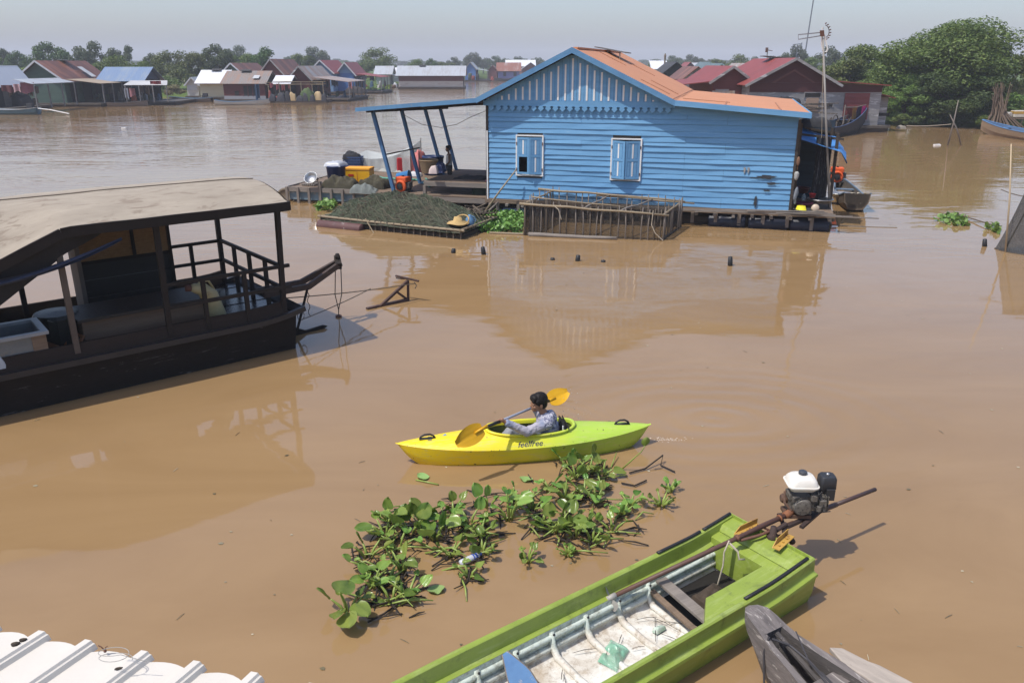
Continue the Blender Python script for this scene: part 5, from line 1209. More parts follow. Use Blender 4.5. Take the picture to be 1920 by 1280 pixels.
# child on the veranda
cb = HL(-1.95,2.0,DK); ch = thing('person', 'small child in light top standing behind the low plank table', 'person', cb, HY+R(25))
b = MB()
S = 1.27
for s_ in (-1,1): cap_chain(b, [(0,s_*.06,.58),(.01,s_*.065,.32),(-.01,s_*.07,.06)],[.07,.048,.032]); cap_chain(b, [(-.01,s_*.07,.035),(.0+.0,s_*.08,.03)],[.03,.028]); cap_chain(b, [(-.02,s_*.07,.03),(-.03-.07,s_*.085,.025)],[.028,.022])
cap_chain(b, [(0,0,.60),(0,0,.78),(0,0,.92)],[.095,.088,.085],12); cap_chain(b, [(0,0,.95),(-.01,0,1.05)],[.038,.036])
for s_, e_, h_ in ((-1,(.0,-.155,.76),(-.10,-.10,.66)),(1,(.02,.16,.76),(-.02,.15,.56))):
    cap_chain(b, [(0,s_*.10,.94),e_,h_],[.038,.030,.022]); 
    for k in range(4): hh = Vector(h_); cap_chain(b, [hh, hh+Vector((-.02,.012*(k-1.5),-.03)), hh+Vector((-.035,.013*(k-1.5),-.045-.004*(k%2)))],[.012,.007,.006],6)
    cap_chain(b, [Vector(h_), Vector(h_)+Vector((-.025,.02*s_,.0)), Vector(h_)+Vector((-.035,.025*s_,-.01))],[.012,.008,.007],6)
hc = Vector((-.015,0,1.15)); b.ell(hc+Vector((0,0,.015)),(.085,.07,.085),14,10); b.ell(hc+Vector((-.025,0,-.04)),(.06,.054,.055),12,9); b.ell(hc+Vector((-.088,0,-.02)),(.014,.011,.013),8,6)
for s_ in (-1,1): b.ell(hc+Vector((.01,s_*.073,-.02)),(.016,.009,.026),8,6)
DSK = worn('brown_skin', (.17,.085,.05), (.14,.07,.042), None, 6, rough=.6, amt=.15)
remeshed(b, 'body', DSK, ch, .009, 2)
h = MB(); h.ell(hc+Vector((.015,0,.03)),(.09,.078,.085),12,10); h.ell(hc+Vector((-.04,0,.065)),(.045,.06,.035),10,8); remeshed(h, 'hair', HAIR, ch, .01, 2)
g = MB(); cap_chain(g, [(0,0,.62),(0,0,.78),(0,0,.90)],[.105,.10,.095],12)
for s_ in (-1,1): g.ell((0,s_*.07,.93),(.05,.035,.04))
remeshed(g, 'vest', worn('cream_vest', (.62,.60,.54), (.5,.48,.44), None, 8, rough=.9), ch, .012, 2)
g = MB(); cap_chain(g, [(0,0,.63),(0,0,.54)],[.108,.108],12)
for s_ in (-1,1): cap_chain(g, [(0,s_*.06,.56),(.01,s_*.065,.40)],[.085,.075])
remeshed(g, 'shorts', CLOTH_D, ch, .012, 2)
# ================================================================ water hyacinth mat in the foreground
HYN = leafmat('hyacinth_near_leaf', (.05,.115,.018), (.135,.24,.04), (.29,.38,.085), .26, .32, 5.)
def stem_mat():
    n = NT('hyacinth_stem'); a = n.noise(n.coord('Object'), 5, 4, .6); c = n.ramp(a, [(.35,(.16,.22,.04)),(.55,(.24,.31,.07)),(.7,(.13,.09,.04))]); n.bsdf(c, .4, Specular_IOR_Level=.4); return n.m
HYS = stem_mat()
def plant(name, lab, base, nl, size, spread, sd, group=None, hmin=.05):
    q_ = random.Random(sd); t = thing(name, lab, 'water plant', base, q_.uniform(0,6.28), group)
    L, S_ = MB(), MB()
    for i in range(nl):
        az = 2*math.pi*i/nl*1.0+q_.uniform(-.5,.5); ln = spread*q_.uniform(.45,1.15); h = hmin+size*q_.uniform(.2,1.5)*(1.25-.55*ln/spread)
        d = Vector((math.cos(az),math.sin(az),0)); s_ = size*1.3*q_.uniform(.4,1.2)
        p0 = Vector((0,0,-.02))+d*.02; p1 = d*ln*.45+Vector((0,0,h*.5)); p2 = d*ln*.85+Vector((0,0,h*.9)); p3 = d*ln+Vector((0,0,h))
        S_.tube([p0,p1,p2,p3],[.010,.013,.008,.005],6)
        tilt = q_.uniform(-.2,1.35); ud = (d*math.cos(tilt)+Vector((0,0,1))*math.sin(tilt)+Vector((q_.uniform(-.4,.4),q_.uniform(-.4,.4),0))).normalized()
        if q_.random() < .18: ud = (Vector((q_.uniform(-1,1),q_.uniform(-1,1),q_.uniform(-.15,.2)))).normalized()
        sdv = ud.cross(Vector((q_.uniform(-.4,.4),q_.uniform(-.4,.4),1))).normalized(); nn_ = sdv.cross(ud).normalized()
        cup = q_.uniform(-.05,.34); bend = q_.uniform(-.3,.2); nu, nv = 7, 6; W_ = s_*q_.uniform(.78,1.0)
        def f(u, v):
            w_ = W_*.5*(math.sin(math.pi*min(1,(u*.95+.05)**.70)))**.5 if u < 1 else W_*.02; x = 2*v-1
            return p3+ud*(s_*u)+sdv*(w_*x)+nn_*(cup*w_*x*x+bend*s_*u*u*.6+.008*math.sin(x*5+u*4))
        L.grid(f, nu, nv)
    L.build('leaves', HYN, t, True, raw=True); S_.build('stems', HYS, t, True, raw=True)
    return t
GL = 'glossy green water hyacinth plant in the floating mat between kayak and green boat'
GR = 'water hyacinth plants of the foreground mat'
spots = [(690,1040,.10,.2),(705,1015,.10,.2),(700,1065,.09,.2),(722,1000,.11,.18),(735,975,.11,.15),(748,1020,.11,.2),(770,995,.12,.18),(785,1015,.10,.2),(795,980,.12,.15),(815,1005,.12,.18),(835,985,.10,.16),(850,955,.10,.14),(862,1005,.10,.18),(880,975,.11,.16),(900,1000,.10,.16),(915,945,.10,.12),(935,985,.12,.16),(998,950,.12,.14),(1015,975,.09,.14),(1042,990,.11,.18),(1062,975,.11,.16),(1080,1000,.10,.16),(1095,985,.11,.16),(1110,1012,.09,.14),(1130,975,.10,.16),(1148,990,.08,.14),(1080,890,.10,.18),(1105,880,.10,.18),(1130,885,.10,.18),(1150,895,.09,.16),(1062,870,.09,.14),(1095,925,.11,.18),(1118,935,.09,.16),(1060,930,.10,.16),(725,1085,.10,.2),(755,1065,.10,.2),(790,1075,.11,.18),(765,1110,.09,.2),(700,1095,.09,.18),(735,1120,.08,.18),(880,1075,.06,.12),(905,1030,.08,.16),(1165,960,.08,.14),(1030,915,.09,.14),(960,940,.09,.14),(815,1040,.09,.18),(845,1035,.07,.16)]
spots = [s for k, s in enumerate(spots) if k not in (1,7,12,16,24,29,36,45)]
for i, (px, py, s_, sp) in enumerate(spots):
    plant('water_hyacinth', GL, P(px,py+6,0), 4+i % 4, s_, sp*.85, 100+i, GR)
plant('water_hyacinth', 'broad leaved water hyacinth plant at the lower left tip of the mat', P(655,1150,0), 8, .13, .15, 11)
plant('water_hyacinth', 'tall hyacinth shoot with the largest oval leaf in the middle of the mat', P(955,975,0), 6, .155, .12, 12, hmin=.1)
plant('water_hyacinth', 'small hyacinth rosette with flat leaves drifting right of the mat', P(1240,948,0), 10, .06, .12, 13)
plant('water_hyacinth', 'smallest hyacinth rosette at the far right of the drifting plants', P(1256,922,0), 9, .045, .09, 14)
plant('water_hyacinth', 'tiny hyacinth seedling just below the middle of the mat', P(990,1052,0), 8, .05, .10, 15)
plant('water_hyacinth', 'second tiny seedling right of the first below the mat', P(1066,1040,0), 8, .045, .10, 16)
plant('water_hyacinth', 'low hyacinth rosette between mat and small right rosettes', P(1180,950,0), 8, .065, .13, 17)
for px, py, a, lab in ((783,897,.2,'loose hyacinth leaf with stem floating left below the kayak'),(983,905,1.2,'loose pale green leaf floating just under the kayak'),(822,1115,2.,'half sunk leaf floating right of the mat bottom')):
    m = MB(); m.grid(lambda u,v: Vector((.13*u, .075*(2*v-1)*math.sin(math.pi*min(1,(u*.9+.1)))**.7, .012+.03*(2*v-1)**2*(1-u))), 7, 5)
    o = m.build('floating_leaf', leafmat('pale_leaf', (.22,.34,.10), (.25,.38,.12), (.3,.42,.16), .4, .2), None, True, raw=True); o.location = P(px,py,0); o.rotation_euler = (0,0,a); tag(o, lab, 'leaf')
m = MB(); o_ = P(800,905,0); m.tube([Vector((-.12,.05,.01)),Vector((0,.0,.012)),Vector((.13,-.05,.008))],.009,6); solo(m, 'plant_stem', HYS, 'pale green stem floating beside the loose leaf under the kayak bow', 'stem', o_, smooth=True)
# tall curved shoot near the kayak stern
t = thing('water_hyacinth', 'long bent hyacinth stem with one upright leaf by the kayak stern', 'water plant', P(1165,880,0))
b0 = P(1165,880,0); pts = [Vector((0,0,0)), D(1185,862,7.75)-b0, D(1203,846,7.72)-b0, D(1209,836,7.7)-b0]
m = MB(); m.tube(pts, [.010,.008,.006,.005], 6); m.build('stems', HYS, t, True)
m = MB(); e = pts[-1]; m.grid(lambda u,v: e+Vector((.02*u+.045*(2*v-1)*math.sin(math.pi*min(1,u*.92+.08))**.6,.02*(2*v-1)**2,.10*u)), 6, 5); m.build('leaves', HYN, t, True, raw=True)
# dead roots, twigs
ROOT = worn('black_root', (.035,.026,.018), (.02,.015,.012), (.10,.07,.04), 9, rough=.8)
m = MB(); q_ = random.Random(44); o_ = P(900,980,0)
for i in range(320):
    px, py, *_ = q_.choice(spots); p_ = P(px+q_.gauss(0,20),py+8+q_.gauss(0,13),.012)-o_; a = q_.uniform(0,6.28); l_ = q_.uniform(.08,.3)
    d = Vector((math.cos(a),math.sin(a),q_.uniform(-.06,.2)))*l_; m.tube([p_-d*.5, p_+Vector((q_.uniform(-.03,.03),q_.uniform(-.03,.03),q_.uniform(0,.04))), p_+d*.5],[.006,q_.uniform(.005,.011),.004],5)
for px, py in [(1010,960),(1140,915),(905,985),(760,1050),(700,1130),(1130,900),(900,1050)]:
    p_ = P(px,py,.0)-o_
    for k in range(26): 
        a = q_.uniform(0,6.28); d = Vector((math.cos(a),math.sin(a)*.8,q_.uniform(.0,.35)))*q_.uniform(.04,.11); m.tube([p_,p_+d*.6,p_+d],[.004,.004,.002],4)
o = m.build('dead_roots', ROOT, None, raw=True); o.location = o_; tag(o, 'black dead roots and twigs tangled through the hyacinth mat', 'roots', kind='stuff')
HST = MB()
for i in range(80):
    px, py, *_ = q_.choice(spots); p_ = P(px+q_.gauss(0,16),py+6+q_.gauss(0,11),.02)-o_; a = q_.gauss(.5,.8); l_ = q_.uniform(.15,.42)
    d = Vector((math.cos(a),math.sin(a),q_.uniform(-.02,.25)))*l_; HST.tube([p_-d*.5, p_+Vector((q_.uniform(-.03,.03),q_.uniform(-.03,.03),q_.uniform(0,.05))), p_+d*.5],[.007,q_.uniform(.007,.012),.005],6)
o = HST.build('creeping_stems', HYS, None, True, raw=True); o.location = o_; tag(o, 'yellow green creeping stems lying through the hyacinth mat', 'stems', kind='stuff')
for k, (pts, lab) in enumerate(((((1180,886),(1210,878),(1243,853),(1239,872),(1265,884)),'crooked black twig sticking out right of the mat by the kayak stern'),((((1165,905),(1190,910),(1212,900)),'short dark twig under the mat top right')),((((690,1165),(720,1150),(745,1132)),'dark stick at the lower left end of the mat')))):
    ps = [P(x,y,.02+.07*(i == 2 and k == 0)) for i,(x,y) in enumerate(pts)]; m = MB(); m.tube([p_-ps[0] for p_ in ps],[.009]*len(ps),6); solo(m, 'twig', ROOT, lab, 'twig', ps[0])
# plastic bottle in the mat
t = thing('plastic_bottle', 'clear plastic bottle with blue label lying in the hyacinth mat', 'bottle', P(882,1047,.035), math.atan2(.30,.62)+.25)
Mr = Matrix.Rotation(R(90),3,'Y')
CLR = NT('bottle_plastic'); CLR.bsdf((.62,.64,.70), .15, Alpha=.75, Specular_IOR_Level=.6)
m = MB(); m.lathe([(.001,-.115),(.028,-.11),(.032,-.09),(.030,-.05),(.032,-.04),(.031,.02),(.032,.05),(.026,.08),(.014,.10),(.014,.105),(.001,.106)],(0,0,0),16,Mr,close=False); m.build('body', CLR.m, t, True)
m = MB(); m.lathe([(.0325,.02),(.0328,.025),(.0328,.033),(.0325,.035)],(0,0,0),16,Mr,close=False); m.lathe([(.0325,.045),(.0315,.055),(.0295,.068)],(0,0,0),16,Mr,close=False); m.lathe([(.016,.10),(.016,.12),(.001,.121)],(0,0,0),12,Mr,close=False); m.build('label_band', plain('bottle_blue', (.05,.10,.42), .4), t, True)

# ================================================================ green fibreglass boat
BO = Vector((2.19,5.86,0)); BYAW = math.atan2(.59,.81)
gb = thing('longtail_boat', 'lime green fibreglass boat with white inside and motor at its stern', 'boat', BO, BYAW)
def gmat():
    n = NT('lime_gelcoat'); a = n.noise(n.coord('Object'), 2.4, 5, .65); s_ = n.noise(n.coord('Object', (.8,7,7)), 3, 5, .7); f = n.noise(n.coord('Object'), 40, 3, .6)
    c = n.mix(n.ramp(a, [(.35,(0,0,0)),(.68,(1,1,1))]), (.27,.35,.055), (.215,.285,.045)); c = n.mix(n.ramp(s_, [(.52,(0,0,0)),(.70,(.55,.55,.55))]), c, (.38,.44,.17)); dd = n.noise(n.coord('Object', loc=(4,2,7)), 5.5, 6, .75, .5); c = n.mix(n.ramp(dd, [(.54,(0,0,0)),(.68,(.7,.7,.7))]), c, (.12,.15,.035)); c = n.mix(n.math('MULTIPLY', f, .22), c, (.12,.15,.03))
    n.bsdf(c, .38, f, .06, .004, Specular_IOR_Level=.45); return n.m
GM = gmat()
def inmat():
    n = NT('white_gelcoat_dirty'); a = n.noise(n.coord('Object'), 2.6, 6, .7, .5); f = n.noise(n.coord('Object'), 18, 5, .75); sx = n.n('ShaderNodeSeparateXYZ'); tc = n.n('ShaderNodeTexCoord'); n.l(tc.outputs['Object'], sx.inputs[0])
    c = n.mix(n.ramp(a, [(.44,(0,0,0)),(.66,(.85,.85,.85))]), (.64,.63,.58), (.40,.32,.23)); c = n.mix(n.ramp(f, [(.50,(0,0,0)),(.68,(.8,.8,.8))]), c, (.27,.21,.15))
    wl = n.n('ShaderNodeMapRange', inp={1:.06,2:.13}); n.l(sx.outputs[2], wl.inputs[0]); side = n.mix(n.ramp(f, [(.46,(0,0,0)),(.64,(1,1,1))]), (.54,.60,.53), (.30,.31,.25))
    c = n.mix(wl.outputs[0], c, side)
    n.bsdf(c, .7, f, .25, .006, Specular_IOR_Level=.3); return n.m
IM = inmat()
BLen = 5.6
def wdt(x):
    t = max(0,(-x-2.6)/3.0); return 1-.55*t**2
def shr(x): return .05*max(0,(x+.55)/.55)**1.3+.10*max(0,(-x-3)/2.6)**2
prof = [(.33,.10),(.335,.235),(.372,.245),(.388,.36),(.40,.37),(.425,.372),(.437,.362),(.442,.262),(.450,.252),(.478,.246),(.482,.225),(.468,.215),(.45,.10),(.39,-.12)]
xs = [-BLen+BLen*i/56 for i in range(57)]
for s_ in (-1,1):
    m = MB(); m.loft([[Vector((x,s_*p_[0]*wdt(x),p_[1]+shr(x)*(1 if p_[1] > .2 else .0))) for p_ in prof] for x in xs], False, False); o = m.build('side', GM, gb, raw=False); smoothang(o, 38)
m = MB(); m.loft([[Vector((x,-.39*wdt(x),-.12)),Vector((x,.39*wdt(x),-.12))] for x in xs], False, False); m.prism([(0,s_*p_[0],p_[1]+shr(0)*(1 if p_[1] > .2 else 0)) for s_, p_ in [(1,p) for p in prof[5:]]+[(-1,p) for p in prof[5:][::-1]]], (.012,0,0)); m.build('hull_bottom', GM, gb)
# interior
inn = [(-.33,.10),(-.31,.03),(-.27,.015),(.27,.015),(.31,.03),(.33,.10)]
m = MB(); m.loft([[Vector((x,p_[0]*wdt(x),p_[1])) for p_ in [(-.333,.235)]+inn+[(.333,.235)]] for x in xs], False, False); m.build('inner_shell', IM, gb, raw=True)
for s_ in (-1,1):
    for y, z, r_ in ((.330,.165,.024),(.318,.085,.026)):
        m = MB(); m.tube([(x,s_*y*wdt(x),z) for x in xs],r_,8,False); m.build('stringer', IM, gb, True)
for i in range(12):
    x = -1.10-.335*i; m = MB(); w_ = wdt(x)
    m.tube([(x,-.335*w_,.21),(x,-.315*w_,.10),(x-.005,-.25*w_,.035),(x-.01,0,.022),(x-.005,.25*w_,.035),(x,.315*w_,.10),(x,.335*w_,.21)],[.022,.028,.030,.028,.030,.028,.022],9); m.build('rib', IM, gb, True)
    m = MB()
    for s_ in (-1,1): m.ell((x,s_*.30*w_,.205),.010,8,6)
    m.build('rib_bolt', BLACK, gb)
# stern deck with an open well
z = .345
dz = lambda x: z+shr(x)
m = MB()
def plate(pts, t_=.02):
    m.prism([(x,y,dz(x)) for x,y in pts],(0,0,-t_))
plate([(-.14,-.39),(.0,-.39),(.0,.39),(-.14,.39)])
m.prism([(-.14,-.388,dz(-.14)),(-.14,.388,dz(-.14)),(-.18,.388,dz(-.14)-.05),(-.18,-.388,dz(-.14)-.05)],(0.005,0,-.01))
m.prism([(-.18,-.387,.325),(-.18,.387,.325),(-.29,.375,.315),(-.29,-.375,.315)],(0,0,-.02))
m.prism([(-.29,-.372,.315),(-.29,.372,.315),(-.295,.372,.04),(-.295,-.372,.04)],(.015,0,0))
m.prism([(-.29,-.375,.325),(-.29,-.165,.32),(-.98,-.165,.315),(-1.18,-.33,.305),(-1.22,-.375,.305)],(0,0,-.02))
m.prism([(-.98,-.165,.314),(-1.18,-.33,.304),(-1.20,-.335,.10),(-1.01,-.18,.10)],(.01,.004,0))
m.prism([(-.29,-.166,.32),(-.98,-.166,.314),(-.98,-.17,.06),(-.29,-.17,.06)],(0,-.008,0))
sd = m.build('stern_deck', GM, gb, bevel=.012)
m = MB()
for x0,x1,s_ in ((-.82,-.04,-1),(-.36,-.01,1),(-.92,-.40,1)):
    k = 8; m.tube([(x0+(x1-x0)*i/k, s_*(.412 if s_ > 0 else .40), .378+shr(x0+(x1-x0)*i/k)+.004) for i in range(k+1)],.015,8,flat=.6)
m.build('rubber_strip', BLACK, gb, True)
m = MB(); m.span((-.99,-.32,.02),(-.29,.325,.024)); m.build('well_floor', plain('well_shade', (.014,.012,.010), .9), gb)  # floor coloured near black to stand in for shadow inside the well
def inb(x, y, z): return MW[gb] @ Vector((x,y,z))
for x, lab in ((-1.02,'grey wooden plank laid across the green boat before the stern well'),(-1.12,'thin pale plank beside the wider grey plank in the green boat')):
    m = MB(); m.span((-.05 if x > -1.1 else -.025,-.30,0),(.05 if x > -1.1 else .025,.33,.028)); solo(m, 'plank', GREYW if x > -1.1 else BROWNW, lab, 'plank', inb(x,-.02,.19 if x > -1.1 else .12), BYAW+R(-8), bevel=.004)
m = heap(.3,.26,.10,95,16,9,.7); solo(m, 'dead_leaves', worn('brown_leaf_litter', (.07,.05,.035), (.04,.03,.022), (.13,.1,.07), 14, rough=.9), 'brown leaf litter lying in the dark stern well', 'leaves', inb(-.66,.0,.03), BYAW)
m = heap(.26,.17,.045,96,26,16,1.0); solo(m, 'plastic_bag', netting('green_bag', (.24,.58,.40), .62, 9, .3), 'crumpled green plastic bag on the white boat floor', 'bag', P(1150,1228,.03), 1., smooth=True)
m = heap(.11,.05,.04,97,10,14,.6); solo(m, 'wrapper', worn('white_green_wrapper', (.6,.62,.58), (.2,.4,.25), None, 22, rough=.4), 'small crushed white packet on the white boat floor', 'wrapper', P(1236,1181,.03), .6, smooth=True)
m = heap(.10,.09,.05,98,10,14,.6); solo(m, 'dead_leaf', worn('tan_leaf', (.22,.15,.09), (.16,.11,.07)), 'dry tan leaf next to the propeller shaft in the boat', 'leaf', P(1212,1120,.04), .3)
m = MB(); q_ = random.Random(9); o_ = P(1080,1215,.03)
for i in range(26):
    p_ = P(q_.uniform(1010,1330),0*1+q_.uniform(0,1)*30+1215-(q_.random()*0),.0)
    x = q_.uniform(-2.9,-1.05); p_ = inb(x,q_.uniform(-.22,.22),.045)-o_; a = q_.uniform(0,3.14); d = Vector((math.cos(a),math.sin(a),q_.uniform(-.05,.1)))*q_.uniform(.03,.14); m.tube([p_-d,p_+Vector((0,0,.01)),p_+d],[.002,.003,.002],4)
solo(m, 'twig_litter', ROOT, 'scattered dry twigs on the white boat floor', 'twigs', o_, kind='stuff')
# painted paddle in the boat
pt_ = D(940,1228,4.50); t = thing('wooden_paddle', 'blue painted wooden paddle blade standing in the green boat', 'paddle', pt_, 0)
q0 = D(942,1226,4.62); q1 = D(1005,1330,4.40); ax_ = (q1-q0).normalized(); wv = ax_.cross(ray(970,1260).normalized()).normalized(); wv = -wv if wv.x < 0 else wv
nn_ = ax_.cross(wv)
m = MB(); 
def pf_(u, v, t_):
    w_ = .085*min(1,(.22+u*2.2))*(1 if u < .6 else 1-.75*(u-.6)/.4); return q0-pt_+ax_*(.52*u)+wv*(w_*(2*v-1)+.02)+nn_*t_
m.grid(lambda u,v: pf_(u,v,-.008), 12, 6); m.grid(lambda u,v: pf_(u,v,.008), 12, 6)
m.build('blade', worn('paddle_blue', (.12,.25,.46), (.09,.19,.38), (.42,.38,.36), 9, (1,1,1), .6, .5, .58), t, True)
m = MB(); m.tube([q0-pt_+ax_*.45, q0-pt_+ax_*1.0],.02,8); m.build('shaft', BROWNW, t)
m = MB()
for vv in (0,1): m.tube([pf_(u_/10,vv,0) for u_ in range(11)],.009,6)
m.build('edge', GREYW, t, True)

# ================================================================ long tail motor
mo = thing('longtail_motor', 'small petrol motor with white tank and long rusty shaft on the green boat', 'motor', inb(.02,0,.40), BYAW)
EX, EY, EZ = .385, .02, .095
TANKW = worn('tank_white', (.72,.69,.63), (.62,.58,.50), (.32,.22,.14), 5, (1,1,1), .35, .25, .74)
RZ = Matrix.Rotation(R(-38),4,'Z')
def E3(x, y, z): 
    v = RZ @ Vector((x,y,z)); return (v.x+EX, v.y+EY, v.z+EZ)
def ebuild(m, *a, **k): m.xf(Matrix.Translation((EX,EY,EZ)) @ RZ); return m.build(*a, **k)
m = MB(); 
def rrect(w_, d_, z_, r_=.035, n_=6):
    out = []
    for cx, cy, a0_ in ((1,1,0),(-1,1,90),(-1,-1,180),(1,-1,270)):
        for k in range(n_+1): a = R(a0_+90*k/n_); out.append(Vector((cx*(w_/2-r_)+r_*math.cos(a), cy*(d_/2-r_)+r_*math.sin(a), z_)))
    return out
m.loft([rrect(.20,.17,.235),rrect(.245,.215,.262,.05),rrect(.25,.22,.275,.05),rrect(.268,.238,.278,.05),rrect(.268,.238,.288,.05),rrect(.25,.22,.291,.05),rrect(.235,.205,.325,.06),rrect(.20,.17,.348,.06),rrect(.13,.10,.356,.05)], True, True)
o = ebuild(m, 'fuel_tank', TANKW, mo, smooth=False); smoothang(o, 35)
m = MB(); m.lathe([(.001,0),(.034,0),(.036,.006),(.036,.028),(.03,.033),(.001,.034)],(0.01,.02,.353),18,close=False); o = ebuild(m, 'filler_cap', worn('grey_cap', (.06,.065,.075), (.045,.05,.06), None, 10, rough=.5), mo); smoothang(o,40)
m = MB(); m.loft([rrect(.13,.12,.225),rrect(.145,.135,.24,.03),rrect(.14,.13,.33,.03),rrect(.12,.11,.35,.03)],True,True); m.xf(Matrix.Translation((.225,.02,-.0))); m.box((.24,-.02,.2),(.07,.10,.10)); o = ebuild(m, 'air_cleaner', plain('black_plastic', (.03,.031,.034), .45), mo); smoothang(o,35)
m = MB(); m.lathe([(.012,0),(.016,.012),(.006,.02),(.001,.02)],(.225,.02,.35),10,close=False); ebuild(m, 'wing_nut', STEEL, mo, smooth=True)
ALU = worn('oily_alloy', (.24,.22,.19), (.11,.10,.09), (.035,.03,.027), 22, (1,1,1), .5, .8, .56, .5, metallic=.35)
m = MB(); m.box((0,0,.10),(.19,.15,.17)); m.box((.13,-.01,.12),(.12,.13,.13)); 
for k in range(7): m.box((.115+.018*k,-.01,.12),(.006,.155,.15))
m.lathe([(.001,0),(.075,0),(.085,.02),(.07,.045),(.03,.05),(.001,.05)],(.0,-.075,.10),18,Matrix.Rotation(R(90),3,'X'),close=False)
m.box((.17,-.09,.14),(.06,.05,.06)); m.box((.09,-.10,.19),(.05,.04,.05)); m.lathe([(.022,0),(.022,.05)],(.14,-.11,.07),10); m.lathe([(.026,0),(.026,.04)],(.19,-.08,.06),10); m.box((-.06,-.09,.17),(.06,.03,.05),R(20)); m.box((-.1,-.02,.18),(.03,.12,.05))
ebuild(m, 'engine_block', ALU, mo, bevel=.004)
m = MB(); m.lathe([(.03,0),(.042,.015),(.042,.05),(.03,.065)],(-.085,.03,.11),14,Matrix.Rotation(R(-90),3,'Y')); m.tube([(-.07,.05,.2),(-.12,.03,.17),(-.13,-.03,.10),(-.08,-.08,.05)],.012,7); m.box((-.02,-.02,.0),(.22,.16,.03)); ebuild(m, 'crankcase_cover', worn('rusty_iron', (.14,.075,.045), (.07,.045,.035), (.25,.13,.07), 18, rough=.8), mo)
m = MB(); q_ = random.Random(3)
for k in range(9): a = Vector((q_.uniform(-.05,.2),-.10,q_.uniform(.06,.22))); m.tube([a,a+Vector((q_.uniform(-.05,.05),-.02,q_.uniform(-.03,.03))),a+Vector((q_.uniform(-.08,.08),.0,q_.uniform(-.06,.05)))],.005,5)
ebuild(m, 'engine_wires', BLACK, mo)
def ML(v): return MW[mo].inverted() @ v
prop = ML(P(1148,1118,.24)); joint = Vector((.20,.02,.115))
sdir = (prop-joint).normalized()
m = MB(); m.tube([joint, prop],[.021,.019],10); m.build('drive_shaft', worn('shaft_brown', (.125,.062,.045), (.09,.05,.04), (.17,.10,.07), 7, (1,1,1), .5, .3, .66), mo, True)
m = MB(); m.tube([joint+Vector((.14,0,.01)),joint],[.035,.03],10); m.tube([joint-sdir*-.05, joint+sdir*.06],.033,10); m.build('coupling', worn('orange_rust', (.26,.10,.04), (.14,.06,.035), None, 12, rough=.8), mo, True)
m = MB(); m.tube([joint+Vector((.06,.04,-.03)),joint+sdir*.22+Vector((0,.04,-.02)),joint+sdir*.44+Vector((0,.01,0))],.011,7); m.tube([joint+Vector((.06,-.05,-.06)),joint+sdir*.32+Vector((0,-.05,-.03)),joint+sdir*.5+Vector((0,-.02,-.02))],.013,7); m.tube([joint+sdir*.2+Vector((0,-.05,-.04)),joint+sdir*.26+Vector((0,.04,.0))],.009,6); m.tube([joint+sdir*.5,joint+sdir*.53],.03,8); m.build('shaft_bracket', RUST, mo, True)
# frame, swivel and tiller bar
tl0 = Vector((.10,-.03,.10)); tl1 = ML(D(1641,917,6.60))
m = MB(); m.tube([Vector((.12,-.03,.10)),Vector((.45,-.05,.10)),Vector((.62,-.05,.105))],.022,8); m.beam((.25,.12,.11),(.58,-.04,.10),.03,.02); m.beam((.25,-.12,.11),(.62,-.05,.10),.035,.025); m.beam((.05,-.10,.09),(.3,.12,.1),.03,.02); m.tube([(.0,-.02,.10),(.16,-.03,.13)],.02,8); m.xf(Matrix.Translation((0,0,-.055))); m.build('engine_frame', worn('black_rust', (.06,.035,.028), (.03,.022,.02), (.13,.07,.045), 10, rough=.75), mo)
m = MB(); a = Vector((.60,-.05,.05)); m.tube([a, a.lerp(tl1,.3)],.024,10); m.tube([a.lerp(tl1,.3),tl1],.019,10); m.build('tiller_bar', worn('tiller_brown', (.075,.042,.038), (.05,.03,.028), None, 7, rough=.5), mo, True)
m = MB(); m.lathe([(.04,0),(.05,.01),(.05,.05),(.03,.06),(.025,.13)],(.0,-.02,-.03),12); m.tube([(-.0,-.02,-.02),(.1,-.04,-.03),(.13,-.10,-.02),(.10,-.15,-.02)],.028,8); m.build('swivel', MATS['black_rust'], mo, True)
YB = worn('yellow_bracket', (.50,.30,.06), (.38,.22,.05), (.16,.07,.035), 6, (1,1,1), .6, .4, .56)
for (x0,y0),(x1,y1) in (((-.26,.15),(.02,.13)),((-.16,-.17),(.10,-.13))):
    m = MB(); a, b = Vector((x0,y0,.02)), Vector((x1,y1,.03)); d = (b-a).normalized(); pp = Vector((-d.y,d.x,0))
    m.prism([a-pp*.03,b-pp*.03,b+pp*.03,a+pp*.03],(0,0,.008)); m.prism([a+pp*.03+Vector((0,0,.0)),b+pp*.03,b+pp*.03+Vector((0,0,.055)),a+pp*.03+d*.07+Vector((0,0,.055))],pp*.007)
    for k in range(3): m.lathe([(.009,0),(.009,.012)],a.lerp(b,.2+.25*k)+Vector((0,0,.008)),8)
    m.build('mount_bracket', YB, mo)
m = MB()
for k in range(2):
    a = math.pi*k+1.1; u_ = sdir.cross(Vector((0,0,1))).normalized(); v_ = u_.cross(sdir)
    rd = u_*math.cos(a)+v_*math.sin(a); td = -u_*math.sin(a)+v_*math.cos(a)
    m.grid(lambda uu,vv: prop+sdir*.02+rd*(.02+.095*uu)+(td*.8+sdir*.55)*(.055*math.sin(math.pi*min(1,uu*.85+.12))*(2*vv-1)), 8, 5)
m.tube([prop-sdir*.03,prop+sdir*.05],[.026,.02],10); m.build('propeller', worn('pale_alloy', (.42,.40,.36), (.33,.31,.28), None, 9, rough=.4), mo, True)
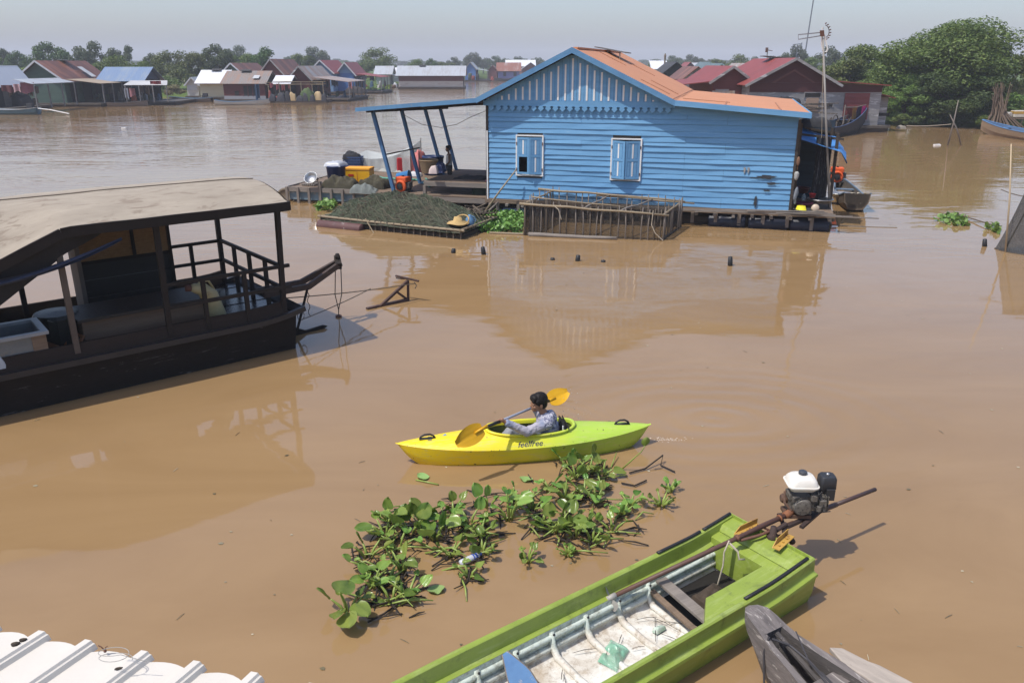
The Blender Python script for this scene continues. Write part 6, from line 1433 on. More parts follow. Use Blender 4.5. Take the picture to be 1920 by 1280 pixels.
m = MB(); p_ = ML(inb(-.50,.03,.40)); m.tube([p_+Vector((0,0,.14)),p_+Vector((-.05,.0,.05)),p_+Vector((-.02,.02,-.1)),p_+Vector((-.12,-.02,-.22))],.007,6); m.tube([p_+Vector((0,0,.12)),p_+Vector((.06,-.05,.04)),p_+Vector((.03,-.09,.0)),p_+Vector((.09,-.1,-.02))],.009,6); m.build('tie_rope', ROPEL, mo, True)

# ================================================================ grey dugout canoe in the corner
c0 = P(1408,1150,.40); c1 = P(1562,1290,.30); cyaw = math.atan2(c1.y-c0.y, c1.x-c0.x)
ca = thing('dugout_canoe', 'weathered grey wooden canoe with blunt prow in the bottom corner', 'boat', (c0.x,c0.y,0), cyaw)
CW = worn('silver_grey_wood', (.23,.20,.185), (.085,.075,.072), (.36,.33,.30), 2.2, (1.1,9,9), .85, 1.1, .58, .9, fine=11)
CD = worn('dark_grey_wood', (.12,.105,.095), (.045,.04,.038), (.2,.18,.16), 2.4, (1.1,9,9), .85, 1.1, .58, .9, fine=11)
ro, ri = [], []
st = [(-.04,.02,.44,.36),(.0,.065,.455,.30),(.06,.10,.46,.22),(.14,.115,.44,.12),(.22,.125,.41,.02),(.32,.145,.38,-.06),(.5,.18,.36,-.1),(.75,.235,.335,-.12),(1.05,.28,.32,-.12),(1.5,.33,.31,-.12),(2.2,.36,.30,-.12),(3.0,.36,.30,-.12),(3.8,.3,.32,-.12)]
for x, w_, zt, zb in st:
    j_ = lambda k: mnoise.noise(Vector((x*3,k*2.1,0)))*.012
    ro.append([Vector((x,-w_+j_(1),zt+j_(2))),Vector((x,-w_*.95,zb+(zt-zb)*.45)),Vector((x,-w_*.5,zb+.03)),Vector((x,0,zb)),Vector((x,w_*.5,zb+.03)),Vector((x,w_*.95,zb+(zt-zb)*.45)),Vector((x,w_+j_(4),zt+j_(5)))])
for x, w_, zt, zb in st[4:]:
    wi = w_-.045-.02*min(1,x); zz = zb+.07 if x > .3 else zt-.09
    ri.append([Vector((x,-wi,zt-.003)),Vector((x,-wi*.9,zz+(zt-zz)*.4)),Vector((x,-wi*.5,zz+.02)),Vector((x,0,zz)),Vector((x,wi*.5,zz+.02)),Vector((x,wi*.9,zz+(zt-zz)*.4)),Vector((x,wi,zt-.003))])
m = MB(); m.loft(ro, False, False); m.add(ro[0],[tuple(range(7))]); o4 = len(m.v)
# solid prow top
for a, b in zip(ro[:5], ro[1:5]): m.add([a[0],b[0],b[6],a[6]],[(0,1,2,3)])
m.add([ro[4][0],ro[4][6],ri[0][6],ri[0][0]],[(0,1,2,3)])
for a, b, c, d in zip(ro[4:], ro[5:], ri, ri[1:]):
    m.add([a[0],b[0],d[0],c[0]],[(0,1,2,3)]); m.add([a[6],b[6],d[6],c[6]],[(0,1,2,3)])
o = m.build('hull', CW, ca); sb = o.modifiers.new('sub','SUBSURF'); sb.levels = sb.render_levels = 2; sb.subdivision_type = 'SIMPLE'
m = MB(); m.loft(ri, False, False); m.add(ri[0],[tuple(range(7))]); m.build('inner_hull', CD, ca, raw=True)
m = MB(); m.span((.62,-.17,.255),(.74,.17,.285)); m.span((.755,-.18,.25),(.80,.19,.28)); m.build('seat', CW, ca)
m = MB(); m.span((.80,-.19,.0),(.82,.19,.25)); m.build('bulkhead', CD, ca)
m = MB(); m.beam((.24,.0,.40),(.62,.0,.27),.03,.02); m.build('prow_brace', CD, ca)
m = MB()
m.tube([(.30,.13,.40),(.5,.02,.36),(.8,-.02,.32),(1.4,-.1,.30)],.005,5); m.tube([(.26,-.10,.42),(.26,-.135,.30),(.34,-.18,.05),(.36,-.2,-.03)],.008,5); m.tube([(.28,-.09,.415),(.36,.0,.38),(.5,.03,.34),(.7,.0,.30)],.008,5); m.tube([(.6,.05,.31),(.78,.0,.32),(.95,.08,.2),(1.1,.05,.15),(1.3,.2,.3)],.005,5); m.build('rope', worn('grey_rope', (.06,.055,.06), (.04,.038,.04)), ca)
ca2 = P(1640,1262,.36)
t = thing('split_board', 'pale split driftwood board lying along the canoe side', 'board', (ca2.x,ca2.y,.31), cyaw+R(8))
m = MB(); pts = [(-.34,.02),(-.28,.085),(-.1,.10),(-.03,.125),(.2,.13),(.6,.10),(.9,.05),(.9,-.06),(.3,-.07),(-.2,-.05)]; m.prism([(x,y,0) for x,y in pts],(0,0,.035)); m.jitter(.01,6); m.build('plank', worn('pale_driftwood', (.42,.36,.30), (.29,.25,.21), (.18,.15,.13), 5, (1,5,1), .85, .5, .66), t, bevel=.006)

# ================================================================ white ribbed roof in the corner
ZR = 2.10
e0, e1 = P(0,1190,ZR), P(470,1283,ZR); ed = (e1-e0); ed.z = 0; ed.normalize()
rd_ = P(0,1258,ZR)-P(78,1200,ZR); rd_.z = 0; rd_.normalize()
rt = thing('metal_roof', 'white ribbed sheet metal roof with stained edge in the lower left corner', 'roof', e0, 0)
inwd = rd_
ribs = [((P(px,py,ZR)-e0).dot(ed)) for px,py in ((73,1198),(168,1208),(266,1236),(371,1248),(468,1283))]
pitch = (ribs[-1]-ribs[0])/4; ribs = [ribs[0]-pitch*k for k in range(6,0,-1)]+ribs+[ribs[-1]+pitch*k for k in (1,2,3)]
WR = worn('white_roof_sheet', (.66,.62,.55), (.61,.57,.50), (.48,.37,.23), 1.6, (1,1,1), .5, .25, .70, .1)
def rpt(a, d, z_=0): return ed*a+inwd*d+Vector((0,0,z_+.10*d))
m = MB(); rb = MB()
for k, (a, b) in enumerate(zip(ribs, ribs[1:])):
    off = .02*(k % 2)
    m.grid(lambda u,v: rpt(a+(b-a)*u, v*2.2-.03*math.sin(math.pi*u)*(1-v)**8*(1+.5*(k%2))+.012*(k%2), 0), 8, 24)
for k, a in enumerate(ribs):
    sec = [(-.030,-.004),(-.016,.030),(.012,.030),(.018,.020),(.026,.018),(.036,-.004)]
    d0 = -.035; rings = [[rpt(a+s_,d,zz) for s_,zz in sec] for d in (d0,.5,1.,1.6,2.2)]; rb.loft(rings, False, False); rb.add(rings[0],[tuple(range(6))])
m.build('sheet', WR, rt, False); rb.build('rib', WR, rt)
m = MB(); m.beam(rpt(-2,.12,-.06),rpt(2.6,.12,-.06),.06,.08); m.beam(rpt(-2,1.6,-.06),rpt(2.6,1.6,-.06),.06,.08); m.build('purlin', BROWNW, rt)
for a, d in ((-.2,1.6),(1.6,1.6)): m = MB(); m.beam(rpt(a,d,-.1),rpt(a,d,-.1)-Vector((0,0,2.6)),.1,.1); m.build('post', BROWNW, rt)
def roofp(px, py): return P(px,py,ZR+.012)
for px, py, s_, lab in ((31,1218,.016,'larger dark blob of dirt on the white roof'),(45,1209,.013,'smaller dark blob near the white roof edge'),(224,1264,.014,'dark pebble inside the wire loop on the white roof')):
    m = MB(); m.ell((0,0,0),(s_,s_*.8,s_*.5),8,6); m.jitter(.006,60); p_ = roofp(px,py); p_.z += .02+.1*((p_-e0).dot(inwd)); solo(m, 'dirt_clod', ROOT, lab, 'dirt', p_, smooth=True)
p0 = roofp(224,1262); p0.z += .06; m = MB(); m.tube([(.055*math.cos(a)*(1+.15*math.sin(a*.7)), .03*math.sin(a), .004*a) for a in [i*.35 for i in range(34)]]+[(.12,-.02,.01)],.0013,5); solo(m, 'wire_coil', worn('thin_wire', (.35,.33,.30), (.25,.24,.22)), 'thin loose wire coil lying on the white roof', 'wire', p0)
p0 = P(197,1219,ZR+.02); m = MB(); m.tube([(0,0,0),(-.012,.0,.018),(-.022,.0,.024)],.0022,5); m.tube([(0,0,0),(.004,0,.015),(.012,0,.02)],.0018,5); m.ell((0,0,-.002),.006,8,6); solo(m, 'dry_twig', RUST, 'tiny reddish twig caught on the white roof edge', 'twig', p0)

# bits floating on the open water
m = MB(); q_ = random.Random(91); o_ = Vector((0,9,0))
for i in range(130):
    p_ = P(q_.uniform(0,1920), 400+860*q_.random()**1.3, .004)-o_; a = q_.uniform(0,3.14); l_ = q_.uniform(.008,.03)
    if i % 3 == 0: m.tube([p_-Vector((math.cos(a),math.sin(a),0))*l_*1.6, p_+Vector((0,0,.004)), p_+Vector((math.cos(a),math.sin(a),0))*l_*1.6],[.002,.003,.002],4)
    else: m.add([p_+Vector((math.cos(a+t)*l_*(.5 if k % 2 else 1),math.sin(a+t)*l_*.7,.002*(k%2))) for k, t in enumerate([j*1.257 for j in range(5)])],[(0,1,2,3,4)])
o = m.build('floating_debris', leafmat('debris', (.03,.022,.014), (.10,.075,.04), (.42,.36,.27), .8, .0), raw=True); o.location = o_; tag(o, 'tiny leaf bits and twigs drifting over the open brown water', 'debris', kind='stuff')
# ================================================================ land
def land_mat():
    n = NT('bank_grass'); a = n.noise(n.coord('Object'), .12, 5, .65); f = n.noise(n.coord('Object'), 1.6, 5, .7)
    c = n.ramp(a, [(.3,(.06,.10,.025)),(.5,(.09,.15,.03)),(.7,(.13,.19,.045))]); c = n.mix(n.math('MULTIPLY', f, .6), c, (.05,.05,.025)); n.bsdf(c, .95, f, .6, .2, Specular_IOR_Level=.1); return n.m
shore = [(-900,120),(-140,104),(-75,104),(-45,112),(-33,124),(-27,150),(-23,170),(-13,215),(-8,250),(-1,262),(7,240),(10,180),(13,120),(17,84),(22,66),(27,61),(33,58.5),(46,53),(70,46),(120,40),(900,30)]
m = MB(); k = len(shore); rr = random.Random(2)
sh = []
for (x0,y0),(x1,y1) in zip(shore, shore[1:]):
    n_ = max(1, min(14, int(math.hypot(x1-x0,y1-y0)/4)))
    for i in range(n_): sh.append((x0+(x1-x0)*i/n_+rr.uniform(-.5,.5), y0+(y1-y0)*i/n_+rr.uniform(-.6,.6)))
sh.append(shore[-1])
R0 = [Vector((x,y,-.3)) for x,y in sh]; R1 = [Vector((x,y+.8,.18+rr.uniform(-.1,.1))) for x,y in sh]; R2 = [Vector((x,y+3,.55+rr.uniform(-.1,.15))) for x,y in sh]; R3 = [Vector((x*1.02,max(y+60,330),.9)) for x,y in sh]; R4 = [Vector((x*1.5,2050,1.0)) for x,y in sh]
m.loft([R0,R1,R2,R3,R4], False, False); struct(m.build('land', land_mat(), None, True, raw=True))

# ================================================================ trees
BARK = wood('bark', (.11,.085,.065), (.065,.05,.04), 2)
LF_D = leafmat('tree_leaf_dark', (.028,.058,.015), (.048,.088,.022), (.078,.118,.03), .55, .2, .35)
LF_M = leafmat('tree_leaf_mid', (.055,.084,.017), (.092,.130,.027), (.155,.185,.045), .5, .25, .35)
LF_B = leafmat('tree_leaf_bright', (.065,.115,.018), (.105,.17,.03), (.16,.22,.05), .5, .3, .35)
LF_G = leafmat('tree_leaf_grey', (.048,.068,.034), (.068,.09,.046), (.098,.118,.06), .6, .2, .35)
def crown(sd, nblob, nleaf, ls, shape='round', zc=.6, rz=.40, rx=.46, hole=.0, br=(.10,.17)):
    q_ = random.Random(sd); bl = []
    for i in range(nblob):
        for _ in range(30):
            v = Vector((q_.gauss(0,1),q_.gauss(0,1),q_.gauss(0,1))).normalized()
            if shape == 'round' and v.z < -.75: continue
            break
        rad = q_.uniform(.55,.92); br_ = q_.uniform(*br)
        c = Vector((v.x*rx*rad, v.y*rx*rad, zc+v.z*rz*rad*(1 if v.z > 0 else .9)))
        if shape == 'tall': c.x *= 1-.55*max(0,(c.z-zc)/rz); c.y *= 1-.55*max(0,(c.z-zc)/rz)
        if shape == 'flat': c.z = zc+(c.z-zc)*.7
        bl.append((c, br_))
    m = MB(); tot = sum(b[1]**2 for b in bl)
    for c, r_ in bl:
        for _ in range(int(nleaf*r_*r_/tot)):
            v = Vector((q_.gauss(0,1),q_.gauss(0,1),q_.gauss(0,.85))).normalized(); p_ = c+Vector((v.x*r_*1.15,v.y*r_*1.15,v.z*r_*.85))*q_.random()**.33
            nn_ = (v+Vector((q_.gauss(0,.6),q_.gauss(0,.6),q_.gauss(.35,.6)))).normalized()
            x = nn_.cross(Vector((q_.gauss(0,1),q_.gauss(0,1),q_.gauss(0,1)))).normalized(); y = nn_.cross(x); s_ = ls*q_.uniform(.55,1.3)
            m.add([p_-x*s_*.5, p_-y*s_*.28+nn_*s_*.08, p_+x*s_*.5, p_+y*s_*.28+nn_*s_*.08], [(0,1,2,3)])
    return m, bl
def tree_proto(name, lab, cat, sd, leaf, nblob, nleaf, ls, **kw):
    t = thing(name, lab, cat, (0,-500,0)); m, bl = crown(sd, nblob, nleaf, ls, **kw); m.build('crown', leaf, t, raw=True)
    tk = MB(); zc = kw.get('zc',.6); tk.tube([(0,0,-.05),(.008,.005,zc*.5),(0,0,zc)],[.030,.022,.014],8)
    q_ = random.Random(sd)
    for c, r_ in bl[::2]: tk.tube([(0,0,zc*q_.uniform(.4,.9)),(c.x*.5,c.y*.5,zc*.5+c.z*.45),(c.x,c.y,c.z)],[.013,.009,.004],5)
    tk.build('trunk', BARK, t, True); return t
used_proto = {}
def put(proto, px, pytop, wpx, Y, lab=None, group=None, yoff=0., zb=.3, rz=None):
    top = D(px, pytop, Y); w_ = wpx*(Y*_cp+_sp*2)/CF; h = top.z-zb
    sc_ = (w_, w_, h)
    if not used_proto.get(proto): used_proto[proto] = 1; o = proto; o.location = (top.x,Y,zb); o.scale = sc_; 
    else: o = dup(proto, (top.x,Y,zb), None, sc_)
    o.rotation_euler = (0,0,rnd.uniform(0,6.28) if rz is None else rz)
    if lab: o['label'] = lab
    if group: o['group'] = group
    elif 'group' in o: del o['group']
    return o
TA = tree_proto('tree', 'tree', 'tree', 21, LF_D, 26, 5200, .052)
TB = tree_proto('tree', 'tree', 'tree', 22, LF_M, 30, 5600, .050, br=(.09,.15))
TC = tree_proto('tree', 'tree', 'tree', 23, LF_G, 24, 4200, .055, shape='tall', br=(.10,.16))
TD = tree_proto('tree', 'tree', 'tree', 24, LF_B, 28, 5200, .050, zc=.52, rz=.46)
TE = tree_proto('tree', 'tree', 'tree', 25, LF_G, 18, 3000, .055, br=(.07,.14))
TF = tree_proto('tree', 'tree', 'tree', 26, LF_M, 34, 5600, .045, zc=.50, rz=.48, br=(.10,.16))
for a in [ # px, top, width, distance
 (TE,4,86,56,170,'grey green tree cut by the left frame edge behind the houses'),(TA,88,82,88,150,'broad dark tree rising above the green house'),(TA,28,98,50,160,'lower dark tree between left edge tree and broad dark tree'),(TC,165,75,74,145,'tall dark rounded tree above the blue roofed shelter'),(TE,222,79,56,150,'open branched tree with airy crown beside the tall rounded tree'),(TD,214,101,92,122,'bright green bushy tree behind the blue roofed shelter'),(TD,255,112,60,118,'smaller bright green tree at right behind the blue shelter'),
 (TF,315,92,92,126,'leafy mid green tree in front of the left tree row'),(TA,283,103,50,128,'small dark tree left of the leafy mid green tree'),(TB,352,97,70,128,'mid green tree between leafy tree and tallest dark tree'),(TA,403,86,76,140,'tallest dark tree of the row behind the white roofed house'),(TC,440,83,60,210,'hazy tall tree far behind the dark tree row'),(TB,455,99,60,140,'mid green tree right of the tallest dark tree'),(TA,492,91,66,132,'dark rounded tree at the right end of the left row'),(TE,520,110,40,150,'low tree behind the rusty red gable'),
 (TE,544,103,36,270,'small hazy tree standing alone in the gap of the tree line'),(TC,592,86,62,230,'large hazy grey tree behind the blue gabled house'),(TB,563,100,46,180,'mid green tree left of the large hazy tree'),(TA,580,106,40,170,'dark small tree just above the rusty roofs'),(TF,703,87,78,190,'solitary round green tree above the red roofed houses'),(TD,776,109,46,215,'low bright tree above the long grey roof'),(TA,808,111,30,230,'small dark tree right of the low bright tree'),(TB,835,116,60,250,'low bush tree by the far river bend'),
 (TC,850,106,32,290,'narrow hazy tree first in the far centre row'),(TC,884,97,42,300,'tallest hazy tree in the far centre row'),(TE,906,104,38,310,'hazy tree right of the tallest in the far row'),(TC,928,104,40,290,'hazy rounded tree above the rusty roof'),(TE,950,107,38,320,'flat hazy tree behind the white roofs'),(TC,968,105,36,310,'small hazy tree above the white roofs'),(TE,990,108,40,320,'last hazy tree before the blue gable'),(TC,1012,107,34,300,'hazy tree peeking over the blue gable slope'),
 (TC,1262,103,46,300,'hazy tree just right of the orange roof ridge'),(TC,1298,101,36,300,'taller hazy tree above the dark little gables'),(TE,1280,107,50,280,'low hazy tree between two hazy trees on the right'),(TE,1325,107,50,310,'flat hazy tree above the teal roofs'),(TF,1386,100,52,200,'round green tree right of the teal roofs'),(TB,1350,110,40,210,'low green tree left of the round green tree'),(TC,1420,105,44,280,'hazy tree behind the distant aerial'),(TC,1448,104,44,260,'hazy tree right of the distant aerial'),(TC,1500,82,48,170,'tall grey green tree behind the red house ridge'),(TA,1474,101,46,180,'dark tree left of the tall grey green tree'),(TC,1556,84,62,150,'grey tree directly behind the aerial mast'),(TB,1530,106,50,140,'mid green tree right above the red roof'),(TB,1590,112,50,120,'small green tree between grey tree and right thicket'),
 ]:
    put(*a)
q_ = random.Random(12)
for i in range(110):
    px = -760+i*31+q_.uniform(-14,14); put([TC,TE,TA][i%3], px, 112+q_.uniform(-4,5), q_.uniform(34,64), q_.uniform(380,620), 'faint hazy tree in the far tree line along the horizon', 'far hazy tree line')
# thick trees on the right bank
def bigtree(lab, px, pytop, wpx, Y, leaf, sd, nb, nl, ls, zb=.3, **kw):
    t = tree_proto('tree', lab, 'tree', sd, leaf, nb, nl, ls, **kw); used_proto[t] = None; return put(t, px, pytop, wpx, Y, lab, zb=zb)
bigtree('largest leafy tree of the picture standing on the right bank', 1800,32,262,62.5,LF_M,31,78,46000,.025,zc=.52,rz=.47,rx=.47,br=(.06,.16))
bigtree('green tree between red house and the largest tree', 1628,86,150,74,LF_M,32,38,18000,.034,zc=.52,rz=.47,br=(.09,.16))
bigtree('second green tree left of the largest tree', 1692,106,150,68,LF_B,33,40,20000,.032,zc=.50,rz=.48,br=(.09,.16))
bigtree('mid height leafy tree just right of the big red house roof', 1595,108,120,72,LF_M,38,24,7000,.05,zc=.5,rz=.48,br=(.1,.17))
bigtree('leafy tree at the right frame edge beside the largest tree', 1905,92,110,64,LF_M,34,30,9000,.045,zc=.52,rz=.47,br=(.1,.17))
bigtree('low bright tree in front of the largest tree near the shed', 1705,140,130,60.5,LF_B,35,36,16000,.034,zc=.48,rz=.5,br=(.1,.17))
bigtree('dark low tree overhanging the water below the largest tree', 1790,125,190,59.5,LF_D,36,44,20000,.032,zc=.46,rz=.5,br=(.1,.16))
bigtree('low tree by the stick bundle on the right bank', 1850,140,110,60,LF_M,37,26,7000,.05,zc=.46,rz=.5,br=(.1,.17))
def bush(lab, px, pyb, wpx, hpx, Y, leaf, sd, group=None, name='bush'):
    b_ = D(px, pyb, Y); s_ = (Y*_cp+1)/CF; m, _ = crown(sd, 14, 1500, .10, zc=.45, rz=.45, rx=.45, br=(.14,.22)); o = m.build(name, leaf, raw=True); o.location = (b_.x,Y,max(.0,b_.z-.1)); o.scale = (wpx*s_,wpx*s_*.8,hpx*s_); return tag(o, lab, 'bush', group)
for i, (px, pb, w_, h_, Y, lf) in enumerate(((35,150,90,30,108,LF_B),(95,150,60,24,110,LF_B),(155,152,70,28,112,LF_B),(200,160,80,30,112,LF_B),(270,165,70,30,114,LF_B),(310,172,60,34,116,LF_M),(345,165,60,40,122,LF_M),(660,140,70,24,190,LF_B),(820,140,60,16,255,LF_B))):
    bush('low green bush on the far bank behind the left houses', px, pb, w_, h_, Y, lf, 200+i, 'low bushes on the far bank')
for i, (px, pb, w_, h_, Y, lf) in enumerate(((1690,240,40,26,58.5,LF_M),(1735,238,60,34,58.5,LF_D),(1775,236,60,30,58.5,LF_D),(1820,234,60,36,58,LF_D),(1845,240,44,30,56,LF_B),(1900,215,60,46,58,LF_B),(1760,225,120,60,60,LF_D),(1825,215,100,60,60,LF_D),(1700,215,70,50,60.5,LF_B))):
    bush('leafy bush at the waterline under the right bank trees', px, pb, w_, h_, Y, lf, 300+i, 'waterline bushes on the right bank')
# tall reeds and a stack of sticks on the right bank
m = MB(); q_ = random.Random(8)
for i in range(420):
    x = q_.uniform(-2.4,2.6); y = q_.uniform(0,2.5); h = q_.uniform(1.2,3.2); d = Vector((q_.gauss(0,.25),q_.gauss(0,.2),h)); s_ = Vector((.02,.0,0)); p_ = Vector((x,y,0)); m.add([p_-s_,p_+s_,p_+d*.6+s_*.8,p_+d+Vector((q_.gauss(0,.2),0,0)),p_+d*.6-s_*.8],[(0,1,2,3,4)])
o = m.build('reeds', leafmat('reed', (.09,.12,.04), (.15,.18,.06), (.24,.24,.11), .6, .3), raw=True); o.location = D(1905,232,58.5); tag(o, 'tall pale green reeds at the right frame edge', 'reeds', kind='stuff')
t = thing('stick_stack', 'cone shaped stack of bare brown sticks on the right bank', 'sticks', P(1868,238,.2))
for i in range(34):
    a = q_.uniform(0,6.28); r_ = q_.uniform(.3,1.5); m = MB(); tp_ = Vector((q_.gauss(-.3,.25),q_.gauss(0,.2),q_.uniform(1.6,2.9))); m.tube([(r_*math.cos(a)*1.0+.3*(r_>1),r_*math.sin(a)*.6,0),Vector((r_*.4*math.cos(a),r_*.3*math.sin(a),.8)),tp_],[.05,.04,.02],5); m.build('stick', worn('brown_sticks', (.20,.145,.10), (.11,.08,.06), (.3,.25,.19), 4, (1,1,.4), .9), t)
# ================================================================ houses of the far rows
def hm(nm, c, alt=None, wear=None, cut=.62): return worn(nm, c, alt, wear, .8, (.5,.5,3.5), .75, .5, cut, .3, fine=9)
RUSTR = (.19,.085,.055)
GREYTIN = (.42,.44,.47)
def slab_part(name, a, b, c, d, t_, mat, parent): m = MB(); m.slab(a,b,c,d,t_); return m.build(name, mat, parent)
def gh(lab, pxL, pxR, pyB, yaw=0., dep=7., wh=2.3, rise=1.4, axis='y', wall=None, gable=None, roof=None, oh=.45, trim=None, zb=.35, feats=(), awn=(), plat=(0.5,.6), lower=None, group=None, name='floating_house', Y=None, hatch=False, sides='fblr', offset=0):
    a = P(pxL,pyB,zb) if Y is None else D(pxL,pyB,Y); Yv = a.y; a.x = D(pxL,140,Yv).x; w_ = D(pxR,140,Yv).x-a.x
    t = thing(name, lab, 'house', (a.x,Yv,zb), R(yaw), group); z = 0.
    m = MB(); 
    if 'f' in sides: m.span((0,0,0),(w_,.1,wh))
    if 'b' in sides: m.span((0,dep-.1,0),(w_,dep,wh))
    if 'l' in sides: m.span((0,.1,0),(.1,dep-.1,wh))
    if 'r' in sides: m.span((w_-.1,.1,0),(w_,dep-.1,wh))
    if m.v: m.build('wall', wall, t)
    if lower: 
        m = MB(); m.span((-.02,-.03,0),(w_+.02,-.003,lower[0])); m.build('lower_wall', lower[1], t)
    m = MB(); g = gable or wall
    if axis == 'y':
        for y0 in (.0, dep-.1): m = MB(); m.prism([(0,y0,wh+.003),(w_,y0,wh+.003),(w_/2,y0,wh+rise)],(0,.1,0)); m.build('gable', g, t)
        rz_ = wh+rise+.08; k = rise/(w_/2)
        for s_ in (-1,1):
            ex = w_/2+s_*(w_/2+oh); slab_part('roof_slope', (w_/2,-oh,rz_),(ex,-oh,rz_-k*(w_/2+oh)),(ex,dep+oh,rz_-k*(w_/2+oh)),(w_/2,dep+oh,rz_), .05, roof, t)
        if trim:
            for s_ in (-1,1):
                ex = w_/2+s_*(w_/2+oh); m = MB(); m.beam((w_/2,-oh-.02,rz_-.06),(ex,-oh-.02,rz_-k*(w_/2+oh)-.06),.05,.16); m.build('bargeboard', trim, t)
        if hatch: m = MB(); m.slab((w_/2-.7,dep*.45,rz_+.16),(w_/2+.9,dep*.45,rz_+.02),(w_/2+.9,dep*.6,rz_+.02),(w_/2-.7,dep*.6,rz_+.16),.04); m.build('roof_hatch', hm('hatch_dark', (.06,.055,.05)), t)
    else:
        for x0 in (.0, w_-.1): m = MB(); m.prism([(x0,0,wh+.003),(x0,dep,wh+.003),(x0,dep/2,wh+rise)],(.1,0,0)); m.build('gable', g, t)
        rz_ = wh+rise+.08; k = rise/(dep/2)
        for s_ in (-1,1):
            ey = dep/2+s_*(dep/2+oh); slab_part('roof_slope', (-oh,dep/2,rz_),(w_+oh,dep/2,rz_),(w_+oh,ey,rz_-k*(dep/2+oh)),(-oh,ey,rz_-k*(dep/2+oh)), .05, roof, t)
        if trim:
            for x0 in (-oh-.02, w_+oh+.02):
                for s_ in (-1,1): ey = dep/2+s_*(dep/2+oh); m = MB(); m.beam((x0,dep/2,rz_-.06),(x0,ey,rz_-k*(dep/2+oh)-.06),.05,.14); m.build('bargeboard', trim, t)
        if hatch: m = MB(); m.slab((w_*.3,dep/2-.6,rz_+.0),(w_*.3+1.2,dep/2-.6,rz_+.0),(w_*.3+1.2,dep/2+.2,rz_+.15),(w_*.3,dep/2+.2,rz_+.15),.04); m.build('roof_hatch', hm('hatch_dark', (.06,.055,.05)), t)
    for f in feats:
        kind, side, p_, z_, fw_, fh, mt = f[:7]; m = MB(); fr = MB()
        if side == 'f': m.span((p_,-.035,z_),(p_+fw_,.02,z_+fh)); q0 = [((p_-.06,-.05,z_-.06),(p_,-.0,z_+fh+.06)),((p_+fw_,-.05,z_-.06),(p_+fw_+.06,-.0,z_+fh+.06)),((p_,-.05,z_+fh),(p_+fw_,-.0,z_+fh+.06))]
        elif side == 'r': m.span((w_-.02,p_,z_),(w_+.035,p_+fw_,z_+fh)); q0 = [((w_,p_-.06,z_-.06),(w_+.05,p_,z_+fh+.06)),((w_,p_+fw_,z_-.06),(w_+.05,p_+fw_+.06,z_+fh+.06)),((w_,p_,z_+fh),(w_+.05,p_+fw_,z_+fh+.06))]
        else: m.span((-.035,p_,z_),(.02,p_+fw_,z_+fh)); q0 = []
        o = m.build(kind, mt, t)
        for a_, b_ in q0: fr.span(a_, b_)
        if fr.v and kind == 'window': fr.build('frame', f[7] if len(f) > 7 else wall, o)
    for (a_, b_, c_, d_, mt, posts) in awn:
        m = MB(); nn = 12; a_, b_, c_, d_ = map(Vector, (a_,b_,c_,d_))
        m.slab(a_,b_,c_,d_,.04); m.build('awning', mt, t)
        for i in range(posts):
            u = i/max(1,posts-1); e = c_.lerp(d_, .03+.94*u); m = MB(); m.beam((e.x,e.y,0),(e.x,e.y,e.z-.05),.10,.10); m.build('post', hm('grey_posts', (.2,.2,.2), (.13,.12,.12)), t)
    pf, ps = plat
    m = MB(); m.span((-ps,-pf,-.16),(w_+ps+offset,dep+.4,-.003)); m.build('deck', worn('far_deck', (.10,.085,.07), (.06,.052,.045), (.2,.18,.15), 2), t)
    m = MB(); m.span((-ps+.1,-pf+.12,-.6),(w_+ps+offset-.1,dep+.2,-.163)); m.build('float', DARKW, t)
    return t, w_
GRW = hm('green_boards', (.08,.135,.11), (.058,.10,.085), (.2,.22,.19)); CREAM = hm('cream_boards', (.60,.57,.40), (.5,.48,.34)); DRED = hm('dark_red_boards', (.13,.035,.032), (.10,.028,.027), (.19,.09,.08), .68); BLK = hm('black_inside', (.022,.02,.02), (.015,.014,.014)); LBL = hm('light_blue_boards', (.17,.30,.48), (.13,.24,.4)); MBL = hm('mid_blue_boards', (.07,.17,.42), (.055,.14,.35)); PGR = hm('pale_green_boards', (.34,.42,.34), (.27,.34,.28)); GPL = hm('grey_planks', (.34,.33,.33), (.17,.165,.165), (.46,.46,.47), .56); TEAL = hm('teal_boards', (.05,.09,.10), (.035,.065,.075)); WTR = hm('white_trim', (.55,.58,.62), (.45,.48,.52)); WBO = hm('white_boards', (.55,.52,.48), (.42,.38,.35), (.3,.2,.17), .58)  # BLK panels on house fronts stand in for shade inside open doorways and windows
T_RU = tin('rust_tin_y', (.27,.115,.07), (.12,.055,.04), .5, 1, 4); T_RUX = tin('rust_tin_x', (.27,.18,.135), (.22,.21,.20), .52, 0, 4); T_WH = tin('white_tin_x', (.68,.69,.72), (.5,.5,.52), .75, 0, 4); T_WHY = tin('white_tin_y', (.60,.64,.70), (.45,.47,.5), .75, 1, 4); T_BL = tin('blue_tin_x', (.165,.235,.36), (.25,.30,.36), .58, 0, 4); T_GR = tin('grey_tin_x', (.40,.42,.45), (.33,.32,.32), .6, 0, 4); T_GRY = tin('grey_tin_y', (.38,.41,.44), (.30,.29,.29), .6, 1, 4); T_RED = tin('red_tin_y', (.25,.055,.047), (.19,.048,.04), .62, 1, 4); T_REDX = tin('red_tin_x', (.26,.06,.05), (.2,.055,.045), .62, 0, 4); T_RG = tin('rust_grey_y', (.30,.20,.15), (.34,.34,.34), .56, 1, 4); T_RW = tin('rust_white_x', (.24,.10,.07), (.45,.40,.38), .64, 0, 4)
TANC = hm('tan_canvas', (.35,.28,.20), (.28,.22,.16)); GCV = hm('grey_canvas', (.27,.28,.30), (.2,.21,.22))
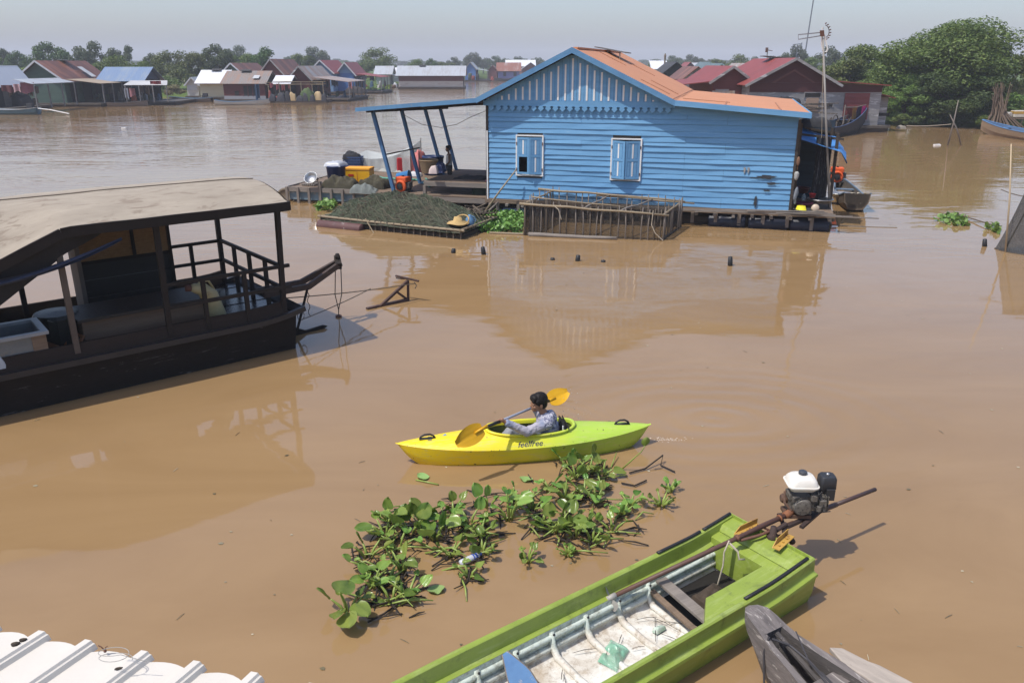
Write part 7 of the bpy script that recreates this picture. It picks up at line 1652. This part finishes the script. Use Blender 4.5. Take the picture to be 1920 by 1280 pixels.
# left row
t, w_ = gh('house with pale blue grey roof cut off by the left frame edge', -75,-35,203,0,7,2.3,1.3,'y',hm('shaded_grey_white_wall', (.15,.14,.13)),None,T_WHY,plat=(1.2,.4),offset=1.6,awn=[((5.2,-.9,2.55),(5.2,6.5,2.55),(6.9,6.5,2.15),(6.9,-.9,2.15),T_GRY,4)],feats=[('door','r',1,.0,1.6,2.,BLK),('window','r',3.6,.8,1.4,1.1,BLK)])  # grey white wall, its colour darkened for the shade under the eaves
t, w_ = gh('green boarded floating house with big rusty roof', 31,120,193,-3,8.5,2.35,1.75,'y',GRW,GRW,T_RU,trim=WTR,plat=(.8,.4),offset=3.6,hatch=True,awn=[((5.3,-.3,2.36),(5.3,8.5,2.36),(8.9,8.2,1.95),(8.9,-.2,1.95),TANC,5)],feats=[('door','r',.9,.02,1.1,2.0,BLK),('door','r',3.2,.02,1.7,2.0,BLK),('window','r',5.6,.7,1.2,1.2,BLK),('door','r',7.2,.02,.9,2.,LBL)])
m = MB(); m.slab((3.9,4.6,3.35+.22),(5.4,4.6,2.35+.2),(5.4,5.5,2.35+.2),(3.9,5.5,3.35+.22),.03)
m.build('skylight_sheet', hm('pale_sheet', (.5,.52,.54)), t)
t, w_ = gh('open shelter with faded blue roof and white canopy', 186,262,190,3,5.5,2.2,1.25,'x',BLK,hm('navy_gable', (.05,.07,.12)),T_BL,plat=(1.2,.5),offset=3.2,sides='bl',awn=[((3.4,-.45,2.15),(7.3,-.45,2.15),(8.1,-3.0,1.75),(3.6,-3.0,1.75),hm('white_canvas', (.5,.5,.5), (.36,.36,.36)),4)])
for x in (.2,2.2,4.2): m = MB(); m.beam((x,.1,0),(x,.1,2.2),.1,.1); m.build('post', MATS['grey_posts'], t)
t, w_ = gh('cream boarded floating house with bright white roof', 372,415,182,2,5.5,1.75,1.3,'x',CREAM,CREAM,T_WH,plat=(.5,.3),hatch=True,oh=.5)
t, w_ = gh('tiny white annex with small gable beside the cream house', 347,368,180,6,4,1.45,.75,'y',hm('white_annex', (.55,.55,.52)),None,T_GRY,oh=.25,plat=(.4,.2),feats=[('window','f',.15,.7,1.0,.5,hm('pane_pale', (.5,.55,.6)),WTR)],trim=WTR)
t, w_ = gh('dark red floating house with patched rusty grey roof', 416,494,186,0,5.5,1.75,1.25,'x',DRED,BLK,T_RUX,plat=(.8,.3),hatch=True,feats=[('window','f',1.25,.45,.5,.45,BLK),('window','f',2.3,.35,.45,1.1,BLK),('window','f',2.85,.35,.45,1.1,BLK),('window','f',3.4,.35,.4,1.1,BLK),('door','r',1.,.02,2.2,1.7,BLK)],lower=(.35,hm('pale_skirt', (.4,.4,.42))),oh=.3)
m = MB(); m.slab((3.3,1.3,2.60),(4.0,1.3,2.60),(4.0,.5,2.28),(3.3,.5,2.28),.02); m.build('skylight_sheet', MATS['pale_sheet'], t)
t, w_ = gh('green gabled house with streaked rusty roof behind the dark red one', 412,462,176,-4,9,2.3,1.6,'y',GRW,GRW,T_RU,trim=WTR)
t, w_ = gh('red gabled house with brown rusty roof right of the green gable', 492,530,176,-6,8,2.9,1.5,'y',DRED,DRED,T_RU,trim=GPL)
t, w_ = gh('red house with half rusty half grey roof and open veranda', 545,580,184,-3,9,2.4,1.15,'y',DRED,DRED,T_RG,trim=GPL,plat=(1.5,.4),offset=4.5,awn=[((2.6,-.2,2.38),(2.6,8.6,2.38),(6.9,8.6,1.85),(6.9,-.2,1.85),T_RG,5)],feats=[('door','r',1,.0,1.8,2.,BLK),('door','r',4,.0,1.8,2.,BLK)])
t, w_ = gh('small shack with white sheet roof between two rusty houses', 512,540,186,0,4.,1.7,.8,'x',BLK,None,T_WH,plat=(.6,.3),oh=.25,feats=[('door','f',.4,.02,1.1,1.5,BLK)])
t, w_ = gh('light blue gabled house with red roof at the back', 582,624,172,-4,9,2.8,1.5,'y',LBL,LBL,T_RED,trim=WTR,oh=.4,feats=[('window','f',1.,.9,1.,.8,BLK)])
t, w_ = gh('blue gabled house with red roof and open dark side', 632,664,171,-2,8,2.55,1.45,'y',MBL,LBL,T_RED,trim=WTR,oh=.4,offset=3.6,awn=[((2.9,-.4,2.50),(2.9,7.6,2.50),(6.6,7.6,2.0),(6.6,-.4,2.0),T_RED,4)],feats=[('door','r',1,.0,1.8,2.,BLK),('door','r',4.,.0,2.,2.,BLK)])
t, w_ = gh('pale green house with light grey roof beyond the red roofs', 705,732,160,0,5,2.1,1.3,'x',PGR,PGR,T_GR,feats=[('door','r',.8,.02,1.6,1.9,BLK)],awn=[((2.7,-.2,1.95),(2.7,4,1.95),(4.6,4,1.7),(4.6,-.2,1.7),T_WH,3)],offset=2.2)
t, w_ = gh('small hut with white sloping roof behind the long barge', 736,756,155,0,4,2.1,.9,'x',GPL,None,T_WH)
t, w_ = gh('long floating barge house with grey roof and red upper wall', 747,868,163,1,6.5,2.0,1.45,'x',DRED,DRED,T_GR,plat=(.5,.3),oh=.5,lower=(.95,WBO),feats=[('door','r',1,.02,2.6,1.7,BLK)],hatch=True)
m = MB(); m.grid(lambda u,v: Vector((6.6+3.1*u,-2.2+1.6*v,.95+.30*math.sin(math.pi*v))),6,8); m.grid(lambda u,v: Vector((6.6+3.1*u,-2.2+1.6*v,.91+.30*math.sin(math.pi*v))),6,8)
yb = skiff('covered_boat', 'small boat with cream canopy moored at the long barge', tuple(P(808,165,0)), tuple(P(846,165,0)), 1.2,.35,(BGW,BGW,BGW),.1,.1)
YBI = MW[yb]
m.xf(Matrix.Translation((-6.2,1.4,.1))); m.build('canopy', hm('cream_canvas', (.55,.52,.38), (.45,.42,.3)), yb, True)
m = MB()
for x in (.5,3.4):
    for y in (-.75,.75): m.beam((x,y,.2),(x,y,1.06),.05,.05)
m.build('canopy_post', GREYWZ, yb)
t, w_ = gh('bright blue house with grey roof at the river bend', 872,892,150,-2,9,2.7,1.5,'y',MBL,MBL,T_GRY,trim=GPL,oh=.3,offset=3,feats=[('door','r',.6,.02,2.6,2.2,DRED),('door','r',4.5,.02,2,2.2,BLK)],awn=[((2.9,-.3,2.6),(2.9,8.4,2.6),(5.6,8.4,2.2),(5.6,-.3,2.2),T_GRY,4)])
t, w_ = gh('violet blue house with rusty whitish roof at the river bend', 934,974,148,0,6,2.2,1.9,'x',hm('violet_blue', (.16,.18,.40), (.12,.14,.33)),None,T_RW,oh=.5,feats=[('window','f',1.4,.7,.8,1.,BLK),('window','f',4.2,.7,.8,1.,BLK)])
t, w_ = gh('small red gabled hut between the blue and violet houses', 915,932,148,-3,6,2.2,1.2,'y',DRED,DRED,T_RU,oh=.3)
t, w_ = gh('house with large white roof behind the violet blue house', 950,1002,146,0,7,3.1,1.7,'x',hm('pinkish_wall', (.35,.2,.18)),None,T_WH,Y=262,zb=.5)
t, w_ = gh('red walled hut with white roof nearest the blue gable slope', 980,1010,147,0,7,2.6,1.6,'y',DRED,DRED,T_WHY,Y=245)
# right row
t, w_ = gh('big dark red house with grey plank base behind the blue house', 1408,1566,243,-1,9.5,2.62,1.45,'y',GPL,hm('maroon_boards', (.085,.022,.021), (.066,.018,.018)),T_RED,zb=.42,oh=.4,trim=GPL,plat=(.7,.3),offset=3.2,hatch=True,Y=54,feats=[('window','f',3.6,1.75,1.0,.25,BLK),('window','f',4.9,1.15,.55,.2,BLK)])
hx = w_
m = MB(); m.prism([(w_+.003,.0,0),(w_+3.1,.0,0),(w_+3.1,.0,2.42),(w_+.003,.0,2.55)],(0,.1,0)); m.span((w_+3.0,.1,0),(w_+3.1,9,2.35)); m.build('lean_to_wall', GPL, t)
m = MB(); m.prism([(w_*.0+.003,-.03,2.05),(w_+3.1,-.03,2.05),(w_+3.1,-.03,2.44),(w_+.1,-.03,2.62),(.003,-.03,2.62)],(0,.028,0)); m.build('maroon_band', MATS['maroon_boards'], t)
slab_part('lean_to_roof', (w_-.1,-.4,2.76),(w_+3.5,-.4,2.50),(w_+3.5,9.5,2.50),(w_-.1,9.5,2.76),.06,T_RED,t)
m = MB(); m.span((w_+.75,-.06,.35),(w_+2.35,-.034,2.0)); m.build('red_sheet_panel', tin('red_sheet', (.19,.045,.045), (.14,.038,.038), .7, 2, 3.), t)
m = MB(); m.prism([(1.35,-.035,2.63),(2.75,-.035,3.45),(4.2,-.035,2.63),(4.0,-.035,2.63),(2.75,-.035,3.33),(1.6,-.035,2.63)],(0,.03,0)); m.build('old_roof_mark', hm('faded_red', (.16,.06,.05)), t)
m = MB(); m.span((3.7,-.10,.9),(4.5,-.05,1.7)); m.build('tan_board', hm('tan_board', (.36,.26,.19), (.3,.2,.15)), t)
t, w2_ = gh('grey plank shed with little red roof at the end of the red house', 1643,1672,236,-4,2.6,1.75,.05,'x',GPL,None,hm('shed_inner_roof', (.2,.07,.06)),Y=54.6,zb=.4,oh=.05,plat=(.5,.2))
slab_part('awning', (-.1,2.8,2.1),(1.25,2.8,1.75),(1.25,-.6,1.72),(-.1,-.6,2.08),.04,T_RED,t)
m = MB(); m.span((.0,-.02,.55),(1.2,-.01,.75)); m.build('gap', BLK, t)
t, w_ = gh('smaller dark red gabled house left of the big red one', 1338,1408,200,-2,9,2.75,.85,'y',DRED,DRED,T_RED,Y=56,zb=.4,oh=.3,trim=GPL,feats=[('window','f',.2,1.85,.9,.35,GPL)])
slab_part('lean_to_roof', (-.2,-.3,2.72),(-.2,9,2.72),(-2.6,9,2.45),(-2.6,-.3,2.45),.05,T_RED,t)
m = MB(); m.span((.0,-.06,1.2),(1.5,-.03,2.1)); m.build('rusty_sheet', tin('rusty_light', (.33,.24,.18), (.42,.40,.38), .5, 0, 5), t)
gh('grey plank gable with brown roof behind the smaller red house', 1283,1332,190,-2,8,2.55,.95,'y',GPL,GPL,T_RU,Y=78,zb=.4,oh=.3)
gh('black gabled hut just right of the orange ridge', 1246,1288,180,-2,8,2.9,1.05,'y',BLK,BLK,hm('black_roof', (.05,.05,.055)),Y=100,zb=.4,oh=.3)
gh('teal trimmed dark gable, left one of two side by side', 1312,1346,175,-3,9,3.0,1.05,'y',TEAL,TEAL,hm('teal_roof', (.12,.17,.19)),Y=125,trim=hm('teal_trim', (.30,.42,.44)),oh=.3)
gh('teal trimmed dark gable, right one of two side by side', 1330,1372,175,-3,9,2.75,1.1,'y',TEAL,TEAL,MATS['teal_roof'],Y=110,trim=MATS['teal_trim'],oh=.3)
gh('dark house with streaked brown and white roof left of the red ridge', 1380,1426,175,-4,9,2.6,1.25,'y',BLK,BLK,T_RG,Y=84,oh=.3)
gh('far hut with bluish white roof at the end of the orange roof', 1224,1250,160,0,7,2.6,1.6,'x',WBO,None,T_WH,Y=190,zb=.6)
gh('far hut with small red roof between black and teal gables', 1282,1304,160,-2,7,3.0,1.1,'y',DRED,DRED,T_RED,Y=165,oh=.3)
gh('far house with white roof behind the teal gables', 1298,1330,160,0,7,2.8,1.2,'x',WBO,None,T_GR,Y=180,oh=.3)
# posts and aerials far away
m = MB(); m.lathe([(.13,0),(.16,2.2),(.12,4.2),(.16,4.9),(.05,5.2)],n=8); p_ = D(1246,125,120); solo(m, 'wooden_post', BROWNW, 'thick brown post above the end of the orange roof', 'post', (p_.x,120,.4))
t = thing('television_aerial', 'small distant television aerial on a thin pole', 'aerial', (D(1437,118,95).x,95,.4)); hh = D(1437,94,95).z-.4
m = MB(); m.tube([(0,0,0),(0,0,hh)],.05,6); m.build('pole', MATS['pole_grey'], t); m = MB(); m.beam((-.2,0,hh),(.55,0,hh-.1),.05,.05); m.box((-.1,0,hh),(.25,.2,.5)); 
for i in range(4): m.beam((.1+i*.13,-.2,hh-.03*i),(.1+i*.13,.2,hh-.03*i),.03,.03)
m.build('aerial_boom', RUST, t)
t = thing('radio_mast', 'very tall thin radio mast rising out of the picture', 'mast', (D(1509,90,260).x,260,.5)); 
m = MB(); m.tube([(0,0,0),(1.4,0,32)],[.22,.16],6); m.build('pole', hm('mast_grey', (.12,.13,.16)), t)
t = thing('platform_frame', 'small metal frame poking above the tall grey green tree', 'frame', (D(1495,90,168).x,168,.5)); z_ = D(1495,84,168).z-.5
m = MB(); m.tube([(0,0,0),(0,0,z_)],.1,6); m.build('pole', MATS['mast_grey'], t); m = MB()
for a, b in (((-.9,0,z_),(.8,0,z_+.2)),((-.9,0,z_-.8),(-.9,0,z_)),((.8,0,z_-.6),(.8,0,z_+.4)),((-.9,0,z_-.7),(.8,0,z_-.5))): m.beam(a,b,.1,.1)
m.build('crossbar', MATS['mast_grey'], t)
# ================================================================ boats of the far rows
PBW = hm('pale_boat_blue', (.22,.34,.46), (.17,.27,.38)); WHB = hm('boat_white', (.55,.55,.52), (.42,.42,.4), (.28,.2,.14)); BRB = hm('boat_brown', (.19,.155,.125), (.13,.105,.09)); DKB = hm('boat_dark', (.05,.05,.055), (.03,.03,.035))
skiff('rowing_boat', 'white boat with pale blue inside and pointed brown prow by the dark red house', tuple(P(507,196,0)), tuple(P(403,197,0)), 1.2,.28,(WHB,PBW,PBW),.35,.25)
skiff('rowing_boat', 'long grey brown boat moored before the green house', tuple(P(278,199,0)), tuple(P(202,200,0)), 1.1,.30,(BRB,BRB,BRB),.25,.1)
b3 = skiff('rowing_boat', 'pale blue and white boat at the left frame edge', tuple(P(-70,214,0)), tuple(P(74,215,0)), 1.2,.38,(hm('boat_teal', (.08,.14,.17), (.06,.11,.14)),PBW,WHB),.3,.2)
m = MB(); m.box((6.6,0,.75),(.5,.4,.4)); m.box((6.6,0,.45),(.3,.3,.4)); m.build('motor', DKB, b3); m = MB(); m.tube([(6.8,0,.55),(8.5,-.2,.42),(10.3,-.3,.1)],.045,6); m.build('drive_shaft', WHITE, b3)
b4 = skiff('rowing_boat', 'faded blue brown boat with small engine left of the cream house', tuple(P(318,191,0)), tuple(P(398,191,0)), 1.2,.36,(BRB,PBW,PBW),.25,.1)
m = MB(); m.box((4.3,0,.75),(.5,.4,.4)); m.box((4.0,.1,.6),(.3,.3,.3)); m.build('motor', DKB, b4)
skiff('rowing_boat', 'short lilac white boat beside the goods raft', tuple(P(613,188,0)), tuple(P(642,189,0)), 1.0,.36,(hm('boat_lilac', (.5,.42,.48), (.4,.34,.4)),WHB,WHB),.2,.2)
skiff('rowing_boat', 'dark low boat moored at the river bend by the violet house', tuple(P(925,152,0)), tuple(P(962,152,0)), 1.4,.5,(DKB,DKB,BRB),.4,.3)
bp = skiff('wooden_boat', 'dark wooden boat with tall blue prow hung with laundry', tuple(P(1618,247,0)), tuple(P(1505,262,0)), 1.7,.55,(DKB,DKB,hm('boat_rim_blue', (.06,.10,.2), (.04,.07,.15))),.95,.25)
m = MB(); m.beam((-.05,0,1.45),(.55,0,.02),.09,.12); m.beam((-.05,0,1.45),(-.10,0,1.85),.06,.08); m.build('prow_post', MATS['boat_rim_blue'], bp)
m = MB(); m.tube([(.0,0,1.7),(1.8,.1,1.6),(3.4,.1,1.65)],.03,5); m.beam((3.4,.1,.4),(3.4,.1,1.8),.06,.06); m.build('drying_pole', GREYWZ, bp)
for (x, wd_, ln, c, lab) in ((.15,.42,.95,(.55,.03,.22),'bright pink cloth hung at the blue prow'),(.75,.55,.95,(.03,.025,.06),'dark blue cloth hung beside the pink cloth'),(1.5,.45,.8,(.25,.13,.03),'ochre cloth in the middle of the laundry pole'),(2.1,.6,.75,(.14,.03,.03),'dark red cloth on the laundry pole')):
    m = MB(); m.grid(lambda u,v: Vector((x+wd_*u,-.02+.06*math.sin(u*9+v*2),1.66-ln*v+.02*math.sin(u*7))), 8, 8); m.v += []; 
    o = solo(m, 'hanging_cloth', worn('cloth_'+lab.split()[0]+lab.split()[1], c, rough=.95), lab, 'laundry', MW[bp].translation, math.atan2(MW[bp][1][0], MW[bp][0][0]), smooth=True)
m = MB(); q_ = random.Random(6)
for i in range(26): a = Vector((q_.uniform(2.6,5.4),q_.uniform(-.5,.5),q_.uniform(.45,.6))); m.beam(a, a+Vector((q_.uniform(-.9,.9),q_.uniform(-.2,.2),q_.uniform(0,.5))),.05,.05)
for x, y in ((3.1,.2),(3.9,-.2)): m.tube([(x+.35*math.cos(a),y,.85+.35*math.sin(a)) for a in [i*.45 for i in range(15)]],.03,5)
solo(m, 'boat_gear', DARKW, 'jumble of dark gear and hoops in the blue prowed boat', 'gear', MW[bp].translation, math.atan2(MW[bp][1][0], MW[bp][0][0]))
m = MB(); q_ = random.Random(16)
for i in range(24): a = Vector((q_.uniform(-1.6,1.6),q_.uniform(-.5,.5),q_.uniform(0,.7))); m.beam(a+Vector((-.9,0,0)), a+Vector((.9,q_.uniform(-.2,.2),q_.uniform(-.08,.08))),.07,.06)
p_ = D(1500,205,52.6); solo(m, 'timber_stack', worn('pale_dark_timber', (.14,.115,.09), (.05,.045,.04), (.34,.28,.2), 3, wearcut=.55), 'stack of poles and timber just above the end of the orange roof', 'timber', (p_.x,52.6,1.2))
m = heap(1.7,.7,.42,44,24,2.5,.5); p_ = D(1475,182,53.3); solo(m, 'black_tarp', CLOTH_D, 'black tarp bundle on the wall of the big red house', 'tarp', (p_.x,53.2,1.75), smooth=True)
m = MB(); m.span((-1.3,-.4,.72),(1.3,.4,.80)); m.span((-1.3,-.4,-.3),(1.3,.4,.12)); [m.beam((x,y,.1),(x,y,.74),.08,.08) for x in (-1.2,0,1.2) for y in (-.35,.35)]; p_ = D(1478,200,52.6); solo(m, 'storage_crate', DARKW, 'dark wooden staging that carries the timber stack', 'staging', (p_.x,52.5,.2))
b7 = skiff('wooden_boat', 'blue and brown wooden boat with lifted bow at the right edge', tuple(P(1838,250,0)), tuple(P(1990,270,0)), 1.3,.42,(hm('boat_tan', (.30,.21,.13), (.22,.155,.10)),hm('boat_blue_in', (.09,.16,.28), (.07,.12,.22)),hm('boat_blue', (.11,.25,.46), (.09,.2,.38))),.42,.1)
tb_ = D(1905,243,55.5); t = thing('bank_table', 'rough table standing at the right bank behind the blue boat', 'table', (tb_.x,55.5,.1)); m = MB(); m.span((-1.2,-.4,.62),(1.6,.4,.68)); m.build('tabletop', BROWNW, t)
for x in (-1.1,0,1.4):
    for y in (-.35,.35): m = MB(); m.beam((x,y,-.2),(x+.08,y,.62),.06,.06); m.build('leg', STICK, t)
m = MB(); m.box((.1,0,.25),(1.1,.5,.42)); o = solo(m, 'foam_box', worn('foam_white', (.62,.58,.5), (.5,.46,.38)), 'white and yellow box on the rough bank table', 'box', (tb_.x,55.5,.79), bevel=.02)
m = MB(); m.box((0,0,0),(1.12,.52,.16)); o2 = m.build('yellow_band', worn('dull_yellow', (.5,.3,.06), (.4,.24,.05)), o); o2.location = (.1,0,.33)
m = MB(); m.box((0,0,.18),(.4,.4,.36)); solo(m, 'foam_box', MATS['foam_white'], 'small round white box left of the yellow banded box', 'box', (tb_.x-.75,55.5,.79), bevel=.08)
# crossed poles standing in the water, floating scrap
for (a, b, lab) in (((1776,273),(1797,188),'taller leaning pole of the crossed poles in the water'),((1806,273),(1781,215),'shorter leaning pole crossing the taller one in the water')):
    pa = P(*a,0); pb_ = D(b[0],b[1],pa.y); m = MB(); m.tube([(0,0,-.3),(pb_-pa)*.5+Vector((.04,0,0)),pb_-pa],[.04,.036,.02],6); solo(m, 'mooring_pole', GREYWZ, lab, 'pole', pa, smooth=True)
m = MB(); m.tube(sag((0,0,0), D(1700,236,52)-D(1783,233,45), .05, 8),.018,5); solo(m, 'mooring_rope', ROPEL, 'pale rope from the crossed poles to the right bank', 'rope', D(1783,233,45))
m = MB(); m.box((0,0,.02),(.35,.2,.08)); m.jitter(.04,5); solo(m, 'floating_foam', WHITE, 'small white scrap floating left of the crossed poles', 'scrap', P(1757,273,0))
m = MB(); m.box((0,0,.02),(.30,.2,.08)); m.jitter(.04,5); solo(m, 'floating_foam', WHITE, 'white scrap floating on the river below the green house', 'scrap', P(232,241,0))
# clothes line, sacks and drums on the far decks
def sackat(lab, px, py, wpx, hpx, c, sd, name='sack', cat='sack', zb=.36):
    p_ = P(px,py,zb); s_ = (p_.y*_cp+1)/CF; m = heap(wpx*s_, wpx*s_*.7, hpx*s_*1.05, sd, 12, 3/(wpx*s_)**.5, .3); return solo(m, name, worn('m_'+lab.replace(' ','_')[:24], c, rough=.9), lab, cat, p_, smooth=True)
sackat('beige sack piled at the corner of the green house deck', 84,190,24,16,(.5,.38,.22),1)
sackat('white drum like bundle left of the beige sack', 58,190,14,18,(.45,.48,.5),2,'bundle','bundle')
sackat('brown heap of nets between the left edge house and green house', 70,186,30,26,(.12,.075,.05),3,'net_heap','nets')
sackat('dark heap of goods under the left edge house awning', 25,198,60,20,(.035,.033,.035),4,'goods_heap','goods')
sackat('green tarp bundle against the green house wall', 103,176,16,12,(.08,.24,.12),5,'tarp','tarp')
sackat('blue plastic drum against the green house wall', 103,192,13,17,(.06,.12,.22),6,'drum','drum')
sackat('small yellow sack at the right corner of the green house', 137,190,8,8,(.7,.5,.03),7)
sackat('blue bag beside the small yellow sack', 143,190,5,10,(.05,.1,.4),8,'bag','bag')
sackat('orange red buoy on the deck of the blue shelter', 252,189,9,9,(.55,.12,.03),9,'buoy','buoy')
sackat('tan sack at the left of the goods raft', 549,189,14,13,(.55,.40,.22),10)
sackat('second tan sack further right on the goods raft', 597,188,15,15,(.55,.41,.23),11)
for i_, (px_, w__, h__, c_) in enumerate(((512,12,12,(.05,.05,.06)),(528,16,14,(.03,.03,.03)),(540,9,16,(.12,.10,.08)),(563,13,9,(.04,.04,.045)),(573,10,14,(.10,.07,.05)),(586,9,11,(.03,.04,.03)),(608,10,13,(.06,.05,.05)))):
    sackat('dark bundle among the goods on the bamboo framed raft', px_,190,w__,h__,c_,112+i_,'bundle','bundle')['group'] = 'dark bundles on the goods raft'
sackat('potted green plants between the two tan sacks', 577,189,26,20,(.09,.13,.05),13,'plants','plants')
sackat('red cloth hanging in the shack front', 521,178,12,14,(.4,.03,.04),14,'cloth','cloth')
sackat('dark goods and pots at the red roofed house front', 668,174,40,10,(.04,.035,.035),15,'goods_heap','goods')
sackat('white bundle at the right of the pale green house', 741,163,7,7,(.55,.55,.56),16,'bundle','bundle')
sackat('driftwood pile on the right bank beside the grey shed', 1690,242,16,6,(.28,.25,.2),17,'driftwood','driftwood',.1)
rf_ = thing('goods_raft', 'flat raft with bamboo frame full of goods before the rusty houses', 'raft', (P(500,193,0).x,P(500,193,0).y,0)); L_ = P(612,193,0).x-P(500,193,0).x
m = MB(); m.span((0,0,.0),(L_,3.2,.3)); m.build('deck', DARKW, rf_)
for i in range(6): m = MB(); m.beam((.3+i*(L_-.6)/5,.2,.3),(.3+i*(L_-.6)/5,.2,2.0+.2*(i%2)),.07,.07); m.build('post', BAMBOO, rf_)
m = MB()
for z_ in (1.95,2.2): m.beam((0,.2,z_),(L_,.3,z_+.1),.06,.06); m.beam((.5,1.5,z_+.1),(L_-.5,1.4,z_),.06,.06)
m.build('shelf_bar', BAMBOO, rf_)
def hang(lab, px, py, wpx, hpx, Y, c, sd=0):
    p_ = D(px,py,Y); s_ = (Y*_cp+1)/CF; m = MB(); m.grid(lambda u,v: Vector((wpx*s_*(u-.5), .08*math.sin(u*9+sd), -hpx*s_*v*(1+.12*math.sin(u*5+sd)))), 10, 6); m.grid(lambda u,v: Vector((wpx*s_*(u-.5), .08*math.sin(u*9+sd)+.02, -hpx*s_*v*(1+.12*math.sin(u*5+sd)))), 10, 6); return solo(m, 'hanging_cloth', worn('h_'+lab.replace(' ','_')[:24], c, rough=.95), lab, 'cloth', p_, smooth=True)
hang('purple pink curtain hung under the left edge awning', 50,155,26,18,76,(.25,.10,.13)); hang('pale pink cloth hung next to the purple curtain', 30,158,14,14,76.2,(.5,.33,.36),2); hang('red cloth hung under the white canopy', 291,152,20,7,88.5,(.16,.02,.025)); hang('red white laundry hung under the blue shelter', 247,166,12,14,89,(.45,.2,.22),1); hang('grey white laundry beside the red white laundry', 236,166,8,18,89.5,(.4,.42,.5),3); hang('dark blue sheet hung beside the dark red house', 481,158,9,28,91,(.02,.05,.10),1); hang('white cloth hung under the red roof awning', 690,143,14,3,128,(.55,.55,.57)); hang('pink clothes hung by the rusty veranda', 656,152,7,14,110,(.45,.2,.22),2); hang('dark red curtain hung at the left edge house', 12,160,20,12,76.4,(.14,.05,.055),4)

q_ = random.Random(77)
KC = [(.05,.05,.055),(.14,.09,.06),(.30,.22,.14),(.05,.10,.16),(.22,.05,.04),(.35,.34,.33),(.07,.09,.05),(.02,.02,.022)]
for (x0,x1,py,n_,lab,grp) in ((5,62,196,9,'small goods bundle on the deck of the left edge house','goods at the left edge house'),(66,118,191,7,'small goods bundle between left edge house and green house','goods before the green house'),(128,200,190,8,'small pot or bundle on the green house veranda','goods on the green house veranda'),(205,305,188,9,'small bundle on the open shelter deck','goods on the open shelter deck'),(500,545,187,6,'small bundle before the white roofed shack','goods before the shack'),(600,660,183,9,'small bundle on the rusty veranda deck','goods on the rusty veranda'),(665,740,166,8,'small bundle on the red roofed veranda deck','goods on the red roofed veranda'),(880,925,151,5,'small bundle on the river bend house deck','goods at the river bend'),(1500,1640,236,9,'small bundle on the deck of the big red house','goods at the big red house')):
    for i in range(n_):
        px = q_.uniform(x0,x1); p_ = P(px,py,.36); s_ = (p_.y*_cp+1)/CF; w__ = q_.uniform(5,11)*s_; h__ = q_.uniform(6,15)*s_; k = q_.randrange(len(KC))
        if q_.random() < .5: m = heap(w__,w__*.8,h__,i+px,8,2.5,.4); nm = 'bundle'
        else: m = MB(); m.lathe([(.001,0),(w__*.36,0),(w__*.42,h__*.5),(w__*.38,h__*.9),(w__*.2,h__),(.001,h__)],n=9,close=False); nm = 'pot'
        solo(m, nm, worn('far_goods_%d' % k, KC[k], None, None, 3, rough=.9), lab, nm, (p_.x,p_.y+q_.uniform(-.2,1.2),.36), q_.uniform(0,6), grp, smooth=True)
for (x0,x1,yt,h_,Y,n_,lab) in ((8,70,163,14,76.5,6,'cloth hung in the left edge house'),(205,300,162,14,89.5,6,'cloth hung inside the open shelter'),(590,640,150,12,101,5,'cloth hung under the rusty veranda'),(668,700,143,10,124,4,'cloth hung in the red roofed house side'),(505,545,158,12,95,4,'cloth hung along the shack front')):
    for i in range(n_):
        o = hang(lab+' %d' % i, x0+(x1-x0)*(i+q_.random()*.8)/n_, yt+q_.uniform(-2,3), q_.uniform(4,9), h_*q_.uniform(.6,1.1), Y+q_.uniform(-.3,.8), q_.choice([(.4,.38,.37),(.10,.14,.22),(.3,.08,.09),(.12,.10,.08),(.35,.25,.2),(.05,.06,.08)]), i); o['label'] = lab; o['group'] = lab+' group'
for i in range(14):
    put([TB,TA,TD,TF][i % 4], -40-i*55+q_.uniform(-15,15), 92+q_.uniform(-6,12), q_.uniform(70,100), 140+q_.uniform(-12,25), 'bank tree beyond the left frame edge', 'bank trees beyond the left frame edge')
for i in range(8):
    put([TB,TF,TD][i % 3], 1990+i*70+q_.uniform(-15,15), 70+q_.uniform(-10,25), q_.uniform(120,170), 62+q_.uniform(0,8), 'bank tree beyond the right frame edge', 'bank trees beyond the right frame edge')

BR = leafmat('brown_bush', (.10,.08,.045), (.16,.125,.07), (.2,.18,.09), .8, .1)
for px, w__, h__ in ((332,36,24),(318,24,18)):
    bush('brown dry bush on the bank between blue shelter and cream house', px, 180, w__, h__, 108, BR, 500+px, 'brown dry bushes on the bank')
